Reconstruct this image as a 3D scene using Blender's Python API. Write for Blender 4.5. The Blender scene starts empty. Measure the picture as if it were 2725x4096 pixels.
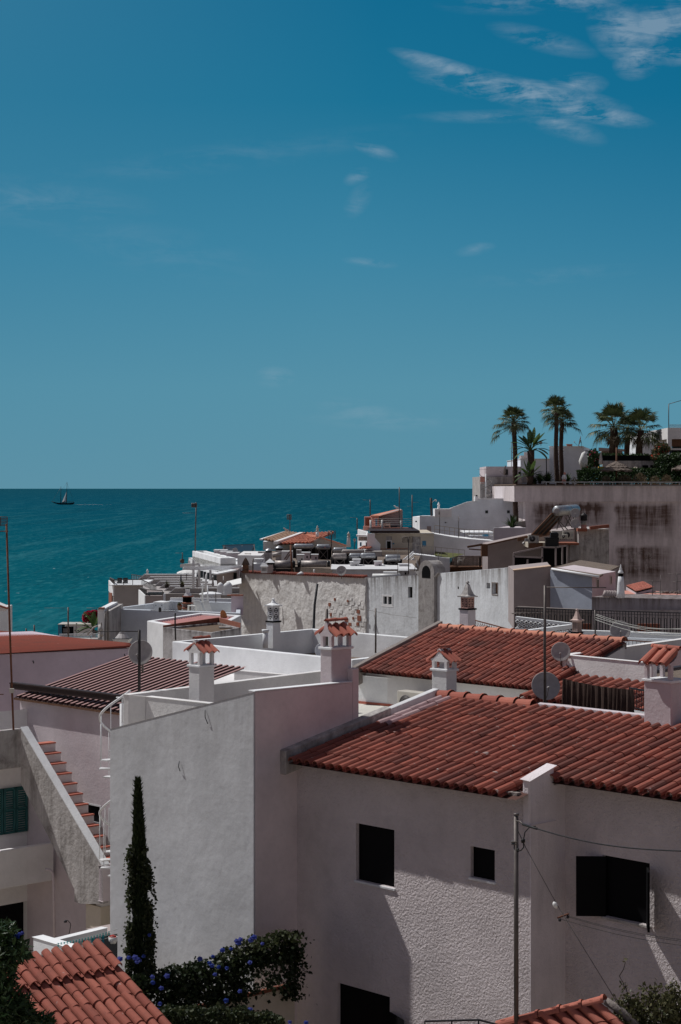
import bpy, math, random
from mathutils import Vector as V, Matrix, noise
random.seed(7)
R = math.radians
SC = bpy.context.scene
COL = SC.collection
# ---- camera model: looks along +Y, sea level is z = 0, eye height EYE ----
FP, CX, HY, EYE = 7500.0, 1362.5, 1953.0, 25.0
PS=1.0     # distance factor of the block being built
def P(p, Y):
    Y=Y*PS
    return V(((p[0]-CX)/FP*Y, Y, EYE-(p[1]-HY)/FP*Y))
def T(p, z): return P(p, -z*FP/(p[1]-HY)/PS)          # point of a level plane z below the eye
def crop(x0, y0, s): return lambda x, y: (x0+x/s, y0+y/s)
cA=crop(0,1900,2.24); cB=crop(700,2000,2.24); cC=crop(1300,1900,1.96); cD=crop(1925,1550,1.96)
cE=crop(1925,2100,1.96); cF=crop(0,2500,2.24); cG=crop(0,3000,2.1505); cH=crop(600,2400,1.7422)
cI=crop(400,3200,1.568); cJ=crop(1200,2700,1.7422); cK=crop(1925,2800,1.96); cL=crop(1825,3200,1.7422)
cM=crop(1760,2140,3.92); cN=crop(2080,1980,3.92); cO=crop(2160,1700,2.775); cQ=crop(1040,2140,2.613)
cR=crop(430,2160,2.570); cS=crop(200,2400,3.136)
def yaw(a): a=R(a); return V((-math.cos(a), math.sin(a), 0)), V((math.sin(a), math.cos(a), 0))
U, W = yaw(46.7)          # U: along the street to the far left, W: up the slope to the far right
EV = -U
UP = V((0,0,1))
def along(C, d, px):      # parameter t where C+d*t stands over pixel column px
    k=(px-CX)/FP
    return (k*C.y-C.x)/(d.x-k*d.y)
def onwall(p, C, d):      # the point of the vertical plane (C, d) seen at p
    q=C+d*along(C,d,p[0]); return P(p,q.y/PS)
def outn(d):              # horizontal normal of direction d that faces the viewer
    n=V((d.y,-d.x,0)).normalized()
    return n if n.y<0 else -n
# ---------------- materials ----------------
def newmat(name):
    m=bpy.data.materials.new(name); m.use_nodes=True; nt=m.node_tree
    b=nt.nodes['Principled BSDF']; return m,nt,b
def nd(nt,t,**kw):
    n=nt.nodes.new(t)
    for k,v in kw.items():
        if k.startswith('i_'):
            key=k[2:]
            key=int(key) if key.isdigit() else key
            n.inputs[key].default_value=v
        else: setattr(n,k,v)
    return n
def mixc(nt,fac,a,b,bt='MIX'):
    n=nt.nodes.new('ShaderNodeMix'); n.data_type='RGBA'; n.blend_type=bt
    for i,s in ((0,fac),(6,a),(7,b)):
        if hasattr(s,'is_output'): nt.links.new(s,n.inputs[i])
        elif i==0: n.inputs[0].default_value=s
        else: n.inputs[i].default_value=(s[0],s[1],s[2],1)
    return n.outputs[2]
def ramp(nt,src,a,b,lo=0.0,hi=1.0):
    n=nt.nodes.new('ShaderNodeMapRange'); n.inputs[1].default_value=a; n.inputs[2].default_value=b
    n.inputs[3].default_value=lo; n.inputs[4].default_value=hi
    nt.links.new(src,n.inputs[0]); return n.outputs[0]
def math2(nt,op,a,b=0.0):
    n=nt.nodes.new('ShaderNodeMath'); n.operation=op
    for i,s in ((0,a),(1,b)):
        if hasattr(s,'is_output'): nt.links.new(s,n.inputs[i])
        else: n.inputs[i].default_value=s
    return n.outputs[0]
def wpos(nt,scale=(1,1,1)):
    g=nt.nodes.new('ShaderNodeNewGeometry'); mp=nt.nodes.new('ShaderNodeMapping')
    mp.inputs['Scale'].default_value=scale
    nt.links.new(g.outputs['Position'],mp.inputs[0]); return mp.outputs[0]
def noisef(nt,vec,scale,detail=4,rough=.55,dist=0.0):
    n=nd(nt,'ShaderNodeTexNoise'); n.inputs['Scale'].default_value=scale
    n.inputs['Detail'].default_value=detail; n.inputs['Roughness'].default_value=rough
    n.inputs['Distortion'].default_value=dist
    nt.links.new(vec,n.inputs['Vector']); return n.outputs['Fac']
def bump(nt,b,h,strength,dist=.02,prev=None):
    n=nt.nodes.new('ShaderNodeBump'); n.inputs['Strength'].default_value=strength
    n.inputs['Distance'].default_value=dist
    nt.links.new(h,n.inputs['Height'])
    if prev: nt.links.new(prev,n.inputs['Normal'])
    nt.links.new(n.outputs[0],b.inputs['Normal']); return n.outputs[0]
def plaster(name,col,bs=14,bstr=.5,bd=.02,dirt=.25,streak=0.0,ztop=None,zh=1.5,dcol=(.10,.085,.075),mold=0.0,big=1.0,rough=.9,patch=0.0):
    """wall render: broad tone drift, fine grain, rain streaks that start at height ztop"""
    m,nt,b=newmat(name); p=wpos(nt)
    c=mixc(nt,ramp(nt,noisef(nt,p,.9*big,5,.6),.35,.7),col,[x*.82 for x in col])
    c=mixc(nt,ramp(nt,noisef(nt,p,9*big,4,.6),.45,.75,0,dirt),c,[x*.62 for x in col])
    if streak>0:
        sp=wpos(nt,(2.6,2.6,.26)); s=ramp(nt,noisef(nt,sp,1.6*big,5,.65),.42,.68)
        if ztop is not None:
            sx=nt.nodes.new('ShaderNodeSeparateXYZ'); g=nt.nodes.new('ShaderNodeNewGeometry')
            nt.links.new(g.outputs['Position'],sx.inputs[0])
            f=ramp(nt,sx.outputs[2],ztop-zh,ztop); f=math2(nt,'POWER',f,1.6)
            s2=math2(nt,'ADD',math2(nt,'MULTIPLY',s,f),math2(nt,'MULTIPLY',math2(nt,'POWER',f,4.0),.35))
            s=math2(nt,'ADD',s2,math2(nt,'MULTIPLY',s,.08))
        s=math2(nt,'MULTIPLY',s,streak)
        n=nt.nodes.new('ShaderNodeClamp'); nt.links.new(s,n.inputs[0])
        c=mixc(nt,n.outputs[0],c,dcol)
    if mold>0:
        mm=ramp(nt,noisef(nt,p,1.7*big,6,.7,.4),.5,.72,0,mold)
        c=mixc(nt,mm,c,dcol)
    if patch>0:
        vo=nd(nt,'ShaderNodeTexVoronoi'); vo.inputs['Scale'].default_value=.55; nt.links.new(p,vo.inputs['Vector'])
        c=mixc(nt,ramp(nt,noisef(nt,p,2.6,6,.65),.60,.64,0,patch),c,(.30,.12,.08))
    nt.links.new(c,b.inputs['Base Color']); b.inputs['Roughness'].default_value=rough
    b.inputs['Specular IOR Level'].default_value=.15
    h1=noisef(nt,p,bs,5,.6)
    pr=bump(nt,b,h1,bstr,bd)
    bump(nt,b,noisef(nt,p,1.3,3,.5),.35,.06,pr)
    return m
def flat(name,col,rough=.6,metal=0.0,spec=.3,var=.25,bs=0,vs=6.0):
    m,nt,b=newmat(name); p=wpos(nt)
    if var>0:
        c=mixc(nt,ramp(nt,noisef(nt,p,vs,5,.6),.35,.75),col,[x*(1-var) for x in col])
        nt.links.new(c,b.inputs['Base Color'])
    else: b.inputs['Base Color'].default_value=(*col,1)
    b.inputs['Roughness'].default_value=rough; b.inputs['Metallic'].default_value=metal
    b.inputs['Specular IOR Level'].default_value=spec
    if bs: bump(nt,b,noisef(nt,p,bs,4),.4,.01)
    return m
def tintmat(name,c1,c2,rough=.85,speck=(.5,.45,.42),sp=.6,grime=(.09,.06,.05),gr=.5,sc=1.0,spec=.2):
    """colour that follows the per-face attribute 'tint' (one value per tile / leaf)"""
    m,nt,b=newmat(name); p=wpos(nt)
    a=nd(nt,'ShaderNodeAttribute'); a.attribute_name='tint'
    c=mixc(nt,a.outputs['Fac'],c1,c2)
    if gr>0: c=mixc(nt,ramp(nt,noisef(nt,p,1.1*sc,6,.7),.5,.75,0,gr),c,grime)
    if gr>0: c=mixc(nt,ramp(nt,noisef(nt,p,14*sc,4,.7),.5,.8,0,gr),c,grime)
    if sp>0: c=mixc(nt,ramp(nt,noisef(nt,p,8*sc,4,.65),.665,.70,0,sp),c,speck)
    nt.links.new(c,b.inputs['Base Color']); b.inputs['Roughness'].default_value=rough
    b.inputs['Specular IOR Level'].default_value=spec
    if gr>0: bump(nt,b,noisef(nt,p,40*sc,4),.4,.005)
    return m
def leafmat(name,c1,c2,trans=.25):
    m,nt,b=newmat(name); a=nd(nt,'ShaderNodeAttribute'); a.attribute_name='tint'
    c=mixc(nt,a.outputs['Fac'],c1,c2); nt.links.new(c,b.inputs['Base Color'])
    b.inputs['Roughness'].default_value=.5; b.inputs['Specular IOR Level'].default_value=.25
    t=nt.nodes.new('ShaderNodeBsdfTranslucent'); nt.links.new(c,t.inputs[0])
    ms=nt.nodes.new('ShaderNodeMixShader'); ms.inputs[0].default_value=trans
    nt.links.new(b.outputs[0],ms.inputs[1]); nt.links.new(t.outputs[0],ms.inputs[2])
    nt.links.new(ms.outputs[0],nt.nodes['Material Output'].inputs[0]); return m
M={}
M['white']=plaster('white_plaster',(.80,.78,.77),bs=22,bstr=.35,dirt=.18)
M['white_cool']=plaster('cool_limewash',(.80,.86,.92),bs=26,bstr=.3,dirt=.12)
M['white_bright']=plaster('white_limewash',(.86,.87,.88),bs=26,bstr=.3,dirt=.12)
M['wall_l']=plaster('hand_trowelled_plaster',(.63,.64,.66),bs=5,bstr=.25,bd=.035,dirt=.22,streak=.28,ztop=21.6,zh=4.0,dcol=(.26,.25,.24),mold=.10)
M['return']=plaster('bounce_lit_render',(.82,.75,.76),bs=28,bstr=.5,bd=.03,dirt=.15,streak=.15)  # a little lighter than the stucco: bounced light put into the colour
M['stucco']=plaster('rough_stucco',(.78,.70,.70),bs=24,bstr=1.0,bd=.06,dirt=.15,mold=.12)
M['pinkwhite']=plaster('pinkish_plaster',(.66,.58,.60),bs=22,bstr=.3,dirt=.2)
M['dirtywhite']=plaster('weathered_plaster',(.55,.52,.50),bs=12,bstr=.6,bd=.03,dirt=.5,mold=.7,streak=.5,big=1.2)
M['purple']=plaster('mauve_plaster',(.62,.52,.58),bs=25,bstr=.25,dirt=.15)
M['blueshade']=plaster('bluish_limewash',(.66,.70,.76),bs=14,bstr=.6,dirt=.15)
M['cream']=plaster('cream_plaster',(.62,.55,.45),bs=20,bstr=.25,dirt=.15)
M['taupe']=plaster('taupe_plaster',(.40,.34,.33),bs=20,bstr=.25,dirt=.15)
M['salmon']=plaster('salmon_plaster',(.62,.30,.24),bs=20,bstr=.25,dirt=.25)
M['mortar']=plaster('grey_mortar',(.30,.26,.24),bs=18,bstr=.8,bd=.03,dirt=.6,mold=.5)
M['coping']=plaster('lime_coping',(.72,.72,.73),bs=20,bstr=.5,dirt=.35,mold=.25)
M['tile']=tintmat('terracotta_tiles',(.33,.100,.070),(.15,.052,.042),gr=.5,sp=.7)
M['tile_new']=tintmat('orange_terracotta_tiles',(.46,.155,.11),(.31,.095,.07),gr=.35,sp=.5)
M['tile_far']=tintmat('pale_terracotta_tiles',(.62,.27,.18),(.50,.20,.14),gr=.2,sp=0,sc=.5)
M['tile_sand']=tintmat('sandy_roof_tiles',(.62,.45,.33),(.52,.37,.27),gr=.15,sp=0,sc=.5)
M['tile_paint']=tintmat('lime_splashed_tiles',(.50,.36,.36),(.38,.25,.26),gr=.4,sp=.5)
M['under']=flat('roof_underlay',(.10,.045,.035),.9)
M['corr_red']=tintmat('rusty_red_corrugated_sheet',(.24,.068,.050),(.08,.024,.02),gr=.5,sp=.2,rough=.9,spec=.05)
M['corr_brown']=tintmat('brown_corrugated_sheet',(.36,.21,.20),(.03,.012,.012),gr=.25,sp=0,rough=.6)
M['corr_pink']=flat('faded_red_corrugated_sheet',(.42,.17,.16),.7,var=.3,vs=3)
M['gravel']=plaster('gravel_roof',(.24,.19,.155),bs=30,bstr=1.0,bd=.04,dirt=.9,mold=.4)
M['floor']=plaster('pale_terrace_floor',(.66,.64,.58),bs=20,bstr=.2,dirt=.25)
M['redfloor']=flat('red_floor_tiles',(.52,.16,.11),.7,var=.3)
M['iron']=flat('dark_iron',(.035,.035,.04),.6,.3)
M['mast']=flat('weathered_mast_metal',(.16,.14,.13),.55,.5,var=.4)
M['mast_dark']=flat('dark_mast_metal',(.05,.045,.045),.6,.4,var=.4)
M['rust']=flat('rusty_metal',(.20,.085,.05),.85,.2,var=.5,vs=15)
M['dish']=flat('dish_enamel',(.44,.41,.40),.55,var=.25,vs=10)
M['dish_rust']=flat('orange_dish_enamel',(.55,.22,.06),.6,var=.3,vs=9)
M['whitepaint']=flat('white_paint',(.75,.75,.76),.5,var=.15)
M['creampaint']=flat('cream_enamel',(.55,.52,.46),.5,var=.15)
M['black']=flat('deep_dark_interior',(.004,.004,.005),.7,var=0,spec=.1)
M['darkwood']=flat('dark_brown_steel',(.035,.018,.016),.6,var=.4)
M['wood']=flat('brown_wood',(.17,.085,.05),.8,var=.45,vs=12)
M['glass']=flat('dark_window_glass',(.02,.03,.035),.12,var=0,spec=.6)
M['bluepane']=flat('blue_panel',(.05,.22,.36),.4,var=.2)
M['steel']=flat('galvanised_tank_steel',(.50,.52,.54),.42,.75,var=.45,vs=9)
M['steel_rust']=flat('stained_tank_steel',(.42,.38,.36),.55,.5,var=.55,vs=12)
M['tube_black']=flat('black_collector',(.012,.012,.014),.35,var=.3)
M['teal']=flat('teal_shutter_paint',(.03,.12,.12),.6,var=.35)
M['cloth_brown']=flat('brown_cloth',(.075,.045,.035),.95,var=.4,vs=8,bs=60)
M['canvas']=flat('white_canvas',(.78,.78,.76),.9,var=.1)
M['canvas_grey']=flat('grey_canvas',(.32,.29,.29),.9,var=.3)
M['canvas_dark']=flat('dark_canvas',(.05,.05,.07),.9,var=.3)
M['plastic']=flat('white_plastic',(.78,.78,.76),.4,var=.05)
M['plastic_grey']=flat('greyish_plastic',(.40,.38,.37),.5,var=.2)
M['green_cloth']=flat('dark_green_cloth',(.02,.12,.08),.9,var=.3)
M['brick']=flat('brick_red',(.30,.11,.07),.9,var=.4,vs=10)
M['soil']=flat('dry_soil',(.16,.11,.075),.95,var=.4)
M['thatch']=flat('grey_thatch',(.20,.16,.135),.95,var=.6,vs=9,bs=20)
M['bark']=flat('palm_bark',(.085,.055,.042),.95,var=.6,vs=9,bs=12)
M['bark_dark']=flat('dark_bark',(.04,.03,.025),.95,var=.5,vs=9,bs=12)
M['leaf_vine']=leafmat('vine_leaves',(.016,.028,.010),(.075,.085,.038))
M['leaf_cypress']=leafmat('cypress_needles',(.018,.032,.012),(.055,.075,.028),.1)
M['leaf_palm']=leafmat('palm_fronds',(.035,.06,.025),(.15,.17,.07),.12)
M['leaf_dry']=leafmat('dry_fronds',(.12,.09,.055),(.22,.17,.10),.1)
M['leaf_hedge']=leafmat('hedge_leaves',(.018,.042,.012),(.05,.085,.025),.15)
M['leaf_banana']=leafmat('banana_leaves',(.06,.11,.03),(.13,.19,.06),.3)
M['leaf_bush']=leafmat('bush_leaves',(.05,.06,.025),(.13,.12,.055),.2)
M['flower_blue']=leafmat('blue_flowers',(.03,.08,.38),(.14,.16,.50),.3)
M['flower_pink']=leafmat('magenta_flowers',(.45,.02,.07),(.65,.05,.13),.4)
M['flower_red']=leafmat('red_flowers',(.55,.03,.02),(.6,.08,.04),.4)
M['rope']=flat('pale_cord',(.45,.45,.42),.8,var=0)
M['cable']=flat('black_cable',(.012,.012,.012),.6,var=0)
# ---------------- mesh builder ----------------
class MB:
    def __init__(s): s.v=[]; s.f=[]; s.t=[]; s.sm=[]
    def add(s,vs,fs,t=0.0,smooth=False):
        o=len(s.v); s.v+=[V(x) for x in vs]
        for f in fs: s.f.append([i+o for i in f]); s.t.append(t); s.sm.append(smooth)
        return s
    def poly(s,*pts,t=0.0): return s.add(pts,[list(range(len(pts)))],t)
    def prism(s,top,zb,t=0.0):
        n=len(top); vs=list(top)+[V((p.x,p.y,zb)) if not isinstance(zb,list) else V((p.x,p.y,zb[i])) for i,p in enumerate(top)]
        fs=[list(range(n)),list(range(2*n-1,n-1,-1))]+[[i,(i+1)%n,(i+1)%n+n,i+n] for i in range(n)]
        return s.add(vs,fs,t)
    def obox(s,o,a,b,c,t=0.0):
        vs=[o,o+a,o+a+b,o+b,o+c,o+a+c,o+a+b+c,o+b+c]
        return s.add(vs,[[0,3,2,1],[4,5,6,7],[0,1,5,4],[1,2,6,5],[2,3,7,6],[3,0,4,7]],t)
    def box(s,c,sx,sy,sz,rz=0.0,t=0.0):
        ca,sa=math.cos(rz),math.sin(rz); a=V((ca,sa,0))*sx; b=V((-sa,ca,0))*sy
        return s.obox(V(c)-a/2-b/2,a,b,V((0,0,sz)),t)       # c = centre of the base
    def bar(s,p,q,w,h=None,up=UP,t=0.0):
        h=h or w; d=q-p
        if d.length<1e-6: return s
        a=d.cross(up)
        if a.length<1e-6: a=d.cross(V((1,0,0)))
        a=a.normalized(); b=a.cross(d).normalized()
        return s.obox(p-a*w/2-b*h/2,d,a*w,b*h,t)
    def tube(s,path,r,n=6,t=0.0,cap=True,smooth=True):
        path=[V(p) for p in path]; rs=r if isinstance(r,(list,tuple)) else [r]*len(path)
        vs=[];fs=[];pa=None
        for i,p in enumerate(path):
            d=(path[min(i+1,len(path)-1)]-path[max(i-1,0)]).normalized()
            a=pa-d*pa.dot(d) if pa else d.cross(UP)
            if a.length<1e-4: a=d.cross(V((1,0,0)))
            a=a.normalized(); pa=a; b=d.cross(a)
            for k in range(n):
                an=2*math.pi*k/n; vs.append(p+(a*math.cos(an)+b*math.sin(an))*rs[i])
        for i in range(len(path)-1):
            for k in range(n):
                fs.append([i*n+k,i*n+(k+1)%n,(i+1)*n+(k+1)%n,(i+1)*n+k])
        if cap: fs+= [list(range(n-1,-1,-1)),list(range(len(vs)-n,len(vs)))]
        return s.add(vs,fs,t,smooth)
    def lathe(s,c,prof,n=16,ax=UP,t=0.0,smooth=True,rot=0.0):
        c=V(c); ax=V(ax).normalized(); a=ax.cross(V((0,1,0)))
        if a.length<1e-3: a=V((1,0,0))
        a=a.normalized(); b=ax.cross(a); vs=[];fs=[]
        for r,z in prof:
            for k in range(n):
                an=2*math.pi*k/n+rot; vs.append(c+ax*z+(a*math.cos(an)+b*math.sin(an))*max(r,1e-4))
        for i in range(len(prof)-1):
            for k in range(n): fs.append([i*n+k,i*n+(k+1)%n,(i+1)*n+(k+1)%n,(i+1)*n+k])
        fs+=[list(range(n-1,-1,-1)),list(range(len(vs)-n,len(vs)))]
        return s.add(vs,fs,t,smooth)
    def leaf(s,c,size,t,asp=.6,d=None):
        if d is None: d=V((random.gauss(0,1),random.gauss(0,1),random.gauss(0,1))).normalized()
        a=d.cross(V((random.gauss(0,1),random.gauss(0,1),random.gauss(0,1)))).normalized()
        return s.add([c,c+d*size*.5+a*size*asp*.5,c+d*size,c+d*size*.5-a*size*asp*.5],[[0,1,2,3]],t)
    def build(s,name,mat,parent=None,bevel=0.0,mats=None):
        org=V((0,0,0)); o=parent
        me=bpy.data.meshes.new(name)
        if parent is None:
            xs=[p.x for p in s.v]; ys=[p.y for p in s.v]; zs=[p.z for p in s.v]
            org=V(((min(xs)+max(xs))/2,(min(ys)+max(ys))/2,min(zs)))
        else:
            while o is not None: org+=o.location; o=o.parent
        me.from_pydata([tuple(p-org) for p in s.v],[],s.f)
        at=me.attributes.new('tint','FLOAT','FACE'); at.data.foreach_set('value',s.t)
        me.polygons.foreach_set('use_smooth',s.sm)
        me.materials.append(mat if not isinstance(mat,str) else M[mat])
        me.validate(); me.update()
        ob=bpy.data.objects.new(name,me); COL.objects.link(ob)
        if parent is None: ob.location=org
        else: ob.parent=parent
        if bevel:
            b=ob.modifiers.new('bevel','BEVEL'); b.width=bevel; b.segments=2; b.limit_method='ANGLE'; b.angle_limit=R(50)
        return ob
def tag(o,label=None,cat=None,group=None,kind=None):
    if label: o['label']=label
    if cat: o['category']=cat
    if group: o['group']=group
    if kind: o['kind']=kind
    return o
def thing(name,label,cat,loc=(0,0,0),group=None):
    o=bpy.data.objects.new(name,None); COL.objects.link(o); o.location=V(loc); o.empty_display_size=.2
    return tag(o,label,cat,group)
def lab(o,l): o['label']=l; return o
def dup(root,loc,rz=None,label=None,scale=None):
    r=root.copy(); COL.objects.link(r); r.location=V(loc)
    if rz is not None: r.rotation_euler=(0,0,rz)
    if scale: r.scale=(scale,)*3
    if label: r['label']=label
    for ch in [o for o in bpy.data.objects if o.parent==root]:
        c=ch.copy(); COL.objects.link(c); c.parent=r
        for g in [o for o in bpy.data.objects if o.parent==ch]:
            d=g.copy(); COL.objects.link(d); d.parent=c
    return r
# ---------------- building helpers ----------------
def corners(C,uL,uR,pxL=None,pxR=None,dL=None,dR=None):
    """level roof outline from a near corner C: left corner, C, right corner, back corner"""
    l=along(C,uL,pxL) if pxL is not None else dL
    r=along(C,uR,pxR) if pxR is not None else dR
    L=C+uL*l; Rr=C+uR*r
    return [L,C,Rr,L+Rr-C]
def ring(mb,pts,zb,ph=.4,th=.18):
    """house walls with a parapet round a sunken flat roof; returns the inner outline at deck height"""
    n=len(pts); inn=[]
    for i in range(n):
        p=pts[i]; a=(pts[(i+1)%n]-p); b=(pts[i-1]-p); a.z=b.z=0; a.normalize(); b.normalize()
        s=max(.3,abs(a.cross(b).z)); inn.append(p+(a+b)*th/s)
    vs=list(pts)+inn+[V((p.x,p.y,p.z-ph)) for p in inn]+[V((p.x,p.y,zb)) for p in pts]
    fs=[]
    for i in range(n):
        j=(i+1)%n
        fs+=[[i,j,n+j,n+i],[n+i,n+j,2*n+j,2*n+i],[i,3*n+i,3*n+j,j]]
    mb.add(vs,fs); return [V((p.x,p.y,p.z-ph)) for p in inn]
def wallband(mb,a,b,th,h,out=None):
    """free-standing wall from a to b (top points), thickness th away from the viewer, height h"""
    d=(b-a); d.z=0; n=-outn(d)*th
    mb.prism([a,b,b+n,a+n],[a.z-h,b.z-h,b.z-h,a.z-h])
def holewall(mb,C,d,n,s1,zb,zt0,zt1,holes,rev=.18,s0=0.0):
    """wall face from s0 to s1 along d with real openings (sa,sb,za,zb) and their reveals"""
    ss=sorted(set([s0,s1]+[h[0] for h in holes]+[h[1] for h in holes])); zs=sorted(set([h[2] for h in holes]+[h[3] for h in holes]))
    def ztop(s): return zt0+(zt1-zt0)*(s-s0)/(s1-s0)
    g=lambda s,z: V((C.x+d.x*s,C.y+d.y*s,z))
    zrow=[zb]+zs
    for i in range(len(ss)-1):
        a,b=ss[i],ss[i+1]
        for j in range(len(zrow)):
            lo=zrow[j]; top=j==len(zrow)-1
            hi=None if top else zrow[j+1]
            mid=((a+b)/2,(lo+(hi if hi is not None else lo+.01))/2)
            if any(h[0]<mid[0]<h[1] and h[2]<mid[1]<h[3] for h in holes) and not top: continue
            mb.poly(g(a,lo),g(b,lo),g(b,hi if hi is not None else ztop(b)),g(a,hi if hi is not None else ztop(a)))
    for (sa,sb,za,zc) in holes:
        q=[g(sa,za),g(sb,za),g(sb,zc),g(sa,zc)]; r=[p-n*rev for p in q]
        for i in range(4): mb.poly(q[i],q[(i+1)%4],r[(i+1)%4],r[i])
def window(par,C,d,pa,pb,fm='whitepaint',pm='glass',fw=.05,mull=True,sill=None,name='window',proud=.03,sash=0):
    """window seen between pixels pa (top left) and pb (bottom right) on the wall plane (C,d)"""
    n=outn(d); a=onwall(pa,C,d); b=onwall(pb,C,d); dd=V((b.x-a.x,b.y-a.y,0)); w=dd.length; dd.normalize()
    z1=a.z; z0=b.z; o=V((a.x,a.y,z0))-n*.05; h=z1-z0
    f=MB()
    for x,z,ww,hh in ((0,0,w,fw),(0,h-fw,w,fw),(0,fw,fw,h-2*fw),(w-fw,fw,fw,h-2*fw)):
        f.obox(o+dd*x+UP*z,dd*ww,n*(.05+proud),UP*hh)
    if mull: f.obox(o+dd*(w/2-fw/2)+UP*fw,dd*fw,n*(.045+proud),UP*(h-2*fw))
    fr=f.build(name,fm,par)
    MB().obox(o+dd*fw+UP*fw,dd*(w-2*fw),n*.058,UP*(h-2*fw)).build('pane',pm,fr)
    if sill: MB().obox(o-dd*.06-UP*.06,dd*(w+.12),n*.14,UP*.058).build('sill',sill,fr)
    return fr
def opening(par,C,d,pa,pb,name='window',mat='black',pr=.006):
    n=outn(d); a=onwall(pa,C,d); b=onwall(pb,C,d); dd=V((b.x-a.x,b.y-a.y,0))
    return MB().obox(V((a.x,a.y,b.z))-n*.05,dd,n*(.05+pr),UP*(a.z-b.z)).build(name,mat,par)
def tiles(mb,O,e,v,ncol,nrow,pitch=.23,row=.35,r=.085,seg=6,skip=None,pan=True,jit=1.0,mb2=None,pcols=(),lift=None):
    """barrel tile roof: O eave corner, e along the eave, v up the slope (3-D unit)"""
    nrm=e.cross(v); nrm=nrm if nrm.z>0 else -nrm
    for i in range(ncol):
        for j in range(nrow):
            if skip and skip(i,j): continue
            tgt=mb2 if (mb2 is not None and i in pcols) else mb
            t=min(1,max(0,random.gauss(.4,.28)))
            ox=random.gauss(0,.005)*jit; ang=random.gauss(0,.02)*jit; oz=random.gauss(0,.003)*jit
            vd=(v+e*ang).normalized()
            s0=row*j+random.gauss(0,.006)*jit; ln=row+.07
            base=O+e*((i+.5)*pitch+ox)+v*s0+nrm*(.045+oz+(lift(j) if lift else 0))
            vs=[];fs=[]
            for (ss,rr,up) in ((0,r,.009),(ln,r*.93,.0)):
                for k in range(seg+1):
                    an=math.pi*k/seg; vs.append(base+vd*ss+e*(-math.cos(an)*rr)+nrm*(math.sin(an)*rr*1.08+up))
            for k in range(seg): fs.append([k,k+1,seg+2+k,seg+1+k])
            # thickness lip at the lower end
            for k in range(seg+1):
                an=math.pi*k/seg; vs.append(base+e*(-math.cos(an)*r*.82)+nrm*(math.sin(an)*r*.86+.010))
            m=2*(seg+1)
            for k in range(seg): fs.append([k,m+k,m+k+1,k+1])
            tgt.add(vs,fs,t,False)
            if pan:
                t2=min(1,t+.25); vs=[];fs=[]
                b2=O+e*((i+1)*pitch)+v*s0+nrm*((lift(j) if lift else 0)-.004)
                for (ss,up) in ((0,.018),(ln,0)):
                    for k in range(4):
                        x=(-.5+k/3)*pitch*.62; vs.append(b2+v*ss+e*x+nrm*(up+.03*abs(x/(pitch*.31))**2))
                for k in range(3): fs.append([k,k+1,5+k,4+k])
                tgt.add(vs,fs,t2)
def smoothall(ob):
    ob.data.polygons.foreach_set('use_smooth',[True]*len(ob.data.polygons)); return ob
def ridge(mb,A,B,r=.11,ln=.42):
    d=B-A; L=d.length; d.normalize(); side=d.cross(UP).normalized(); up=side.cross(d); n=int(L/ln)+1; st=L/n
    for i in range(n):
        b=A+d*(st*i); t=random.random(); vs=[];fs=[]; seg=8
        for (ss,rr) in ((0,r*.88),(st*.86,r),(st*.88,r*1.16),(st,r*1.16)):
            for k in range(seg+1):
                an=math.pi*k/seg; vs.append(b+d*ss+side*(math.cos(an)*rr)+up*(math.sin(an)*rr))
        for q in range(3):
            for k in range(seg): fs.append([q*9+k,q*9+k+1,q*9+10+k,q*9+9+k])
        mb.add(vs,fs,t,False)
def corrugated(mb,O,e,v,ne,L,pitch=.2,h=.05,w=.45):
    """trapezoid ribbed sheet, ribs run along v"""
    nrm=e.cross(v).normalized(); nrm=nrm if nrm.z>0 else -nrm
    pr=[]; 
    for i in range(ne):
        x=i*pitch; pr+= [(x,0),(x+pitch*(1-w)*.9,0),(x+pitch*(1-w),h),(x+pitch*.97,h)]
    vs=[O+e*x+nrm*z for x,z in pr]+[O+e*x+nrm*z+v*L for x,z in pr]; n=len(pr)
    for i in range(n-1): mb.add([vs[i],vs[i+1],vs[n+i+1],vs[n+i]],[[0,1,2,3]],(.95,.6,0.0,.9)[i%4])  # troughs and flanks tinted dark: shade between the ribs put into the colour
# ---------------- small things ----------------
def dish(label,pc,Y,rpx,az,el,mat='dish',pole=None,group='satellite dishes on the roofs'):
    """az/el: where the dish looks; offset dish with arm, feed horn and back bracket"""
    c=P(pc,Y); r=rpx/FP*Y
    f=V((math.sin(R(az))*math.cos(R(el)),math.cos(R(az))*math.cos(R(el)),math.sin(R(el))))
    base=c-UP*(r+.15)
    t=thing('satellite_dish',label,'satellite dish',base,group)
    MB().lathe(c-f*(.16*r),[(0.01,-.012),(.55*r,.045*r-.012),(r,.16*r-.012),(r*1.02,.17*r),(r*.98,.17*r),(.5*r,.04*r),(.01,0)],28,f).build('reflector',mat,t)
    side=f.cross(UP).normalized()
    fp=c+f*(r*1.15)-UP*r*.35
    MB().tube([c-UP*r*.95-f*.02,c-UP*r*.8+f*r*.6,fp],r*.025,6).build('feed_arm','mast',t)
    MB().lathe(fp-f*r*.05,[(r*.04,0),(r*.09,-r*.06),(r*.09,-r*.22),(.02,-r*.24)],10,f).build('feed_horn','dish',t)
    b=MB(); b.obox(c-f*(.16*r+.09)-side*r*.1-UP*r*.3,side*r*.2,f*.07,UP*r*.5); b.tube([c-f*(.16*r+.09)-UP*r*.1,c-f*(.16*r+.13)-UP*(r+.12)],.022,6)
    b.build('bracket','mast',t); return t
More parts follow.
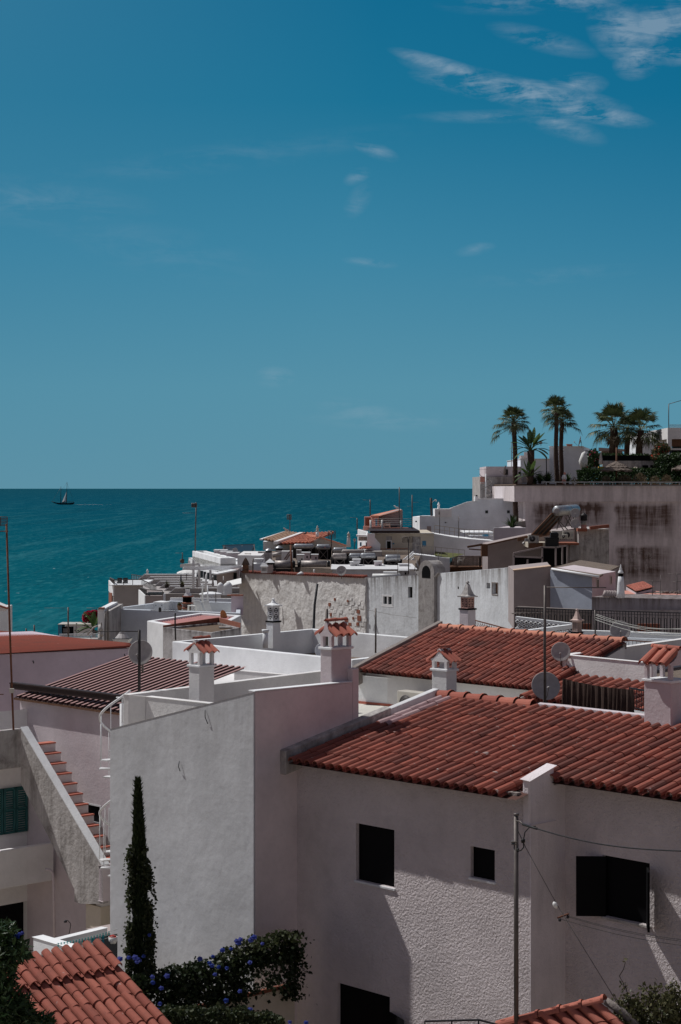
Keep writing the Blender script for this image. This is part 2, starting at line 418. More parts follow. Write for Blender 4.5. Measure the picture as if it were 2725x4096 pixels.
def yagi(mb,c,d,L,n,el,r=.006):
    d=d.normalized(); s=d.cross(UP).normalized()
    mb.tube([c-d*L/2,c+d*L/2],r*1.6,5)
    for i in range(n):
        q=c-d*L/2+d*L*(i+.5)/n; l=el*(1-.35*i/n); mb.tube([q-s*l/2,q+s*l/2],r,4)
def grid_ant(mb,c,d,w,h,r=.006):
    d=d.normalized(); s=d.cross(UP).normalized()
    for i in range(7): z=-h/2+h*i/6; mb.tube([c-s*w/2+UP*z,c+s*w/2+UP*z],r,4)
    for x in (-.5,0,.5): mb.tube([c+s*w*x-UP*h/2,c+s*w*x+UP*h/2],r*1.3,4)
def antenna(label,ptop,pbot,Y,r,heads,mat='mast',group='television aerials on the roofs',zb=None):
    a=P(ptop,Y); b=P(pbot,Y)
    t=thing('television_aerial',label,'aerial',b,group)
    MB().tube([b,(a+b)/2+V((random.gauss(0,.004),0,0)),a],r,6).build('mast',mat,t)
    for kind,pc,dx,dy,args in heads:
        m=MB(); c=P(pc,Y)
        if kind=='yagi': yagi(m,c,V((dx,dy,0)),*args)
        else: grid_ant(m,c,V((dx,dy,0)),*args)
        m.build('aerial_head',mat,t)
    return t
def ac_unit(label,p0,Y,w,rz=0.0,mat='creampaint',group='air conditioner units'):
    """p0 = top left pixel of the front"""
    h=w*.76; dpt=w*.38; c=P(p0,Y); a=V((math.cos(rz),math.sin(rz),0)); b=V((-math.sin(rz),math.cos(rz),0)); o=c-UP*h
    t=thing('air_conditioner',label,'air conditioner',o+a*w/2+b*dpt/2,group)
    body=MB().obox(o,a*w,b*dpt,UP*h).build('casing',mat,t,bevel=.015)
    cc=o+a*w*.38+UP*h*.5
    MB().lathe(cc-b*.006,[(h*.36,0),(h*.36,-.012)],24,b).build('fan_opening','mast_dark',t)
    g=MB()
    for k in range(14):
        an=2*math.pi*k/14; g.bar(cc-b*.014+(a*math.cos(an)+UP*math.sin(an))*h*.12,cc-b*.014+(a*math.cos(an)+UP*math.sin(an))*h*.36,.008*w,.005)
    for q in (.14,.25,.36):
        pth=[cc-b*.016+(a*math.cos(x*math.pi/10)+UP*math.sin(x*math.pi/10))*h*q for x in range(21)]
        g.tube(pth,.006*w,4)
    g.lathe(cc-b*.014,[(h*.09,0),(h*.09,-.01)],12,b)
    g.build('fan_grille','dish',t)
    MB().obox(o+a*w*.78-b*.004+UP*h*.3,a*w*.16,b*.002,UP*h*.35).build('service_panel','dish',t)
    for x in (.12,.78): MB().obox(o+a*w*x-UP*.05,a*w*.08,b*dpt,UP*.05).build('foot','mast',t)
    return t
# ---------------- sun, sky, camera ----------------
S=V((-.620,.320,1.0)).normalized()
ld=bpy.data.lights.new('sun','SUN'); ld.energy=3.45; ld.angle=R(.55); ld.color=(1.0,.985,.96)
lo=bpy.data.objects.new('sun',ld); COL.objects.link(lo); lo.rotation_euler=S.to_track_quat('Z','Y').to_euler(); lo.location=(-30,20,90)
w=bpy.data.worlds.new('World'); SC.world=w; w.use_nodes=True; nt=w.node_tree
bg=nt.nodes['Background']
sky=nt.nodes.new('ShaderNodeTexSky'); sky.sky_type='NISHITA'; sky.sun_disc=False
sky.sun_elevation=math.asin(S.z); sky.sun_rotation=math.atan2(S.x,S.y); sky.altitude=30; sky.dust_density=.4; sky.ozone_density=3
tc=nt.nodes.new('ShaderNodeTexCoord'); sx=nt.nodes.new('ShaderNodeSeparateXYZ'); nt.links.new(tc.outputs['Generated'],sx.inputs[0])
X,Yy,Z_=sx.outputs
az=math2(nt,'ARCTAN2',X,Yy); elv=math2(nt,'ARCSINE',Z_)      # azimuth from +Y, elevation, radians
cr=nt.nodes.new('ShaderNodeValToRGB'); nt.links.new(ramp(nt,elv,0,.30),cr.inputs[0])
e=cr.color_ramp; e.elements[0].position=0; e.elements[0].color=(.108,.278,.372,1)
e.elements[1].position=1; e.elements[1].color=(.004,.128,.262,1)
for p_,c_ in ((.18,(.092,.277,.384)),(.42,(.046,.228,.362)),(.68,(.012,.168,.302))):
    q=e.elements.new(p_); q.color=(*c_,1)
teal=cr.outputs[0]
# a little paler to the left, deeper to the right
teal=mixc(nt,math2(nt,'MULTIPLY',ramp(nt,az,.02,-.2,0,.5),ramp(nt,elv,.0,.25)),teal,(.055,.215,.345))
teal=mixc(nt,math2(nt,'MULTIPLY',ramp(nt,az,.0,.2,0,.55),ramp(nt,elv,.05,.22)),teal,(.000,.125,.262))
# wispy cirrus
cmb=nt.nodes.new('ShaderNodeCombineXYZ'); nt.links.new(az,cmb.inputs[0]); nt.links.new(elv,cmb.inputs[1])
def cl(px,py): return math.atan((px-CX)/FP), math.atan((HY-py)/FP)
mask=None
for (px,py,rx,ry,rot,st) in ((1830,285,300,38,17,1.0),(2080,375,460,62,10,1.3),(2340,455,300,46,13,1.15),(2230,500,220,60,22,.5),(2310,350,130,50,0,.8),(1950,330,380,50,14,.7),
        (2500,150,170,120,30,1.0),(2570,240,90,130,60,1.1),(2650,120,200,100,-15,1.1),(2300,8,240,55,4,1.15),(2170,170,240,50,15,.5),(2725,230,60,120,80,1.0),(2050,20,330,50,0,.4),
        (1430,705,65,34,-25,.42),(1435,800,50,90,35,.36),(1500,600,110,35,20,.5),(1480,1050,120,22,6,.4),(1900,1000,90,28,-10,.32),(1100,1510,90,50,0,.35),
        (1550,1680,380,50,3,.22),(2200,1110,420,40,-4,.12),(100,820,560,110,3,.17),(620,1000,520,120,12,.1),(1450,1650,220,60,10,.25),(900,630,900,70,-8,.12),(2000,470,420,30,0,.3)):
    a,b_=cl(px,py); mp=nt.nodes.new('ShaderNodeMapping'); mp.vector_type='TEXTURE'
    mp.inputs['Location'].default_value=(a,b_,0); mp.inputs['Rotation'].default_value=(0,0,R(-rot)); mp.inputs['Scale'].default_value=(rx/FP,ry/FP,1)
    nt.links.new(cmb.outputs[0],mp.inputs[0]); g=nt.nodes.new('ShaderNodeTexGradient'); g.gradient_type='SPHERICAL'; nt.links.new(mp.outputs[0],g.inputs[0])
    v_=math2(nt,'MULTIPLY',g.outputs['Fac'],st); mask=v_ if mask is None else math2(nt,'MAXIMUM',mask,v_)
mp=nt.nodes.new('ShaderNodeMapping'); mp.inputs['Rotation'].default_value=(0,0,R(14)); mp.inputs['Scale'].default_value=(15,68,1)
nt.links.new(cmb.outputs[0],mp.inputs[0])
n1=noisef(nt,mp.outputs[0],1.5,10,.66,.55)
mp2=nt.nodes.new('ShaderNodeMapping'); mp2.inputs['Scale'].default_value=(60,80,1); nt.links.new(cmb.outputs[0],mp2.inputs[0])
n2=noisef(nt,mp2.outputs[0],1.2,6,.6,.5)
dens=math2(nt,'MULTIPLY',mask,ramp(nt,math2(nt,'ADD',math2(nt,'MULTIPLY',n1,.72),math2(nt,'MULTIPLY',n2,.28)),.43,.74,.0,1.15))
cl_=nt.nodes.new('ShaderNodeClamp'); cl_.inputs[2].default_value=.38; nt.links.new(dens,cl_.inputs[0])
teal=mixc(nt,cl_.outputs[0],teal,(.42,.50,.58))
# the seaward low sky is the deep teal of the photograph, the rest is the physical sky, mixed with a warm grey added for the light on shaded walls
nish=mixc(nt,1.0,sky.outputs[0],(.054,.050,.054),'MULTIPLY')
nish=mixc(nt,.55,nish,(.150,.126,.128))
front=math2(nt,'MULTIPLY',ramp(nt,Yy,.45,.8),ramp(nt,elv,.60,.34))
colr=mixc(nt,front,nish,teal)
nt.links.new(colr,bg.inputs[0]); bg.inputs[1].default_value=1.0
cam=bpy.data.cameras.new('camera'); co=bpy.data.objects.new('camera',cam); COL.objects.link(co)
co.location=(0,0,EYE); co.rotation_euler=(R(90),0,0); cam.sensor_fit='HORIZONTAL'; cam.sensor_width=24
cam.lens=FP*24/2725; cam.shift_y=-(2048-HY)/2725; cam.clip_start=.5; cam.clip_end=200000
SC.camera=co
SC.view_settings.view_transform='Standard'; SC.view_settings.look='None'; SC.view_settings.exposure=0
# ---------------- sea and land ----------------
m,nt,b=newmat('sea_water'); g=nt.nodes.new('ShaderNodeNewGeometry'); s3=nt.nodes.new('ShaderNodeSeparateXYZ'); nt.links.new(g.outputs['Position'],s3.inputs[0])
inv=math2(nt,'DIVIDE',300.0,math2(nt,'MAXIMUM',s3.outputs[1],200.0))       # 1 near the shore, 0 far out
cr=nt.nodes.new('ShaderNodeValToRGB'); nt.links.new(inv,cr.inputs[0]); e=cr.color_ramp
e.elements[0].position=0; e.elements[0].color=(.004,.058,.092,1); e.elements[1].position=1; e.elements[1].color=(.005,.098,.122,1)
for p_,c_ in ((.06,(.002,.060,.100)),(.25,(.002,.076,.114)),(.5,(.003,.092,.126)),(.75,(.004,.104,.136))):
    q=e.elements.new(p_); q.color=(*c_,1)
c=cr.outputs[0]
p1=wpos(nt,(.03,.003,1)); c=mixc(nt,ramp(nt,noisef(nt,p1,1.0,5,.6),.5,.72,0,.35),c,(.004,.035,.055))
p2=wpos(nt,(.5,.09,1)); rip=noisef(nt,p2,1.0,6,.7)
c=mixc(nt,ramp(nt,rip,.52,.68,0,.45),c,(.045,.20,.215))
p3=wpos(nt,(.09,.005,1)); c=mixc(nt,ramp(nt,noisef(nt,p3,1.0,7,.75),.50,.68,0,.5),c,(.04,.17,.20))
c=mixc(nt,ramp(nt,noisef(nt,wpos(nt,(.5,.10,1)),1.0,3,.5),.735,.75,0,.5),c,(.30,.42,.45))
c=mixc(nt,ramp(nt,rip,.48,.34,0,.4),c,(.003,.03,.045))
nt.links.new(c,b.inputs['Base Color']); b.inputs['Roughness'].default_value=.8; b.inputs['Specular IOR Level'].default_value=0
bump(nt,b,rip,.6,.5)
sea=MB(); xs=[-90000,-3000,-300,0,300,3000,90000]; ys=[120,260,420,900,3000,12000,110000]
for i in range(6):
    for j in range(6):
        sea.poly(V((xs[i],ys[j],0)),V((xs[i+1],ys[j],0)),V((xs[i+1],ys[j+1],0)),V((xs[i],ys[j+1],0)))
tag(sea.build('sea',m),kind='structure')
gm=plaster('dusty_ground',(.30,.25,.20),bs=3,bstr=.6,bd=.1,dirt=.6,mold=.3)
gd=MB(); ny=[-60,-20,20,40,60,80,110,140,170,200,235,262,300]; zz=[13.5,13.5,13.6,13.4,13.2,13,12.6,12,10.5,8,4,-1.5,-4]
nx=[-400,-120,-60,-40,-25,-12,0,12,25,40,60,120,400]
def gz(x,j):
    z=zz[j]
    if 3<=j<=9 and x>20: z+=min(8,(x-20)*.35)*(1 if j>=6 else .2)
    if x<-60: z-=2*(j>5)
    return z
vs=[V((x,ny[j],gz(x,j))) for j in range(13) for x in nx]; fs=[[j*13+i,j*13+i+1,(j+1)*13+i+1,(j+1)*13+i] for j in range(12) for i in range(12)]
gd.add(vs,fs,0,True); tag(gd.build('ground',gm),kind='structure')
GB=13.0   # world height at which near walls end (below the street)
# ======================= tiled stucco house, front right =======================
hs=thing('house','white rough stucco house with red barrel tile roof and three black window openings','house',P((1700,4090),31))
E0=P((1140,3050),33.0); tp=math.tan(R(12.1)); V3=(W+UP*tp).normalized()
def rf(s,d): return E0+EV*s+W*d+UP*(tp*d)          # roof point: s along the eave, d up the slope (plan)
C1=E0+W*.33; sQ=along(C1,EV,2120); q1=C1+EV*sQ; SB=.83; q2=q1+W*SB
def hole(C,d,px0,px1,y0,y1,s_off=0.0):
    sa=along(C,d,px0); sb=along(C,d,px1); return (sa,sb,onwall((px0,y1),C,d).z,onwall((px0,y0),C,d).z)
s0=along(C1,EV,1150)
fa=MB(); holes1=[hole(C1,EV,1425,1578,3292,3520),hole(C1,EV,1883,1980,3384,3508),hole(C1,EV,1350,1560,3930,4120)]
nF=outn(EV)
holewall(fa,C1,EV,nF,sQ,GB,E0.z+tp*.33,E0.z+tp*.33,holes1,rev=.07,s0=s0)
rz_=MB(); rz_.obox(V((q1.x,q1.y,GB)),W*SB,-EV*.12+EV*.12+EV*.02,UP*(q1.z*0+E0.z+tp*.6-GB)); rz_.build('return_wall','return',hs)
C2=q2; sE=along(C2,EV,2900)
holes2=[hole(C2,EV,2412,2600,3420,3664)]
holewall(fa,C2,EV,nF,sE,GB,E0.z+tp*(SB+.33),E0.z+tp*(SB+.33),holes2,rev=.07)
bk0=E0+W*3.9-U*(-.1); bk1=E0+W*3.9+EV*(sQ+sE)
fa.poly(V((bk0.x,bk0.y,GB)),V((bk1.x,bk1.y,GB)),bk1+UP*.7,bk0+UP*.7)
fa.build('wall','stucco',hs)
for C,hh in ((C1,holes1),(C2,holes2)):
    for (a,b,z0,z1) in hh:
        o=C+EV*a-nF*.08; o.z=z0-.02; MB().obox(o-EV*.03,EV*(b-a+.06),-nF*.02,UP*(z1-z0+.04)).build('window_pane','black',hs)
for C,(a,b,z0,z1),mt in ((C1,holes1[0],'coping'),(C1,holes1[1],'coping'),(C2,holes2[0],'dirtywhite')):
    o=C+EV*(a-.03); o.z=z0-.045
    MB().obox(o-nF*.06,EV*(b-a+.06),nF*.085,UP*.043).build('window_sill',mt,hs,bevel=.008)
# shutters of the right hand window: one leaf folded out to the left, one seen on edge
(a,b,z0,z1)=holes2[0]; h=C2+EV*a; h2=C2+EV*b
MB().obox(V((h.x,h.y,z0))+nF*.01+V((.05,0,0)),V((-.46,0.02,0)),V((0,-.03,0)),UP*(z1-z0-.02)).build('shutter','black',hs)
MB().obox(V((h2.x,h2.y,z0))+nF*.03,V((h2.x,h2.y,0))*(-.42/h2.xy.length)+V((.02,0,0)),V((-.035,0,0)),UP*(z1-z0-.05)).build('shutter','black',hs)
(a,b,z0,z1)=holes1[2]; h=C1+EV*b
MB().obox(V((h.x,h.y,z0-1)),V((.22,-.5,0)),V((.0,.03,0)),UP*(z1-z0+.75)).build('shutter','black',hs)
# roof
SR=along(E0,EV,2860); nc1=int((sQ-.12-.14)/.208)
PI_=.208; rt=MB(); pt=MB(); O=rf(.12,-.04)
tiles(rt,O,EV,V3,int(SR/PI_)+1,9,pitch=PI_,row=.436,r=.076,seg=6,jit=.7,skip=lambda i,j:(i<2 and j>4) or (i>=nc1 and j<2))
tiles(pt,O,EV,V3,2,9,pitch=.208,row=.436,r=.076,seg=6,skip=lambda i,j:j<5)
ro=rt.build('roof','tile',hs); pt.build('roof_tile_lime_splashed','tile_paint',hs)
MB().add([rf(-.05,-.0)-UP*.01,rf(sQ,-.0)-UP*.01,rf(sQ,SB)-UP*.01,rf(SR,SB)-UP*.01,rf(SR,3.95)-UP*.01,rf(-.05,3.95)-UP*.01],[[0,1,2,3,4,5]]).build('roof_underlay','under',hs)
# mortar bedding under the first tile course
eb=MB()
for s,e_,d in ((.1,sQ-.1,.16),(sQ+.03,SR,SB+.16)):
    eb.obox(rf(s,d-.02)-UP*.035,EV*(e_-s),W*.10,UP*.075)
eb.build('eave_mortar','mortar',hs)
rd=MB(); sA=along(rf(0,3.84),EV,1745); sB=along(rf(0,3.84),EV,2140)
ridge(rd,rf(sA,3.84)+UP*.06,rf(sB,3.84)+UP*.06,r=.125); rd.build('ridge_tiles','tile_new',hs)
MB().obox(rf(sA,3.78)-UP*.12,EV*(sB-sA),W*.14,UP*.15).build('ridge_mortar','mortar',hs)
sC=along(rf(0,3.9),EV,2600)
MB().obox(rf(sB,3.86)-UP*.25,EV*(SR-sB),W*.16,UP*.37).build('parapet','pinkwhite',hs,bevel=.015)
# parapet on the left verge
vp=MB(); a=rf(-.08,-.05); b=rf(-.08,3.85)
vp.add([a+UP*.2,a+EV*.16+UP*.2,b+EV*.16+UP*.2,b+UP*.2,a-UP*.2,a+EV*.16-UP*.2,b+EV*.16-UP*.2,b-UP*.2],[[0,1,2,3],[0,4,5,1],[1,5,6,2],[2,6,7,3],[3,7,4,0],[4,7,6,5]])
vp.build('verge_parapet','coping',hs,bevel=.02)
vp2=MB(); b2_=rf(-.08,2.55); vp2.add([a+UP*.24-W*.02-EV*.01,a+EV*.175+UP*.22-W*.02,b2_+EV*.175+UP*.22,b2_+UP*.24-EV*.01,a-UP*.2-W*.02-EV*.01,a+EV*.175-UP*.2-W*.02,b2_+EV*.175-UP*.2,b2_-UP*.2-EV*.01],[[0,1,2,3],[0,4,5,1],[1,5,6,2],[2,6,7,3],[3,7,4,0],[4,7,6,5]])
vp2.build('mortar_flashing','dirtywhite',hs,bevel=.02)
# wing wall that rises through the eave
ww=MB(); qa=rf(sQ-.13,.30); qb=rf(sQ-.13,.90)
top=[qa+UP*.21,qa+EV*.15+UP*.20,qb+EV*.15+UP*.24,qb+UP*.25]
ww.prism(top,[qa.z-.5]*4); ww.build('wing_wall','return',hs,bevel=.03)
# ---------------- chimneys with little tiled roofs ----------------
def tchim(par,cor,a_len,b_len,zl,zb,ra,mat='white',hp=.24,name='chimney',tm='tile_new'):
    """cor: near corner (plan), a_len along U (left), b_len along W (right); zl ledge height; ra: ridge direction"""
    o=V((cor.x,cor.y,zb)); sh=MB().obox(o,U*a_len,W*b_len,UP*(zl-zb)).build(name,mat,par,bevel=.012)
    c=cor+U*a_len/2+W*b_len/2; c=V((c.x,c.y,zl))
    MB().obox(c-U*(a_len/2+.03)-W*(b_len/2+.03)+UP*.002,U*(a_len+.06),W*(b_len+.06),UP*.045).build('ledge','white_bright',sh,bevel=.008)
    r=ra; q=U if abs(ra.dot(W))>.5 else W
    lr,lq=(b_len,a_len) if abs(ra.dot(W))>.5 else (a_len,b_len)
    z0=UP*.047; ps=MB()
    for i in (-1,1):
        for j in (-1,1):
            ps.obox(c+z0+r*(i*(lr/2-.035))+q*(j*(lq/2-.035))-r*.035-q*.035,r*.07,q*.07,UP*hp)
        # gable plate with an ogee top
        pl=[(-.5,0),(.5,0),(.56,.05),(.36,.10),(.2,.19),(.13,.28),(.10,.36),(0,.40),(-.10,.36),(-.13,.28),(-.2,.19),(-.36,.10),(-.56,.05)]
        f=[c+z0+UP*(hp+y*.62)+q*(x*lq*1.0)+r*(i*(lr/2)) for x,y in pl]; g=[p-r*i*.07 for p in f]; n=len(pl)
        ps.add(f+g,[list(range(n)),list(range(2*n-1,n-1,-1))]+[[k,(k+1)%n,(k+1)%n+n,k+n] for k in range(n)])
    core=MB().obox(c+z0-r*(lr/2-.09)-q*(lq/2-.09)+UP*0,r*(lr-.18),q*(lq-.18),UP*(hp*.98)) if False else None
    ps.obox(c+z0+UP*hp*.98-r*(lr/2-.01)-q*(lq/2-.01),r*(lr-.02),q*(lq-.02),UP*.05)
    ps.build('chimney_head',mat,sh,bevel=.006)
    tl=MB(); n3=3; pit=(lr+.04)/n3
    for sgn in (-1,1):
        qq=q*sgn; ve=(qq*-.86+UP*.51).normalized(); ln=(lq/2+.17)/.86
        st=c+z0+UP*(hp-.005)+qq*(lq/2+.14)
        for k in range(n3):
            b=st+r*((k-1)*pit); t=random.random(); rr=pit*.46; seg=8; vs=[];fs=[]
            nr=ve.cross(r); nr=nr if nr.z>0 else -nr
            for (s_,r_) in ((0,rr),(0,rr*.82),(ln,rr*.8)):
                for m_ in range(seg+1):
                    an=math.pi*m_/seg; vs.append(b+ve*s_+r*(math.cos(an)*r_)+nr*(math.sin(an)*r_))
            for (u_,w_) in ((0,1),(0,2)):
                for m_ in range(seg): fs.append([u_*9+m_,u_*9+m_+1,w_*9+m_+1,w_*9+m_])
            tl.add(vs,fs,t,False)
            if k<2:
                b2=b+r*pit/2; vs=[]
                for s_ in (0,ln):
                    for x in (-.5,-.2,.2,.5): vs.append(b2+ve*s_+r*x*pit*.7+nr*(.012+.05*abs(x)))
                tl.add(vs,[[0,1,5,4],[1,2,6,5],[2,3,7,6]],min(1,t+.3))
    top=c+z0+UP*(hp+.27)
    ridge(tl,top-r*(lr/2+.01),top+r*(lr/2+.01),r=.052,ln=lr)
    tl.build('cap_tiles',tm,sh); return sh
# chimney at the ridge of the tiled house, chimney at its right end
cc=P((1788,2780),36.1); tchim(hs,cc,.40,.28,P((0,2688),36.1).z,P((0,2812),36.1).z,W,hp=.14)
cc=P((2685,2780),31.3); tchim(hs,cc,.56,.50,P((0,2735),31.3).z,P((0,2990),31.3).z,U,mat='pinkwhite',hp=.25)
# ======================= smooth plastered house with the sloping gable =======================
lh=thing('house','tall windowless house with trowelled grey gable wall above the vine hedge','house',P((900,4090),33))
CL=V((-1.507,32.57,EYE-3.544)); zL=EYE-4.574; lL=4.19
lA=CL+U*lL; lA.z=zL; lRt=CL+W*2.37
w1=MB()
bL=CL+U*lL+W*.03; bR=CL+W*.03
# gable wall (trowelled), its right hand return wall is another part
w1.prism([V((lA.x,lA.y,zL)),CL.copy(),V((bR.x,bR.y,CL.z)),V((bL.x,bL.y,zL))],GB)
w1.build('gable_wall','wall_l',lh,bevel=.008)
M['wall_r']=plaster('smooth_side_plaster',(.76,.67,.68),bs=25,bstr=.25,dirt=.2)
w2=MB(); o=CL+W*.032
w2.obox(V((o.x,o.y,GB))+EV*.003-EV*.16,EV*.16,W*2.34,UP*(CL.z-GB)); 
o=CL+W*2.374+EV*.003-EV*.16; w2.obox(V((o.x,o.y,GB)),EV*.16,W*.16,UP*(EYE-3.29-GB))
w2.build('side_wall','wall_r',lh,bevel=.02)
MB().obox(CL+W*.02-EV*.17+UP*.002,EV*.185,W*2.34,UP*.022).build('coping','white_bright',lh,bevel=.006)
gcp=MB(); gcp.add([lA+UP*.002+EV*.0,CL+UP*.002,CL+W*.26+UP*.002,lA+W*.26+UP*.002,lA+UP*.018,CL+UP*.018,CL+W*.26+UP*.018,lA+W*.26+UP*.018],[[4,5,6,7],[0,1,5,4],[1,2,6,5],[2,3,7,6],[3,0,4,7]])
pass
# roof deck and the parapets behind
dk=MB(); dk.prism([V((p.x,p.y,EYE-5.0)) for p in (lA+W*.05,CL+W*.05-EV*.2,CL+W*2.4-EV*.2,lA+W*2.0)],GB); dk.build('roof','floor',lh)
f1=T((516,2779),-4.0); f2=T((1345,2678),-4.0); m=MB(); wallband(m,f1,f2,.16,1.4); 
g1=T((582,2786),-4.05); g2=T((838,2814),-4.05); wallband(m,g1,g2,.16,1.0)
wallband(m,f1,g1+(g1-f1)*.02,.12,1.4)
m.build('parapet','white',lh,bevel=.015)
cc=P((799,2700),36.6); tchim(lh,cc,.34,.37,P((0,2672),36.6).z,P((0,2860),36.6).z,W)
cc=CL+W*1.98+U*.14; tchim(lh,cc,.30,.50,P((0,2600),34.1).z,CL.z-1.2,W,mat='pinkwhite',hp=.2)
# hooks / cracks on the gable wall
for pa,pb in (((824,2840),(835,2895)),((721,3045),(724,3085))):
    a=onwall(pa,CL,U)+outn(U)*.02; b=onwall(pb,CL,U)+outn(U)*.02
    MB().tube([a,(a+b)/2+outn(U)*.03,b],.008,5).build('wall_hook','iron',lh)
# ======================= second tiled roof =======================
h2=thing('house','white house behind with a long red barrel tile roof and mortared ridge','house',P((1850,2900),41))
A2=T((1428,2688),-4.2); B2=T((2126,2763),-4.2); e2=(B2-A2).normalized(); W2=V((-e2.y,e2.x,0)); W2=W2 if W2.y>0 else -W2
t2=along(A2,W2,1751); rp=P((1751,2516),(A2+W2*t2).y); tp2=(rp.z-A2.z)/t2; V2=(W2+UP*tp2).normalized()
rf2=lambda s,d:A2+e2*s+W2*d+UP*(tp2*d)
SE2=along(rf2(0,t2),e2,2500); nr=int(t2/V2.y*W2.y/.35)
nr=int(round((t2/ V2.to_2d().length)/.36)); rw=(t2/V2.to_2d().length)/nr
m=MB(); tiles(m,rf2(.1,-.02),e2,V2,int(SE2/.18),nr,pitch=.18,row=rw,r=.066,seg=5); m.build('roof','tile',h2)
MB().poly(rf2(0,0),rf2(SE2,0),rf2(SE2,t2),rf2(0,t2)).build('roof_underlay','under',h2)
m=MB(); ridge(m,rf2(0,t2)+UP*.04,rf2(SE2,t2)+UP*.04,r=.10); m.build('ridge_tiles','tile_far',h2)
MB().obox(rf2(0,t2-.06)-UP*.1,e2*SE2,W2*.12,UP*.13).build('ridge_mortar','mortar',h2)
a=rf2(-.08,-.1); b=rf2(-.08,t2+.1); vp=MB()
vp.add([a+UP*.16,a+e2*.16+UP*.16,b+e2*.16+UP*.16,b+UP*.16,a-UP*.3,a+e2*.16-UP*.3,b+e2*.16-UP*.3,b-UP*.3],[[0,1,2,3],[0,4,5,1],[1,5,6,2],[2,6,7,3],[3,7,4,0],[4,7,6,5]]); vp.build('verge_parapet','mortar',h2,bevel=.02)
a=T((1420,2699),-4.28); b=T((2330,2777),-4.28); m=MB(); wallband(m,a,b,.14,3.2); m.build('wall','white_bright',h2,bevel=.02)
body=MB(); bb=[rf2(.02,.2),rf2(SE2,.2),rf2(SE2,t2),rf2(.02,t2)]
body.prism([p-UP*.06 for p in bb],GB); body.build('wall','white',h2)
zf=EYE-4.93
MB().prism([V((p.x,p.y,zf)) for p in (a+U*1.0-W*.01,b-W*.01,b-W*4.6,a+U*1.0-W*4.6)],GB).build('terrace_floor','floor',h2)
d_=(b-a).normalized(); n_=outn(d_); o=V((a.x,a.y,zf))+n_*.004
MB().obox(o,d_*3.0,n_*.02,UP*.055).build('skirting','redfloor',h2)
ac_unit('cream air conditioner with a round fan grille by the white wall behind the tiled roof',(1589,2762),41.3,.74,R(-46.7))
a=T((1832,2784),-4.15); b=T((2270,2824),-4.15); m=MB(); wallband(m,a,b,.14,.8); m.build('parapet','pinkwhite',h2,bevel=.015)
# ======================= white parapet block, curtain, balustrade (right) =======================
bh=thing('house','white roof terrace block with beige inner parapet behind the brown curtain','house',P((2500,2900),41))
kz=-3.52; K0=T((2266,2620),kz); K1=T((2610,2653),kz); K2=T((2760,2552),kz)
m=MB(); wallband(m,K0,K1,.15,1.1); K3=K0+(K2-K0); 
n_=W*.15; d0=(K2-K0).normalized(); nn=-outn(d0)*.15
m.prism([K0+n_*0-UP*.003,K2-UP*.003,K2+nn-UP*.003,K0+nn-UP*.003],K0.z-1.2)
m.build('parapet','white',bh,bevel=.02)
MB().prism([V((p.x,p.y,K0.z-.62)) for p in (K0+W*.2,K1+W*.2,K1+W*6,K2+W*1)],GB).build('roof','gravel',bh)
MB().prism([V((p.x,p.y,K0.z-1.12)) for p in (K0,K1+EV*3,K1+EV*3+W*6,K2)],GB).build('wall','white',bh)
# small tiled lean-to in front of it
Wt=(K1-K0).normalized(); Wp=V((-Wt.y,Wt.x,0)); Wp=Wp if Wp.y>0 else -Wp; tl=math.tan(R(14)); Vt=(Wp+UP*tl).normalized()
Ot=K0-Wp*1.45; Ot.z=EYE-4.0-1.45*tl
m=MB(); tiles(m,Ot+Wt*.05,Wt,Vt,22,4,pitch=.23,row=.36,seg=6); m.build('lean_to_roof','tile',bh)
MB().poly(Ot,Ot+Wt*5.2,Ot+Wt*5.2+Wp*1.45+UP*1.45*tl,Ot+Wp*1.45+UP*1.45*tl).build('roof_underlay','under',bh)
MB().prism([p-UP*.02 for p in (Ot+Wp*.1,Ot+Wt*5.2+Wp*.1,Ot+Wt*5.2+Wp*1.7,Ot+Wp*1.7)],GB).build('wall','white',bh)
cu0=T((2253,2714),-3.72); cu1=T((2531,2759),-3.72); dC=(cu1-cu0); Lc=dC.length; dC.normalize(); nC=outn(dC)
m=MB(); nx_=110; nz_=6; vs=[]
for j in range(nz_+1):
    for i in range(nx_+1):
        f=i/nx_; am=.02+.025*j/nz_; sag=-.035*math.sin(math.pi*f)
        x=f*Lc; vs.append(cu0+dC*x+nC*(am*math.sin(x*38+1.6*math.sin(x*7))+.01*math.sin(x*90))-UP*(.58*j/nz_)+UP*sag)
m.add(vs,[[j*(nx_+1)+i,j*(nx_+1)+i+1,(j+1)*(nx_+1)+i+1,(j+1)*(nx_+1)+i] for j in range(nz_) for i in range(nx_)],0,True)
cb=tag(m.build('curtain','cloth_brown'),'brown pleated cloth hanging in front of the small tiled lean-to','curtain')
b0=P((2519,2752),35.6); b1=P((2596,2746),35.0); dB=(b1-b0); dB.z=0; bd=thing('balustrade','small dark green wrought iron balustrade beside the brown curtain','balustrade',b0-UP*.4)
m=MB(); Ln=dB.length; dn=dB.normalized(); m.bar(b0,b0+dB,.03); m.bar(b0-UP*.36,b0+dB-UP*.36,.02)
for i in range(9): m.bar(b0+dn*Ln*i/8,b0+dn*Ln*i/8-UP*.36,.012)
for i in range(4):
    c=b0+dn*Ln*(i+.5)/4-UP*.18
    for z in (-.07,.07): m.tube([c+UP*z+(dn*math.cos(k)+UP*math.sin(k))*.045 for k in [x*math.pi/5 for x in range(11)]],.007,4)
m.build('railing','iron',bd)
MB().obox(b0-UP*.75-dn*.3,dn*(Ln+.5),V((0,.15,0)),UP*.34).build('parapet','white_bright',bd)
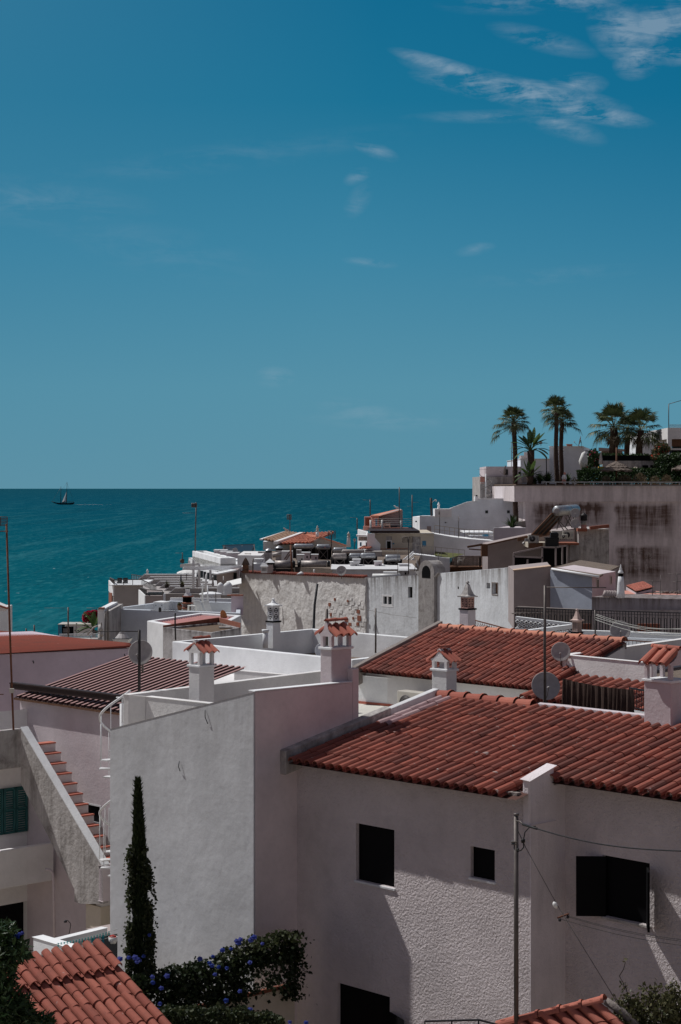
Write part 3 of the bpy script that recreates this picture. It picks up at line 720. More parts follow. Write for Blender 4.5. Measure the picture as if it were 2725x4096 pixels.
# ======================= dishes and masts over the roofs (near) =======================
dish('large grey satellite dish seen from behind at the foot of the tall forked mast',(2184,2744),35.4,57,175,20)
antenna('tall grey mast with two long horizontal aerial booms beside the ridge',(2181,2342),(2181,2822),35.1,.028,
  [('yagi',(2305,2350),1,-.12,(1.12,3,.10)),('yagi',(2120,2452),1,.4,(.75,8,.22))])
dish('rust spotted satellite dish over the red tiles left of the white parapet',(2244,2607),39.5,38,190,15)
dish('pale satellite dish behind the white parapet with cord tied mast',(2482,2522),50,40,185,18)
antenna('dark mast wrapped in white plastic at its foot holding the washing lines',(2381,2440),(2381,2606),43,.02,[])
m=MB()
for k in range(14): m.leaf(P((2378+random.uniform(-12,14),2612+random.uniform(-10,8)),42.6),.14,0,.8)
m.lathe(P((2381,2618),42.6),[(.09,0),(.07,.1),(.03,.2)],8); tag(m.build('plastic_wrap','plastic'),'crumpled white plastic wrapped round the foot of the dark mast','plastic wrap')
for k,(ya,yb) in enumerate(((2455,2505),(2460,2522),(2470,2500),(2478,2532))):
    a=P((2381,ya),43); b=P((2760,yb+12),41-k*.5); pts=[a.lerp(b,i/10)-UP*.12*math.sin(math.pi*i/10) for i in range(11)]
    tag(MB().tube(pts,.006,4).build('clothes_line','rope'),'thin washing line strung from the dark mast across to the right','clothes line','washing lines from the dark mast')
# left tall aerial
antenna('tall thin aerial mast standing on the left parapet before the sea',(26,2095),(54,2920),38.6,.022,
  [('grid',(2,2085),.5,1,(.34,.18,.006)),('yagi',(5,2125),1,.5,(.3,5,.2)),('yagi',(-10,2778),1,.2,(.25,4,.2))],mat='rust')
m=MB(); m.box(P((47,2772),38.5),.09,.07,.09); tag(m.build('junction_box','creampaint'),'small beige junction box clamped to the tall left mast','box')
dish('large grey satellite dish with dark mast above the brown ribbed roof',(562,2610),37.6,49,190,14)
antenna('dark mast before the grey dish with one long boom pointing left',(557,2520),(557,2772),37.3,.032,[('yagi',(463,2526),-1,-.05,(.95,3,.05))],mat='mast_dark')
# ======================= brown ribbed roof and stair wall =======================
st=thing('house','mauve house with brown ribbed metal roof and white outside stairs','house',P((300,3900),39))
e0=P((55,2790),41.8); rk=math.tan(R(12.9)); Vr=(W+UP*rk).normalized()
nb=int(along(e0,EV,500)/.205)+1; Lr=3.16/Vr.to_2d().length
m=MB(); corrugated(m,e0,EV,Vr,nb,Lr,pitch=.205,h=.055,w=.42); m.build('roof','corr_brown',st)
Le=nb*.205
m=MB(); m.obox(e0-UP*.05,EV*Le,W*.03,UP*.045); m.build('eave_board','wood',st)
ob=P((49,2745),42.3); b2=P((522,2801),38.95); m=MB(); m.bar(ob,b2,.12,.11); m.bar(ob+UP*.075,b2+UP*.075,.16,.03); m.build('steel_beam','darkwood',st)
m=MB(); 
for k in range(60):
    p=e0+EV*random.uniform(.3,2.2)+W*random.uniform(.2,.34); p.z=e0.z+.09+.06*rk; m.tube([p,p+EV*.06+UP*.03,p+EV*.1],.008,4)
m.build('chain','mast',st)['kind']='stuff'
Cw=e0+W*.12; x0=along(Cw,EV,80); x1=along(Cw,EV,520); nW=outn(EV)
ho=[hole(Cw,EV,325,404,3206,3284),hole(Cw,EV,434,500,3232,3447)]
m=MB(); holewall(m,Cw,EV,nW,x1,GB,e0.z-.02,e0.z-.02,ho,rev=.12,s0=x0)
a=Cw+EV*x0; m.poly(V((a.x,a.y,GB)),a-UP*.02,a+W*3.0+UP*.6,V(((a+W*3).x,(a+W*3).y,GB))); m.build('wall','pinkwhite',st)
MB().prism([V((p.x,p.y,e0.z-.1)) for p in (Cw+EV*x0+W*.15,Cw+EV*x1+W*.15,Cw+EV*x1+W*2.9,Cw+EV*x0+W*2.9)],GB).build('wall','purple',st)
for (a_,b_,z0,z1),nm,fw in ((ho[0],'window',.035),(ho[1],'door',.05)):
    f=MB(); o=Cw+EV*a_-nW*.05; o=V((o.x,o.y,z0)); wd=b_-a_; hh=z1-z0
    for x,z,ww_,h_ in ((0,0,wd,fw),(0,hh-fw,wd,fw),(0,fw,fw,hh-2*fw),(wd-fw,fw,fw,hh-2*fw)): f.obox(o+EV*x+UP*z,EV*ww_,nW*.056,UP*h_)
    fr=f.build(nm,'whitepaint',st); MB().obox(o+EV*fw+UP*fw-nW*.02,EV*(wd-2*fw),nW*.02,UP*(hh-2*fw)).build('pane','black',fr)
(a_,b_,z0,z1)=ho[0]; o=Cw+EV*(a_-.02); MB().obox(V((o.x,o.y,z0-.04)),EV*(b_-a_+.04),nW*.05,UP*.038).build('window_sill','white_bright',st)
# outside stair: flank wall polygon, coping, treads
F0=P((85,2913),40.0)
poly=[(85,2913),(411,3465),(411,3616),(325,3616),(298,3607),(298,3558),(190,3340),(84,3135)]
q=[onwall(p,F0,EV) for p in poly]; n=len(q); r_=[p+W*.14 for p in q]
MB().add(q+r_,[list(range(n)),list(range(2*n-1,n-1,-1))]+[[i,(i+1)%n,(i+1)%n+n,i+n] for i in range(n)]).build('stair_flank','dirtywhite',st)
dn_=(q[1]-q[0]); up_=UP*.03
MB().add([q[0]-W*.02,q[1]-W*.02,q[1]+W*.17,q[0]+W*.17,q[0]-W*.02+up_,q[1]-W*.02+up_,q[1]+W*.17+up_,q[0]+W*.17+up_],[[4,5,6,7],[0,1,5,4],[1,2,6,5],[2,3,7,6],[3,0,4,7]]).build('stair_coping','white_bright',st)
kq=onwall((411,3465),F0,EV); k2=kq+W*.66; m=MB(); m.prism([kq+EV*.002+UP*.0,kq+EV*.002+W*.66,kq+W*.66-EV*.14,kq-EV*.14],kq.z-.72); m.build('landing_parapet','pinkwhite',st,bevel=.01)
Ls=F0+W*.4; ta=along(Ls,EV,181); tb=along(Ls,EV,402); tr=MB(); bs_=MB()
za=onwall((181,3009),Ls,EV).z; zb_=onwall((400,3427),Ls,EV).z
for k in range(-1,12):
    t=ta+(tb-ta)*k/10; z=za+(zb_-za)*k/10; o=F0+W*.145+EV*t; run=(tb-ta)/10
    bs_.obox(V((o.x,o.y,z-.9)),EV*run,W*.52,UP*.87); tr.obox(V((o.x,o.y,z-.028))-EV*.0,EV*(run+.02),W*.52,UP*.028)
bs_.build('stair_risers','white',st); tr.build('stair_treads','redfloor',st)
# facade in the shade below the stairs
FF=P((84,3000),40.15); nE=EV
def band(y0,y1,pa,pb,mb,off=0,th=.15):
    a=onwall((pa,y0),FF,W); b=onwall((pb,y0),FF,W); z1=a.z; z0=onwall((pa,y1),FF,W).z
    mb.obox(V((a.x,a.y,z0)),V((b.x-a.x,b.y-a.y,0)),U*th,UP*(z1-z0))
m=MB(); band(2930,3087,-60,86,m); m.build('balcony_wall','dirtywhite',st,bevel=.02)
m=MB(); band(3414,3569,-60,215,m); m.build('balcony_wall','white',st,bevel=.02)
m=MB(); a=onwall((-60,3560),FF,W); m.obox(a+U*.16-UP*.05,W*2.6,U*1.0,UP*.2); a=onwall((-60,3080),FF,W); m.obox(a+U*.16-UP*.05,W*1.6,U*1.0,UP*.2); m.build('balcony_floor','white',st)
FB=FF+U*1.15; m=MB()
ho=[hole(FB,W,-40,108,3160,3345),hole(FB,W,118,165,3149,3246),hole(FB,W,-60,109,3635,3900),hole(FB,W,130,168,3598,3685)]
sa=along(FB,W,-120); sb=along(FB,W,440)
holewall(m,FB,W,outn(W),sb,GB,EYE-4.9,EYE-4.9,ho[1:],rev=.15,s0=sa); m.build('wall','white',st)
for (a_,b_,z0,z1) in ho[1:]:
    o=FB+W*a_+U*.15; MB().obox(V((o.x,o.y,z0)),W*(b_-a_),U*.02,UP*(z1-z0)).build('window_pane','black',st)
(a_,b_,z0,z1)=ho[0]
for k in range(3):
    wl=(b_-a_)/3; o=FB+W*(a_+wl*k)+EV*.03; o=V((o.x,o.y,z0)); f=MB()
    for x,z,ww_,h_ in ((0,0,wl-.02,.05),(0,z1-z0-.05,wl-.02,.05),(0,(z1-z0)*.5,wl-.02,.05),(0,0,.05,z1-z0),(wl-.07,0,.05,z1-z0)): f.obox(o+W*x+UP*z,W*ww_,EV*.035,UP*h_)
    sl=MB()
    for i in range(20): z=(z1-z0)*(i+.5)/20; sl.obox(o+W*.05+UP*z,W*(wl-.12),EV*.012+UP*-.012,UP*.022)
    sh=f.build('shutter','teal',st); sl.build('slats','teal',sh)
pp=[P(p,39.9) for p in ((181,3477),(200,3480),(211,3492),(214,3520),(219,3790))]
MB().tube(pp,.028,8).build('drain_pipe','pinkwhite',st)
cl0=onwall((344,3612),F0+W*.1,EV); cl1=onwall((402,3612),F0+W*.1,EV); m=MB(); m.obox(V((cl0.x,cl0.y,cl0.z-.75)),V((cl1.x-cl0.x,cl1.y-cl0.y,0)),W*.25,UP*.74); m.build('pillar','cream',st)
a=P((344,3700),37.3); m=MB(); m.obox(a-UP*.3,EV*.6,W*1.2,UP*.22); m.build('ledge','taupe',st)
pl=[P(p,37.9) for p in ((262,3682),(272,3683),(281,3693),(283,3700),(278,3730),(273,3745))]
sw=thing('shower','black hand shower on the wall under the stairs','shower',pl[-1]); MB().tube(pl,.008,6).build('hose','iron',sw); MB().lathe(pl[0]-UP*.04,[(.035,0),(.03,.03),(.01,.05)],10).build('shower_head','iron',sw)
# low white walls at the yard, washing line
yd=thing('garden_wall','low white garden wall with bright top at the foot of the stairs','wall',P((300,3850),33))
m=MB(); a=P((205,3766),33.2); b=P((430,3711),34.6); wallband(m,a,b,.14,1.0); m.build('wall','white_bright',yd,bevel=.01)
m=MB(); a=P((132,3748),32.6); b=P((274,3790),31.4); m.prism([a,b,b+W*.2,a+W*.2],a.z-1.0); m.build('wall','white_bright',yd,bevel=.02)
gp=MB(); gp.prism([P((385,3752),33.0),P((470,3735),33.2),P((470,3900),32.0),P((385,3900),31.8)],GB); gp.build('black_block','black',yd)  # solid black block at the right end of the yard
cols=[(.45,.45,.47),(.5,.5,.5),(.35,.02,.03),(.5,.48,.5),(.02,.25,.3),(.38,.12,.3),(.5,.5,.52),(.02,.2,.28)]
la=P((205,3780),31.6); lb=P((470,3718),32.3)
for dy in (0,22):
    a=P((205,3780+dy),31.6); b=P((470,3718+dy),32.3)
    tag(MB().tube([a.lerp(b,i/8)-UP*.03*math.sin(math.pi*i/8) for i in range(9)],.004,4).build('clothes_line','rope'),'pale cord of the washing line above the yard by the stairs','clothes line','washing lines above the yard')
for k,f in enumerate((.30,.42,.47,.53,.60,.66,.71,.76)):
    p=la.lerp(lb,f)-UP*(.02+.03*math.sin(math.pi*f)); d=(lb-la).normalized(); wdt=random.uniform(.05,.09); hg=random.uniform(.10,.2)
    mm=flat('cloth_dye',cols[k],.9,var=.1); m=MB(); nn=6
    vs=[p+d*wdt*(i/nn)+outn(d)*.012*math.sin(i*1.9)*(j*.5)-UP*hg*j/3 for j in range(4) for i in range(nn+1)]
    m.add(vs,[[j*7+i,j*7+i+1,(j+1)*7+i+1,(j+1)*7+i] for j in range(3) for i in range(nn)],0,True)
    nm=('white sock','white cloth','dark red cloth','pale underwear piece','teal cloth','purple cloth','white towel','long teal cloth')[k]
    o=tag(m.build('laundry',mm),f'small {nm} pegged to the washing line, piece {("leftmost","second from the left","third from the left","fourth from the left","fifth from the left","sixth from the left","seventh from the left","rightmost")[k]}','laundry','laundry on the washing line')
pgm=flat('peg_turquoise',(.05,.42,.42),.5,var=0)
for k in range(18):
    f=.1+.045*k; p=la.lerp(lb,min(f,.9))-UP*(.02+.03*math.sin(math.pi*f))
    m=MB(); m.bar(p+UP*.035,p-UP*.03+V((.012,0,0)),.012,.012); m.bar(p+UP*.035+V((.01,0,0)),p-UP*.03-V((.008,0,0)),.010,.012)
    tag(m.build('clothes_peg',pgm),'turquoise clothes peg on the washing line by the stairs','clothes peg','turquoise pegs on the washing line')
bk=thing('peg_basket','small white basket of red pegs hanging by the gable wall corner','basket',P((452,3775),32.6))
MB().lathe(P((452,3775),32.6),[(.045,0),(.075,.05),(.08,.12),(.075,.12),(.07,.06),(.02,.02)],16).build('bowl','plastic',bk)
MB().lathe(P((452,3750),32.6),[(.07,0),(.05,.03),(.01,.045)],10).build('pegs','flower_red',bk)
# spiral stair behind the gable
sp=thing('spiral_staircase','white painted spiral staircase half hidden behind the gable wall','staircase',P((500,3450),37.3))
ax=P((488,3000),37.4); ax.z=EYE-8.6; rad=.44; pit=1.9
hel=lambda an,z,r=rad:V((ax.x+math.cos(an)*r,ax.y+math.sin(an)*r,z))
ang=lambda z:(z-ax.z)/pit*2*math.pi+5.53
m=MB(); zz0=ax.z+.9; N=110
for off,rr in ((0.0,.016),(.0,.0)):
    if rr: m.tube([hel(ang(zz0+i*.034-.9),zz0+i*.034) for i in range(N)],.024,6)
m.build('handrail','whitepaint',sp)
tr=MB(); bl=MB()
for k in range(19):
    z=ax.z+.20*k; a0=ang(z); a1=a0+.5
    c=V((ax.x,ax.y,z)); tr.prism([c+UP*.02,hel(a0,z+.02),hel((a0+a1)/2,z+.02,rad*1.03),hel(a1,z+.02)],z-.005)
    bl.tube([hel(a0+.1,z),hel(a0+.1,z+.9)],.009,5)
tr.build('treads','whitepaint',sp); bl.build('balusters','whitepaint',sp)
MB().tube([V((ax.x,ax.y,ax.z)),V((ax.x,ax.y,ax.z+4.3))],.045,10).build('centre_post','whitepaint',sp)
m=MB(); a=P((505,2795),36.9); b=P((505,2910),36.9); m.tube([b,a],.035,8); a=P((466,2790),37.1); b=P((585,2789),36.6); m.tube([a,b],.014,6)
for f in (.2,.5,.75): q_=a.lerp(b,f); m.tube([q_,q_-UP*.5],.01,5)
m.build('landing_railing','whitepaint',sp)
# ======================= foreground: tiled roofs, pole, vines, cypress =======================
fr=thing('tiled_roof','orange red barrel tile roof at the bottom left with mortared ridge','roof',P((300,4096),28))
Sg=P((405,3800),28.8); pd=math.tan(R(26)); Vd=(EV-UP*pd).normalized()      # down the slope
nrw=11; rl=.29; Of=Sg+Vd*(nrw*rl)
m=MB(); eL=-W; ncf=16
tiles(m,Of-W*0.0,eL,-Vd,ncf,nrw,pitch=.19,row=rl,r=.072,seg=8,jit=.9,lift=lambda j:.07 if j>=nrw-2 else 0); m.build('roof','tile_new',fr)
MB().poly(Sg+W*.03,Sg-W*3,Sg-W*3+Vd*3.3,Sg+W*.03+Vd*3.3).build('roof_underlay','under',fr)
MB().prism([p-UP*.03 for p in (Sg,Sg+Vd*3.2,Sg+Vd*3.2-W*3,Sg-W*3)],GB).build('wall','white',fr)
m=MB(); pts=[]
n=16
for i in range(n+1):
    p=Sg-Vd*.02+UP*.05-W*(3*i/n); pts.append(p+V((random.gauss(0,.012),random.gauss(0,.012),random.gauss(0,.012))))
m.tube(pts,[.07+random.uniform(-.015,.02) for _ in pts],8); m.build('ridge_mortar','mortar',fr)
# --- ridge bottom right
f2=thing('tiled_roof','small tiled roof with round ridge tiles at the bottom right below the wall','roof',P((2300,4096),26.6))
ra=P((1990,4104),27.1); rb=P((2424,4004),26.4); m=MB(); ridge(m,ra,rb,r=.085,ln=.42); m.build('ridge_tiles','tile_new',f2)
dr=(rb-ra).normalized(); dsl=V((.55,-.62,-.42)).normalized(); m=MB(); 
tiles(m,rb+dsl*1.4+V((0,0,-.05)),-dr,-dsl,8,4,pitch=.2,row=.36,seg=8); m.build('roof','tile_new',f2)
MB().poly(ra-UP*.1,rb-UP*.1,rb+dsl*1.5-UP*.12,ra+dsl*1.5-UP*.12).build('roof_underlay','under',f2)
MB().tube([rb+UP*.0,rb+V((.22,-.05,-.14)),rb+V((.45,-.1,-.36)),rb+V((.7,-.1,-.66))],[.055,.06,.065,.06],8).build('verge_mortar','mortar',f2)
# --- pole with cable
pl=thing('utility_pole','thin grey steel pole with wire brackets in front of the stucco wall','pole',P((2066,4200),26.9))
MB().tube([P((2066,4200),26.9),P((2065,3265),26.9)],.034,12).build('pole','mast',pl)
m=MB(); m.tube([P((2065,3284),26.85),P((2082,3287),26.8),P((2095,3300),26.7)],.012,6); m.obox(P((2046,3372),26.84),V((.09,0,0)),V((0,.09,0)),UP*.018)
m.obox(P((2046,3380),26.84),V((.09,0,0)),V((0,.09,0)),UP*.012); m.lathe(P((2066,3262),26.9),[(.04,0),(.04,.03)],12); m.build('bracket','mast',pl)
m=MB(); m.tube([P(p,26.7) for p in ((2144,3306),(2118,3310),(2100,3330),(2094,3365),(2095,3390),(2085,3402),(2072,3404))],.009,6)
m.tube([P(p,26.75) for p in ((2070,3320),(2085,3350),(2095,3370),(2102,3388))],.006,5)
m.lathe(P((2093,3372),26.68),[(.022,0),(.03,.02),(.03,.05),(.015,.06)],8); m.lathe(P((2072,3408),26.8),[(.015,0),(.022,.02),(.015,.05)],8)
m.build('wire_loop','cable',pl)
a=P((2092,3298),26.7); b=P((2800,3407),21.0)
pts=[a.lerp(b,i/20)-UP*.10*math.sin(math.pi*i/20) for i in range(21)]
m=MB().tube(pts,.0085,6); m.tube([pts[0],pts[1],pts[2]],.017,6); tag(m.build('overhead_cable','cable'),'thick black twisted cable running from the pole to the right edge','cable')
a=P((2102,3388),26.7); c=P((2228,3618),26.2); b=P((2470,4012),25.4)
m=MB().tube([a,c],.0045,5); m.tube([c,b],.0045,5); g=thing('guy_wire','dark guy wire slanting down from the pole with a white egg insulator','wire',b)
m.build('wire','cable',g); MB().lathe(c-UP*.055,[(.01,0),(.028,.02),(.035,.05),(.028,.08),(.01,.10)],14,V((-.45,0,.9))).build('insulator','plastic',g)
a=P((2232,3672),27.8); bb=P((2275,3656),28.5); br=thing('wall_bracket','small iron bracket with two insulators on the inner wall corner','bracket',a)
MB().bar(a,bb,.02).build('arm','rust',br)
for p in (P((2240,3676),27.8),P((2272,3664),28.4)): MB().lathe(p-UP*.04,[(.012,0),(.022,.01),(.022,.04),(.01,.05)],8).build('insulator','iron',br)
for k,(pa,pb) in enumerate((((2240,3676),(2800,3792)),((2272,3664),(2800,3768)),((2272,3668),(2800,3775)))):
    a=P(pa,27.8 if k==0 else 28.4); b=P(pb,24)
    tag(MB().tube([a.lerp(b,i/12)-UP*.05*math.sin(math.pi*i/12) for i in range(13)],.0035,4).build('overhead_wire','cable'),'thin dark wire running right from the wall bracket','wire','thin wires from the wall bracket')
m=MB(); pts=[P(p,26) for p in ((1700,4086),(1915,4080),(2030,4110))]; m.bar(pts[0],pts[1],.035,.02); m.bar(pts[1],pts[2],.035,.02)
for f in (0,.5,1): q_=pts[0].lerp(pts[1],f); m.bar(q_,q_-UP*.5,.02)
tag(m.build('railing','iron'),'dark metal handrail peeking in at the bottom edge left of the pole','railing')
# --- chain link fence with vine
fa=P((1180,3715),32.4); fb=P((395,3905),29.6); fb.z=fa.z; fd=(fb-fa); FL=fd.length; fd.normalize()
fn=thing('chain_link_fence','diamond wire fence on a red brown beam under the vine','fence',V((fa.x,fa.y,fa.z-1.3)))
m=MB(); hF=.95
stp=.075; k=0.0
FM_=FL*.33
while k<FM_:
    for s_ in (1,-1):
        a=fa+fd*k; ln=hF
        e=k+s_*ln
        e_c=min(max(e,0),FM_); zz_=abs(e_c-k)
        m.bar(a-UP*0,fa+fd*e_c-UP*zz_,.0035,.0035)
        a2=fa+fd*k-UP*hF; e=k+s_*ln; e_c=min(max(e,0),FM_); m.bar(a2,fa+fd*e_c-UP*(hF-abs(e_c-k)),.0035,.0035)
    k+=stp
m.build('wire_mesh','mast',fn)
m=MB(); m.bar(fa-UP*hF,fb-UP*hF,.07,.06); m.build('beam','brick',fn)
m=MB()
for f in (0,.32,.7):
    q_=fa+fd*FL*f; MB().tube([q_-UP*.25,q_-UP*(hF+.3)],.02,6).build('post','iron',fn)
gw=thing('garden_wall','cream garden wall under the chain link fence','wall',V((fa.x,fa.y,GB)))
m=MB(); a=fa-UP*(hF+.045)+U*.0; b=fb-UP*(hF+.045); m.prism([a,b,b+U*.15,a+U*.15],GB); m.build('wall','cream',gw,bevel=.01)
random.seed(11)
vn=thing('flowering_vine','dense dark vine with blue morning glories covering the garden fence','vine',V((fa.x-1.4,fa.y-1.4,fa.z-1.8)))
m=MB(); nl=0
def vden(f,z):   # coverage of the fence at fraction f from the right, depth z under the top
    if f<.08: return .9 if z<.75 else .5
    if f<.30: return .95 if z<.45 else (.30 if z<1.0 else .05)
    return .95 if z<.95 else .75
while nl<17000:
    f=random.random(); z=random.uniform(-.10,1.9); 
    top=-.02+.10*noise.noise(V((f*14,1,0)))+.05*noise.noise(V((f*40,3,0)))
    top+=.2*min(1,max(0,(f-.25)/.25))
    if z<top: continue
    if f<.22 and z>1.15: continue
    d=vden(f,z)*(1 if noise.noise(V((f*22,z*6,7)))>-.12 else .35)
    if z>.9 and .12<f<.62: d*=.45
    if random.random()>d: continue
    p=fa+fd*FL*f-UP*z+EV*abs(random.gauss(0,.16))-fd*0+V((0,0,0))
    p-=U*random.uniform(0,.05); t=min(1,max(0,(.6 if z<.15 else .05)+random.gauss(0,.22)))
    m.leaf(p,random.uniform(.045,.085),t,.95); nl+=1
m.build('foliage','leaf_vine',vn)
# trailing bed along the bottom
m=MB()
for k in range(9000):
    px=random.uniform(560,1130); y0=4035+25*noise.noise(V((px*.02,0,3)))+(max(0,px-950))*.22
    y=y0+abs(random.gauss(0,45)); Yd=random.uniform(27.8,29.2)
    p=P((px,y),Yd); m.leaf(p,random.uniform(.04,.08),min(1,max(0,.35+random.gauss(0,.3))),.95)
m.build('trailing_foliage','leaf_vine',vn)
fm=MB()
def flower(m,p,s):
    c=p; vs=[c+V((0,.03,0))]
    for i in range(10):
        an=2*math.pi*i/10; r_=s*(1 if i%2 else .8); vs.append(c+V((math.cos(an)*r_,-.01+random.uniform(-.02,.02),math.sin(an)*r_*.9)))
    m.add(vs,[[0,i+1,(i+1)%10+1] for i in range(10)],random.random())
bl=[(948,3765),(962,3758),(955,3772),(890,3800),(925,3795),(838,3852),(848,3862),(852,3826),(875,3868),(908,3872),(1010,3752),(1018,3748),(1004,3760),(1050,3775),(646,3952),(610,3908),(668,3904),(515,3830),(548,3848),(552,3838),(540,3830),(480,3835),(800,3836),(985,4060),(978,4070),(715,4083),(690,4080),(1040,4088),(1225,4090),(1160,4088),(885,4050),(1000,4040),(860,3898),(640,4015),(632,4040),(612,3930),(905,4002),(930,4052),(1000,3850),(960,3965)]
for px,py in bl: flower(fm,P((px,py),28.3 if py>3960 else 28.8+(px-400)/780*2.3),random.uniform(.035,.055))
fm.build('flowers','flower_blue',vn)
# --- cypress with climbing vine
random.seed(5)
cy=thing('cypress_tree','slim dark cypress wrapped in climbing vine before the plain gable wall','tree',P((560,4000),30.4))
b=P((566,3950),30.4); t_=P((551,3125),30.4); m=MB(); HT=(t_-b).length
MB().tube([b-UP*.8,b.lerp(t_,.5),t_-UP*.1],[.06,.04,.006],8).build('trunk','bark_dark',cy)
def crad(f): # half width in metres at height fraction f (0 = base)
    if f>.93: return .02+.015*math.sin(f*90)*0+ (1-f)*.25
    if f>.55: return .05+ (.93-f)*.21
    return .125
for k in range(15000):
    f=random.random()**.9; rr=crad(f)*(.8+.3*noise.noise(V((f*18,random.randint(0,3),2)))); 
    if random.random()<.45: rr*=random.random()**.5
    an=random.uniform(0,2*math.pi); c=b.lerp(t_,f)+V((math.cos(an)*rr,math.sin(an)*rr,0))
    d=V((math.cos(an)*.35,math.sin(an)*.35,1)).normalized()
    m.leaf(c,random.uniform(.05,.11),min(1,max(0,random.gauss(.3,.3))),.16,d)
for k in range(260):       # sprigs standing off the outline near the tip
    f=random.uniform(.72,.995); an=random.uniform(0,6.28); c=b.lerp(t_,f); 
    m.leaf(c+V((math.cos(an)*crad(f)*.7,0,0)),random.uniform(.08,.14),.4,.12,V((math.cos(an)*.8,math.sin(an)*.3,.9)).normalized())
m.build('crown','leaf_cypress',cy)
m=MB()
for k in range(5200):
    f=random.random()**1.15*.68; side=random.choice((-1,1,1)); gx=noise.noise(V((f*10,side*3,1)))
    if gx<-.25: continue
    w_=(.125+.09*(1-f/.68)+.06*gx); x=side*w_*random.uniform(.55,1.12); p=b.lerp(t_,f)+V((x,-random.uniform(.0,.18),random.gauss(0,.02)))
    m.leaf(p,random.uniform(.035,.07),min(1,max(0,random.gauss(.5,.3))),.95)
for s in range(26):   # hanging strands
    f=random.uniform(.08,.66); side=random.choice((-1,1,1)); x=side*random.uniform(.13,.24); p=b.lerp(t_,f)+V((x,-.1,0))
    for j in range(16): m.leaf(p+V((random.gauss(0,.012)+.01*j*side*.3,0,-.028*j)),.045,random.random(),.95)
m.build('climbing_vine','leaf_vine',cy)
m=MB()
for px,py in ((575,3825),(560,3842),(598,3740),(470,3838)): flower(m,P((px,py),30.1),.035)
m.build('flowers','flower_blue',cy)
# --- bush bottom right
def shrub(m,c,rx,ry,rz,n,size,seed=1,asp=.6,tm=.4,clump=.35,d=None):
    random.seed(seed)
    k=0
    while k<n:
        u=V((random.gauss(0,1),random.gauss(0,1),random.gauss(0,1))).normalized(); r_=random.random()**.35
        r_*=1+clump*noise.noise(u*2.3+V((seed,0,0)))+.2*noise.noise(u*6)
        if noise.noise(u*4.5+V((seed*3,0,0)))<-.28 and r_>.6: continue
        p=c+V((u.x*rx,u.y*ry,u.z*rz))*r_
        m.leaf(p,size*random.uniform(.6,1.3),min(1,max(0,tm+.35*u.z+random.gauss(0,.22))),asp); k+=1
bu=thing('bush','small leafed olive green bush at the bottom right corner','bush',P((2620,4300),26.5))
m=MB(); shrub(m,P((2640,4090),26.5),.46,.4,.52,2300,.07,3,.6,.35); shrub(m,P((2520,4095),26.5),.26,.3,.40,1000,.07,4,.6,.35); shrub(m,P((2720,4060),26.5),.3,.3,.42,900,.07,9,.6,.3)
m.build('foliage','leaf_bush',bu)
m=MB()
random.seed(3)
for (x0,y0,x1,y1) in ((2520,4060,2500,3930),(2500,3960,2478,3905),(2478,3905,2502,3850),(2600,4050,2620,3930),(2480,4040,2455,3975),(2690,4000,2700,3930),(2640,4050,2570,3940),(2530,4080,2490,3990)):
    m.tube([P((x0,y0),26.4),P(((x0+x1)/2+5,(y0+y1)/2),26.4),P((x1,y1),26.4)],.006,5)
m.build('twigs','bark_dark',bu)
m=MB()
for (x0,y0,x1,y1,n) in ((2500,3990,2498,3935,20),(2520,4060,2500,3930,30),(2600,4050,2620,3930,40),(2690,4000,2705,3925,34),(2640,4050,2570,3940,40),(2480,4040,2455,3975,26),(2504,3852,2500,3842,8),(2530,4080,2490,3990,30)):
    for i in range(n):
        f=random.random(); m.leaf(P((x0+(x1-x0)*f+random.gauss(0,8),y0+(y1-y0)*f+random.gauss(0,5)),26.4),.06,random.random(),.5)
m.build('sprig_leaves','leaf_bush',bu)
# --- dark tree bottom left
dt=thing('tree','dark overhanging tree with long leaves in the bottom left corner','tree',P((-20,4200),24))
m=MB(); random.seed(8)
def lcl(cx,cy,rx,ry,n,sz=.12):
    for k in range(n):
        a=random.uniform(0,6.28); r_=random.random()**.5; px=cx+math.cos(a)*rx*r_; py=cy+math.sin(a)*ry*r_
        m.leaf(P((px,py),24+random.gauss(0,.25)),sz*random.uniform(.6,1.2),min(1,max(0,random.gauss(.15,.2))),.3)
for a in ((0,3740,60,50,500),(40,3800,70,42,700),(-20,3840,80,60,800),(10,3900,50,60,500),(10,4000,60,80,900),(60,4060,70,50,900),(150,4085,60,26,500),(25,3720,30,30,200),(0,4090,120,40,900),(95,4010,30,25,160),(80,3820,35,18,160)): lcl(*a)
m.build('foliage','leaf_hedge',dt)
m=MB(); m.tube([P((-60,4300),24),P((0,4000),24),P((30,3800),24),P((45,3740),24)],[.05,.04,.02,.006],6); m.build('branches','bark_dark',dt)
m=MB()
for px,py in ((65,3742),(78,3736),(90,3732),(72,3748)): flower(m,P((px,py),24),.03)
m.build('flowers','flower_blue',dt)
random.seed(21)
# ======================= mauve wall with red corrugated roof, left =======================
mh=thing('house','mauve walled house with a flat rusty red corrugated roof before the sea','house',P((250,2700),49))
d0=P((-40,2620),48.0); d1=P((518,2594),50.0); dd=(d1-d0); dd.z=0; dl=dd.length; dd.normalize(); d1=V((d1.x,d1.y,d0.z)); nb_=-outn(dd)
m=MB(); m.prism([d0,d1,d1+nb_*7,d0+nb_*7],GB); m.build('wall','purple',mh)
# roof sheet: near edge over the wall, far edge higher on the left
far0=P((-40,2528),57.0); far1=P((518,2583),51.2); m=MB(); n=34; vs=[]
for i in range(n*2+1):
    f=i/(n*2); a=(d0-nb_*.1).lerp(far0,f); b=(d1-nb_*.1+dd*.05).lerp(far1,f); z=.05*(i%2)+.03; vs+= [a+UP*z,b+UP*z]

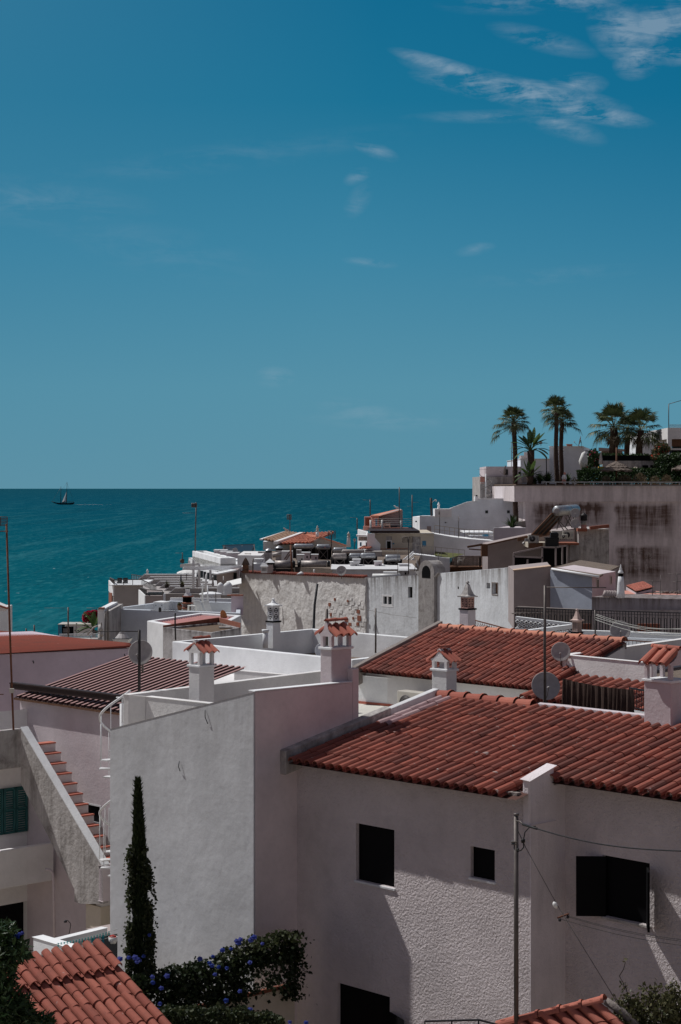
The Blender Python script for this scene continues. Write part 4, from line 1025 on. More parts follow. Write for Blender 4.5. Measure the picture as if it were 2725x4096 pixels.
for i in range(n*2): m.add(vs[2*i:2*i+4],[[0,1,3,2]],(.1,.85)[i%2])  # every other rib face tinted dark, rib shading put into the colour
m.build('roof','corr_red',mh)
for px,py in ((131,2643),(497,2617)):
    q_=onwall((px,py),d0,dd)+outn(dd)*.02; MB().bar(q_,q_-UP*.06+outn(dd)*.05,.02).build('wall_hook','iron',mh)
lowt=thing('parapet','thin terracotta topped parapet behind the left stair balcony','wall',P((0,2950),41))
m=MB(); a=P((-40,2925),43); b=P((95,2903),44); wallband(m,a,b,.15,2); m.build('wall','brick',lowt)
# ======================= white roof terrace house, centre =======================
ch=thing('house','white flat roofed house with gravel roof terrace inside tall white parapets','house',P((1000,2900),50))
zc=-4.58; A=T((689,2566),zc); B=T((1410,2640),zc); C_=T((1251,2514),zc); e3=(B-A).normalized(); w3=(C_-A); lw=w3.length; w3.normalize()
D=C_+e3*(B-A).length
m=MB(); ring(m,[A,B,D,C_],GB,ph=.78,th=.2); m.build('wall','white_bright',ch,bevel=.02)
MB().prism([V((p.x,p.y,A.z-.77)) for p in (A+(e3+w3)*.1,B+(w3-e3)*.1,D-(e3+w3)*.1,C_+(e3-w3)*.1)],A.z-1.0).build('roof','gravel',ch)
# lower annex in front: coping and well
m=MB(); a=T((1134+90,2706),-4.75); b=T((936,2681),-4.75); wallband(m,b,a,.15,.5); 
a=T((860,2738),-4.6); b=T((934,2702),-4.6)
m.build('parapet','white',ch,bevel=.015)
MB().prism([V((p.x,p.y,A.z-.75)) for p in (A-w3*3,B-w3*4,B-w3*.02,A-w3*.02)],GB).build('annex','white',ch)
# lantern chimney
def lantern(par,label,px,pb,yled,yeave,ytop,Y,w,sty='grid',mat='white_bright',capm=None,rz=.785,head='white_bright',cap=None,top_thing=True):
    zb=P((px,pb),Y).z; zl=P((px,yled),Y).z; ze=P((px,yeave),Y).z; zt=P((px,ytop),Y).z; c=P((px,pb),Y)
    ro=(math.pi/4)+R(46.7)*-1+math.pi/4
    k=math.sqrt(2)/2*w; an=R(45-46.7)
    sh=MB().lathe(V((c.x,c.y,zb)),[(k,0),(k,zl-zb)],4,rot=an,smooth=False).build('chimney',mat,par)
    m=MB(); m.lathe(V((c.x,c.y,zl)),[(k*1.15,.001),(k*1.15,.05)],4,rot=an,smooth=False)
    hh=ze-zl-.05; kk=k*.86
    m.lathe(V((c.x,c.y,zl+.05)),[(kk*.82,0),(kk*.82,hh)],4,rot=an,smooth=False,t=0)
    core=m
    fr=MB()
    for i in range(4):
        a1=an+math.pi/2*i; a2=a1+math.pi/2
        # lathe's frame: first axis is UP x Y
        ax1=UP.cross(V((0,1,0))).normalized(); ax2=UP.cross(ax1)
        p=V((c.x,c.y,zl+.05))+(ax1*math.cos(a1)+ax2*math.sin(a1))*kk; q_=V((c.x,c.y,zl+.05))+(ax1*math.cos(a2)+ax2*math.sin(a2))*kk
        d=(q_-p); L=d.length; d.normalize(); cc_=V((c.x,c.y,p.z)); nn=((p+q_)/2-cc_).normalized()
        bw=L*.16
        fr.obox(p-nn*.03,d*bw,nn*.03,UP*hh); fr.obox(q_-d*bw-nn*.03,d*bw,nn*.03,UP*hh)
        fr.obox(p-nn*.029,d*L,nn*.03,UP*hh*.1); fr.obox(p-nn*.029+UP*hh*.88,d*L,nn*.03,UP*hh*.12)
        if sty=='grid':
            fr.obox(p-nn*.028+UP*hh*.46,d*L,nn*.028,UP*hh*.08)
            for zc_ in (.28,.70):
                ce=p+d*L/2+UP*hh*zc_-nn*.012; r_=L*.14
                fr.tube([ce+(d*math.cos(x*math.pi/6)+UP*math.sin(x*math.pi/6))*r_ for x in range(13)],.012,4)
                for x in range(4):
                    v1=(d*math.cos(math.pi/4+x*math.pi/2)+UP*math.sin(math.pi/4+x*math.pi/2)); fr.bar(ce+v1*r_,ce+v1*L*.42,.02,.02)
        elif sty=='slots':
            for x in range(1,4): fr.obox(p-nn*.03+d*(L*(.10+.2*x)),d*L*.08,nn*.028,UP*hh)
        elif sty=='floral':
            fr.obox(p-nn*.028+UP*hh*.46,d*L,nn*.028,UP*hh*.08)
            for zc_ in (.28,.70):
                ce=p+d*L/2+UP*hh*zc_-nn*.012
                for x in range(8):
                    v1=(d*math.cos(x*math.pi/4)+UP*math.sin(x*math.pi/4)); fr.bar(ce+v1*L*.03,ce+v1*L*.36,.022,.02)
    core.build('core','black' if sty!='plain' else head,sh)
    fr.build('lattice',head,sh)
    cm=MB(); z=V((c.x,c.y,ze)); hc=zt-ze
    cm.lathe(z,[(k*1.28,0),(k*1.30,.035)],4,rot=an,smooth=False)
    if cap=='spire': pr=[(k*1.15,.036),(k*.82,hc*.16),(k*.52,hc*.42),(k*.30,hc*.72),(k*.26,hc*.76),(k*.12,hc*.80)]
    else: pr=[(k*1.1,.036),(k*.95,hc*.18),(k*.6,hc*.35),(k*.36,hc*.45),(k*.3,hc*.6),(k*.12,hc*.9)]
    cm.lathe(z,pr,4 if cap=='spire' else 8,rot=an,smooth=False)
    cm.lathe(z+UP*(pr[-1][1]),[(k*.10,0),(k*.24,hc*.05),(k*.24,hc*.11),(k*.08,hc*.17),(.005,hc*.2)],10)
    cm.build('cap',capm or head,sh); return sh
lantern(ch,'',1094,2592,2489,2424,2396,58.6,.31,'grid',cap='step')
m=MB(); a=P((1062,2592),58.3); m.tube([a,P((1062,2530),58.3)],.085,12); m.lathe(P((1062,2531),58.3),[(.085,0),(.11,.05),(.11,.1),(.06,.1)],12); m.build('vent_pipe','white_bright',ch)
# big whitewashed dome-like blank dish disc leaning on the roof
dish('large grey white dish lying low behind the parapet of the gravel roof',(1293,2608),52.2,36,150,25,mat='white_bright')
# tall lean pole along rough wall, and thin poles
m=MB(); m.tube([P((1252,2575),62.4),P((1255,2510),62.6),P((1259,2420),63),P((1270,2335),63)],[.05,.045,.04,.04],8)
tag(m.build('drain_pole','iron'),'long black leaning pipe against the rough plastered wall','pipe')
antenna('bare straight metal pole in front of the pink chimney',(1307,2436),(1307,2680),48,.045,[])
antenna('bare thin pole rising behind the middle tiled chimney',(1503,2433),(1503,2612),55,.03,[])
m=MB(); m.tube([P((1668,2472),76),P((1560,2458),75),P((1400,2425),73),P((1290,2398),72)],.008,4); tag(m.build('clothes_line','rope'),'pale green cord slung across the stained wall','clothes line')
# ======================= rough masonry wall house =======================
PS=1.5
M['rough']=plaster('crumbling_rough_render',(.80,.78,.76),bs=3.2,bstr=.9,bd=.08,dirt=.35,mold=.18,streak=.15,patch=.0)
rh=thing('house','tall blank house wall of crumbling rough render with exposed bricks','house',P((1200,2700),74))
r0=P((960,2291),79.5); r1=P((1462,2312),71.8); d_=(r1-r0); zr0=r0.z; zr1=r1.z; d_.z=0; Lr_=d_.length; d_.normalize(); nR=outn(d_)
m=MB(); vs=[];nx_=90;nz_=40; zbr=12.5
for j in range(nz_+1):
    for i in range(nx_+1):
        f=i/nx_; zt_=zr0+(zr1-zr0)*f; z=zt_+(zbr-zt_)*j/nz_; p=V((r0.x,r0.y,0))+d_*(f*Lr_); p.z=z
        s_=p*1.0; dsp=.05*noise.noise(s_*1.6)+.03*noise.noise(s_*4.1)+.018*noise.noise(V((s_.x*9,s_.y*9,s_.z*9)))
        if z<zr0-3.03 and f<.10: dsp+=.12
        if f<.075: dsp+=.05
        if f>.64 and j>8: dsp*=.15
        vs.append(p+nR*dsp)
m.add(vs,[[j*(nx_+1)+i,j*(nx_+1)+i+1,(j+1)*(nx_+1)+i+1,(j+1)*(nx_+1)+i] for j in range(nz_) for i in range(nx_)],0,True)
a=V((r0.x,r0.y,zr0)); b=V((r1.x,r1.y,zr1)); a2=a-nR*.4; b2=b-nR*.4
m.add([a,b,b2,a2,V((a.x,a.y,zbr)),V((b.x,b.y,zbr)),V((b2.x,b2.y,zbr)),V((a2.x,a2.y,zbr))],[[0,1,2,3],[1,5,6,2],[2,6,7,3],[3,7,4,0]])
m.build('wall','rough',rh)
random.seed(31)
# exposed brick courses
bm_=MB(); bw_=MB()
for j in range(9):
    for i in range(7):
        px=1298+i*24+(j%2)*10; py=2388+j*17
        if px>1452 or random.random()<.3: continue
        q_=onwall((px,py),V((r0.x,r0.y,0)),d_); t_=(bm_ if random.random()<.12 else bw_); t_.obox(q_,d_*random.uniform(.30,.38),nR*random.uniform(.012,.03),UP*-.20)
for px,py,w_,h_ in ((1316,2411,.14,.14),(1322,2452,.12,.13),(1432,2462,.22,.20),(1338,2392,.1,.1),(1412,2468,.08,.1),(1428,2490,.15,.12),(1390,2400,.1,.08),(1308,2482,.14,.08)):
    q_=onwall((px,py),V((r0.x,r0.y,0)),d_); bm_.obox(q_,d_*w_*1.5,nR*.05,UP*-h_*1.5)
bm_.build('exposed_bricks','brick',rh); bw_.build('painted_bricks','rough',rh)['kind']='stuff'
# tiles along its top edge
tm_=MB()
e_=(V((r1.x,r1.y,zr1))-V((r0.x,r0.y,zr0))).normalized(); ntl=int(along(V((r0.x,r0.y,0)),d_,1452)/.24)
vv=(-nR+UP*.18).normalized(); tiles(tm_,V((r0.x,r0.y,zr0))+e_*.35+nR*.12-UP*.03,e_,vv,ntl-1,1,pitch=.24,row=.35,r=.095,seg=5,jit=1.5); tm_.build('eave_tiles','tile',rh)
# ======================= stained wall with windows and arched vent =======================
M['stain_a']=plaster('rain_stained_limewash',(.74,.77,.80),bs=7,bstr=.45,bd=.04,dirt=.35,streak=1.0,ztop=EYE-4.8,zh=2.6,dcol=(.13,.11,.10),mold=.3)
M['stain_b']=plaster('rain_streaked_limewash',(.78,.81,.84),bs=7,bstr=.35,bd=.04,dirt=.3,streak=.95,ztop=EYE-4.0,zh=2.3,dcol=(.15,.125,.11),mold=.2)
M['stain_c']=plaster('blackened_plaster',(.42,.40,.39),bs=7,bstr=.5,bd=.04,dirt=.5,streak=1.0,ztop=EYE-1.5,zh=6,dcol=(.12,.10,.09),mold=.7)
sh_=thing('house','rain stained white house wall with arched vent and small windows','house',P((1760,2700),73))
s0_=P((1463,2312),71.9); s1_=P((1680,2300),69.2); d1_=(s1_-s0_); za,zb2=s0_.z,s1_.z; d1_.z=0; l1=d1_.length; d1_.normalize(); n1_=outn(d1_)
D1=V((s0_.x,s0_.y,0))
h1=[hole(D1,d1_,1535,1574,2379,2424),hole(D1,d1_,1633,1650,2347,2391)]
m=MB(); holewall(m,D1,d1_,n1_,l1,zbr,za,zb2,h1,rev=.16); a=V((s0_.x,s0_.y,za)); b=V((s1_.x,s1_.y,zb2)); m.poly(a,b,b-n1_*.4,a-n1_*.4); m.build('wall','stain_a',sh_)
(a_,b_,z0,z1)=h1[1]; o=D1+d1_*a_-n1_*.16; MB().obox(V((o.x,o.y,z0)),d1_*(b_-a_),-n1_*.02,UP*(z1-z0)).build('window_pane','black',sh_)
window(sh_,D1-n1_*.08,d1_,(1534,2378),(1576,2425),fw=.09,sill='white_bright',proud=.09)
# pier with arched top
px0=P((1675,2560),68.6); px1=P((1736,2560),67.9); dp=px1-px0; dp.z=0; lp=dp.length; dp.normalize(); npn=outn(dp)
ztp=P((1700,2290),68.3).z; rA=lp/2; cA_=px0+dp*rA; m=MB()
pts=[V((px0.x,px0.y,zbr)),V((px1.x,px1.y,zbr))]+[V((cA_.x,cA_.y,ztp))+(dp*math.cos(math.pi*k/12)+UP*math.sin(math.pi*k/12))*rA for k in range(13)]
pts2=[p-npn*.8 for p in pts]; n=len(pts)
m.add(pts+pts2,[list(range(n)),list(range(2*n-1,n-1,-1))]+[[i,(i+1)%n,(i+1)%n+n,i+n] for i in range(n)]); pr_=m.build('chimney','stain_c',sh_,bevel=.02)
m=MB(); ri=rA*.55; pts=[V((cA_.x,cA_.y,ztp-.3))+dp*x+npn*.01 for x in (-ri,ri)]+[V((cA_.x,cA_.y,ztp+.02))+npn*.01+(dp*math.cos(math.pi*k/8)+UP*math.sin(math.pi*k/8))*ri for k in range(9)]
m.poly(*pts); m.build('vent_opening','black',pr_)
m=MB()
for sgn in (-1,1):
    o=V((cA_.x,cA_.y,ztp-.2))+dp*sgn*rA; m.prism([o+UP*.0,o+dp*sgn*.33+UP*.25,o+dp*sgn*.33+UP*.25-npn*.4,o-npn*.4],[o.z-.04,o.z+.2,o.z+.2,o.z-.04])
m.build('cement_flashing','stain_c',pr_)
# right hand stretch
u0=P((1736,2296),68.2); u1=P((2061,2269),63.0); du=u1-u0; zu0,zu1=u0.z,u1.z; du.z=0; lu=du.length; du.normalize(); nu=outn(du); DU=V((u0.x,u0.y,0))
h3=[hole(DU,du,1947,1961,2331,2354),hole(DU,du,1970,1991,2332,2376)]
m=MB(); holewall(m,DU,du,nu,lu,zbr,zu0,zu1,h3,rev=.2); a=V((u0.x,u0.y,zu0)); b=V((u1.x,u1.y,zu1)); b3=b+V((.1,.5,0)); a3=a+V((.1,.5,0))
m.add([a,b,b3,a3,V((a.x,a.y,zbr)),V((b.x,b.y,zbr)),V((b3.x,b3.y,zbr)),V((a3.x,a3.y,zbr))],[[0,1,2,3],[1,5,6,2],[3,7,4,0]]); m.build('wall','stain_b',sh_)
for (a_,b_,z0,z1) in h3:
    o=DU+du*a_-nu*.2; MB().obox(V((o.x,o.y,z0)),du*(b_-a_),-nu*.02,UP*(z1-z0)).build('window_pane','black' if a_<8.4 and b_-a_<.15 else 'wood',sh_)
m=MB(); (a_,b_,z0,z1)=h3[1]; o=DU+du*(a_-.05)
for x,z,ww_,h_ in ((0,-.05,b_-a_+.1,.05),(0,z1-z0,b_-a_+.1,.05),(0,0,.05,z1-z0),(b_-a_+.05,0,.05,z1-z0)): m.obox(V((o.x,o.y,z0+z))+du*x,du*ww_,nu*.02,UP*h_)
m.build('window_surround','mortar',sh_)
MB().lathe(onwall((1834,2351),DU,du)-nu*.02,[(.07,0),(.07,.024)],12,nu).build('round_hole','black',sh_)
PS=1.75
MB().prism([V((p.x,p.y,EYE-8.2)) for p in (P((985,2400),79),P((2060,2400),64),P((2075,2400),72),P((985,2400),88))],12.5).build('rear_roof','gravel',sh_)
# ======================= brown topped terrace with glass rail, plastic chairs =======================
th_=thing('roof_terrace','roof terrace with tinted glass railing and brown kerb above the stained wall','terrace',P((1960,2300),86))
m=MB(); a=P((1780,2290),88); b=P((2056,2273),84); zt_=P((0,2273),88).z
fl=[P((1782,2278),87),P((2058,2275),86),P((2075,2262),104),P((1830,2262),106)]; fl=[V((p.x,p.y,EYE-3.72*PS)) for p in fl]
m.prism(fl,13.0); m.build('floor','wood',th_)
m=MB(); a=P((1780,2272),86.6); b=P((2058,2269),85.8); m.bar(a-UP*.08,b-UP*.08,.2,.28); m.build('kerb','wood',th_)
rl_=MB(); gl=MB()
corn=[P((1787,2226),86.8),P((1921,2228),86.5),P((2053,2228),86.0)]; back=[P((1855,2219),98),P((2052,2222),97)]
mg,ntg,bg_=newmat('tinted_railing_glass'); bg_.inputs['Base Color'].default_value=(.05,.055,.06,1); bg_.inputs['Roughness'].default_value=.1; bg_.inputs['Alpha'].default_value=.45; M['tint']=mg
mg,ntg,bg_=newmat('clear_railing_glass'); bg_.inputs['Base Color'].default_value=(.35,.42,.45,1); bg_.inputs['Roughness'].default_value=.15; bg_.inputs['Alpha'].default_value=.28; M['clearglass']=mg
def rail(m,g,a,b,h,n,w_=.06,gap=.03,glass=True):
    d=b-a; m.bar(a,b,w_,w_*.6)
    for i in range(n+1): q_=a.lerp(b,i/n); m.bar(q_,q_-UP*h,w_*.8,w_*.8)
    if glass:
        dn2=d.normalized()
        for i in range(n): q0=a.lerp(b,i/n)+dn2*w_; q1=a.lerp(b,(i+1)/n)-dn2*w_; g.poly(q0-UP*.06,q1-UP*.06,q1-UP*h,q0-UP*h)
rail(rl_,gl,corn[0],corn[1],.92,1,.15); rail(rl_,gl,corn[1],corn[2],.92,1,.15); rail(rl_,gl,corn[0],back[0],.7,3,.1); rail(rl_,gl,back[0],back[1],.5,4,.1,glass=False)
rl_.build('railing_frame','taupe',th_); gl.build('glass_panels','tint',th_)
def chair():
    t=thing('plastic_chair','','chair'); m=MB()
    s=MB(); s.box((0,0,.41),.44,.42,.03); s.build('seat','plastic',t)
    b=MB()
    for i in range(7): x=-.18+.06*i; b.bar(V((x,.20,.43)),V((x*1.1,.30,.84-.02*abs(i-3))),.022,.03)
    b.tube([V((-.21,.20,.43)),V((-.23,.29,.72)),V((-.15,.31,.85)),V((0,.31,.88)),V((.15,.31,.85)),V((.23,.29,.72)),V((.21,.20,.43))],.018,6); b.build('backrest','plastic',t)
    for sx_ in (-1,1):
        a=MB(); a.tube([V((sx_*.23,.27,.66)),V((sx_*.27,.0,.66)),V((sx_*.26,-.18,.62)),V((sx_*.22,-.19,.42))],.02,6); a.build('armrest','plastic',t)
        for sy in (-1,1): l=MB(); l.tube([V((sx_*.2,sy*.18,.42)),V((sx_*.24,sy*.22,0))],[.025,.018],6); l.build('leg','plastic',t)
    return t
zf_=EYE-3.70*PS
pc=[(1843,90,-1.9,1.02,'white plastic armchair nearest the parasol, behind the tinted glass railing'),(1900,90.5,2.2,1.02,'white plastic armchair right of the parasol pole behind the glass'),(2002,90,-2.4,1.02,'white plastic armchair in front of the pale covered table, left one'),(2032,91,.3,1.02,'white plastic armchair at the right end of the glass railing'),(1945,93,1.2,1.02,'plastic armchair in the middle of the terrace before the green cloth')]
c0=chair()
for i,(px,Y,rz,sc,l) in enumerate(pc):
    q_=P((px,2200),Y); o=c0 if i==0 else dup(c0,(0,0,0))
    o.location=(q_.x,q_.y,zf_); o.rotation_euler=(0,0,rz); o.scale=(sc,)*3; tag(o,l,'chair','plastic chairs on the glass railed terrace')
def table(label,px,Y,r,h,mat,zf,grp=None):
    q_=P((px,2200),Y); q_.z=zf; t=thing('table',label,'table',q_,grp); MB().lathe(q_+UP*(h-.03),[(r,0),(r,.03)],20).build('tabletop',mat,t)
    for k in range(4):
        a=math.pi/4+k*math.pi/2; v1=V((math.cos(a),math.sin(a),0)); MB().tube([q_+v1*r*.8,q_+v1*r*.7+UP*(h-.03)],.02,6).build('leg',mat,t)
    return t
table('round white plastic table under the white fringed parasol',1868,92,.55,.72,'plastic',zf_)
tb=thing('table','long table under a dark green cloth with a white box','table',P((1990,2290),95)); q_=P((1990,2238),95)
m=MB(); m.box(q_-UP*.1,2.2,1.1,.05); m.box(q_-UP*.8,2.16,1.06,.7); m.build('cloth','green_cloth',tb)
tag(MB().box(P((1970,2238),93.5),.35,.25,.2).build('box','plastic'),'small white box standing on the green table','box')
tag(MB().box(P((2025,2252),93),1.5,.6,.6).build('box','plastic_grey'),'pale covered bench by the right end of the terrace','bench')
def parasol(label,px,ytop,yrim,ybot,Y,rx,mat='canvas',fr=.12,grp=None,n=8,tilt=0):
    b=P((px,ybot),Y); t=thing('parasol',label,'parasol',b,grp); tp_=P((px,ytop),Y); rz_=P((px,yrim),Y).z; r_=rx/FP*Y
    MB().tube([b,tp_+UP*.06],.025,8).build('pole','mast_dark',t)
    m=MB(); vs=[]; rings=[(0.02,0),(.35,.12),(.7,.45),(.94,.86),(1.0,1.0)]; N=n*4
    for rr,zz_ in rings:
        for k in range(N):
            a=2*math.pi*k/N; sc=1-.06*abs(math.sin(a*n/2))*rr; vs.append(V((b.x+math.cos(a)*r_*rr*sc,b.y+math.sin(a)*r_*rr*sc,tp_.z-(tp_.z-rz_)*zz_+tilt*math.cos(a)*rr)))
    for k in range(N):
        a=2*math.pi*k/N; vs.append(V((b.x+math.cos(a)*r_*.99,b.y+math.sin(a)*r_*.99,rz_-fr*(1 if k%2 else .6)+tilt*math.cos(a))))
    fs=[[q_*N+k,q_*N+(k+1)%N,(q_+1)*N+(k+1)%N,(q_+1)*N+k] for q_ in range(5) for k in range(N)]
    m.add(vs,fs,0,False); m.build('canopy',mat,t); return t
parasol('open white fringed parasol above the glass railed terrace',1895,2148,2168,2270,91,52,fr=.22,tilt=.05)
def closed_parasol(label,px,ytop,yb,Y,rpx,mat,ybot,grp='folded parasols',pm='plastic'):
    b=P((px,ybot),Y); t=thing('folded_parasol',label,'parasol',b,grp); a=P((px,ytop),Y); c=P((px,yb),Y); r_=rpx/FP*Y; h=a.z-c.z
    MB().tube([b,a+UP*.05],.025,6).build('pole',pm,t)
    m=MB(); prof=[(r_*.6,0),(r_*1.0,h*.08),(r_*.9,h*.3),(r_*.65,h*.55),(r_*.4,h*.8),(.02,h)]; vs=[];N=12
    for i,(rr,z) in enumerate(prof):
        for k in range(N): q_=rr*(1 if k%2 else .72); aa=2*math.pi*k/N; vs.append(V((c.x+math.cos(aa)*q_,c.y+math.sin(aa)*q_,c.z+z)))
    m.add(vs,[[i*N+k,i*N+(k+1)%N,(i+1)*N+(k+1)%N,(i+1)*N+k] for i in range(5) for k in range(N)]+[list(range(N))]); m.build('canopy',mat,t); return t
closed_parasol('folded dark parasol tied with a pink cloth on the brown terrace',2034,2152,2215,94,5,'canvas_dark',2250,pm='mast_dark')
PS=1.0
# ======================= taupe and blue-grey blocks with fibre roof (right middle) =======================
tg=thing('house','taupe and blue grey house with white gutter and weathered fibre cement roof','house',P((2250,2500),82))
a=P((2056,2283),83.3); b=P((2203,2266),83.9); m=MB(); m.prism([a,b,b+V((.4,5,0)),a+V((.2,5,0))],[a.z-2.6]*4); 
m.build('wall','taupe',tg); m=MB(); m.prism([a+UP*.03+V((-.05,-.08,0)),b+UP*.03+V((0,-.08,0)),b+UP*.06+V((0,.35,0)),a+UP*.06+V((0,.35,0))],[a.z,b.z,b.z,a.z]); m.build('tile_coping','tile_sand',tg)
G0=P((2202,2275),83.6); G1=P((2369,2302),81.8); G2=P((2463,2286),83.2); G3=G0+(G2-G1)
gb=EYE-6.6
m=MB(); m.prism([G0,G1,G2,G3],gb); 
M['bluegrey']=plaster('blue_grey_plaster',(.40,.44,.52),bs=20,bstr=.2,dirt=.15)
# the long front and the pinkish gable are separate parts
fr_=MB(); fr_.poly(G0-V((0,.004,0)),G1-V((0,.004,0)),V((G1.x,G1.y-.004,gb)),V((G0.x,G0.y-.004,gb))); m.build('wall','pinkwhite',tg); fr_.build('front_wall','bluegrey',tg)
m=MB(); rise=UP*.02; R3=P((2323,2240),90); R2=P((2478,2264),87.5)
m.add([G0+UP*.03+V((0,-.1,0)),P((2396,2305),81.2),R2,R3,G0-UP*.04+V((0,-.1,0)),P((2396,2305),81.2)-UP*.07,R2-UP*.07,R3-UP*.07],[[0,1,2,3],[4,5,1,0],[5,6,2,1],[6,7,3,2]]); m.build('roof','gravel',tg)
MB().tube([G0+V((.05,-.17,.0)),P((2396,2307),81.0)],.05,8).build('gutter','white_bright',tg)
dgv=(G2-G1); dgv.z=0; dgv.normalize()
for pa,pb in (((2386,2316),(2396,2352)),((2440,2303),(2448,2338))): window(tg,G1,dgv,pa,pb,fw=.04,fm='creampaint',mull=False)
m=MB(); a=P((2368,2388),78); b=P((2780,2398),76); wallband(m,a,b,3,.9); M['stain_d']=plaster('grey_stained_plaster',(.42,.38,.39),bs=12,bstr=.3,dirt=.3,streak=1.1,ztop=a.z,zh=1.0,dcol=(.15,.12,.11))
tag(m.build('parapet_wall','stain_d'),'grey rain streaked parapet wall behind the black railing','wall')
m=MB(); a=P((2066,2426),79.2); b=P((2366,2440),77.9); wallband(m,a,b,.3,2); m2_=MB(); m2_.prism([P((2370,2440),76.5),P((2800,2440),75.5),P((2800,2440),75.9),P((2370,2440),76.9)],EYE-7.5); m2_.build('lower_wall','stain_d',tg); m.build('base_wall','mortar',tg)
# conical white chimney
cw=thing('chimney','white tapering round chimney with a black band and pointed finial','chimney',P((2484,2390),77)); c=P((2484,2392),77.3); s=77.3/FP
MB().lathe(c,[(16*s,0),(15.5*s,25*s),(13*s,60*s),(10.5*s,86*s)],20).build('shaft','white_bright',cw)
MB().lathe(c+UP*86*s,[(9.6*s,0),(9.6*s,13*s)],20).build('band','black',cw)
MB().lathe(c+UP*99*s,[(11*s,0),(11.5*s,3*s),(8*s,10*s),(5*s,14*s),(6*s,17*s),(3*s,24*s),(2.6*s,30*s),(.5*s,36*s)],16).build('cap','white_bright',cw)
# broken tiles at the foot, small tile roof behind
m=MB(); random.seed(2)
for k in range(5): q_=P((2416+k*10,2386+k*.3),77.6); m.lathe(q_,[(.07,0),(.09,.25)],6,V((.4,.3,.8)))
tag(m.build('stacked_tiles','taupe'),'old roof tiles leaning in a row beside the conical chimney','tiles')
qt=thing('lean_to','small orange tiled lean-to roof against the stained wall','shed',P((2560,2390),84)); a=P((2500,2345),88); b=P((2545,2366),80); c_=P((2612,2349),81.5)
o=P((2545,2367),80); e_=(P((2612,2350),82)-o); le=e_.length; e_.normalize(); v_=P((2505,2343),83.5)-o; lv=v_.length; v_.normalize()
m=MB(); tiles(m,o,e_,v_,int(le/.14)+1,max(2,int(lv/.3)),pitch=.14,row=.3,r=.05,seg=5); m.build('roof','tile_new',qt); MB().poly(o-UP*.03,o+e_*le-UP*.03,o+e_*le+v_*lv-UP*.03,o+v_*lv-UP*.03).build('roof_underlay','under',qt)
m=MB(); m.prism([o-UP*.06,o+e_*le*.95-UP*.06,o+e_*le*.95+v_*lv-UP*.06,o+v_*lv-UP*.06],EYE-6); m.build('wall','pinkwhite',qt)
m=MB()
for k in range(150):
    px=random.uniform(2595,2725); m.box(P((px,2382-random.uniform(0,14)*(1-abs(px-2680)/130)),81+random.uniform(0,1)),random.uniform(.06,.2),random.uniform(.06,.2),random.uniform(.03,.1),random.uniform(0,3))
tag(m.build('rubble','mortar'),'heap of rubble and broken tiles on the roof below the stained wall','rubble',kind='stuff')
wl=MB(); a=P((2505,2376),80); b=P((2760,2382),80); wallband(wl,a,b,3,1.0); tag(wl.build('low_wall','salmon'),'low pinkish roof wall carrying the rubble heap','wall')
antenna('thin roof aerial with a flat boom right of the conical chimney',(2611,2322),(2611,2388),79,.015,[('yagi',(2610,2325),1,0,(.75,7,.14))])
antenna('thin roof aerial near the right edge over the rubble, upper boom',(2709,2293),(2709,2386),79,.015,[('yagi',(2700,2296),1,0,(.6,7,.12)),('yagi',(2712,2327),1,0,(.45,6,.12))])
antenna('bare thin mast between the two rubble aerials',(2643,2300),(2643,2388),79.5,.012,[])
# black railing with arches
rg=thing('railing','long black iron railing with round arched bars in front of the grey wall','railing',P((2400,2540),68)); ra_=P((2062,2432),70); rb_=P((2790,2454),66.5); dr_=rb_-ra_; nrb=63
m=MB(); hr=.80; m.bar(ra_,rb_,.035,.03); m.bar(ra_-UP*hr,rb_-UP*hr,.03,.03); m.bar(ra_-UP*.1,rb_-UP*.1,.015)
m.build('rails','iron',rg)
m=MB()
for i in range(nrb+1):
    q_=ra_+dr_*(i/nrb); m.bar(q_,q_-UP*hr,.028,.02)
    if i<nrb and i%2==0:
        q2_=ra_+dr_*((i+1)/nrb); w_=(q2_-q_); c=(q_+q2_)/2-UP*.24; rr=w_.length*.32; u_=w_.normalized()
        m.tube([c-u_*rr-UP*(hr-.26)]+[c+(u_*-math.cos(math.pi*k/8)+UP*math.sin(math.pi*k/8))*rr for k in range(9)]+[c+u_*rr-UP*(hr-.26)],.009,4)
ob_=m.build('bars','iron',rg); ob_['kind']='stuff'
for px in (2343,2596):
    q_=P((px,2497),69); tag(MB().box(q_-UP*.28+V((0,0,0)),.42 if px<2400 else .8,.1,.30).build('planter_box','brick'),'brown red planter box behind the black railing, '+('narrow one near the pierced chimney' if px<2400 else 'wide one at the right'),'planter','planter boxes behind the railing')
# white-blue parapet below the railing, lattice terrace
wt=thing('house','white flat roofed house with pierced lattice parapet beyond the second tiled roof','house',P((2300,2700),61))
a=P((2315,2521),60.5); b=P((2800,2537),58); m=MB(); wallband(m,a,b,.2,1.3); m.build('parapet','white_bright',wt,bevel=.02)
m=MB(); a=P((2325,2545),59.5); b=P((2800,2562),57); wallband(m,a,b,.15,1.0); m.build('low_parapet','blueshade',wt)
m=MB(); a=P((1990,2536),59); b=P((2292,2498),64); wallband(m,a,b,.16,.14); m.build('coping','white_bright',wt)
MB().prism([V((p.x,p.y,EYE-5.2)) for p in (P((1960,2600),56),P((2790,2600),56),P((2790,2600),60.4),P((1990,2600),59))],13.0).build('roof','floor',wt)
a=P((2062,2466),66); b=P((2291,2494),65); m=MB(); wallband(m,a,b,.18,.10); m.build('coping','white_bright',wt)
m=MB(); dl_=(b-a); dl_.z=0; L_=dl_.length; dl_.normalize()
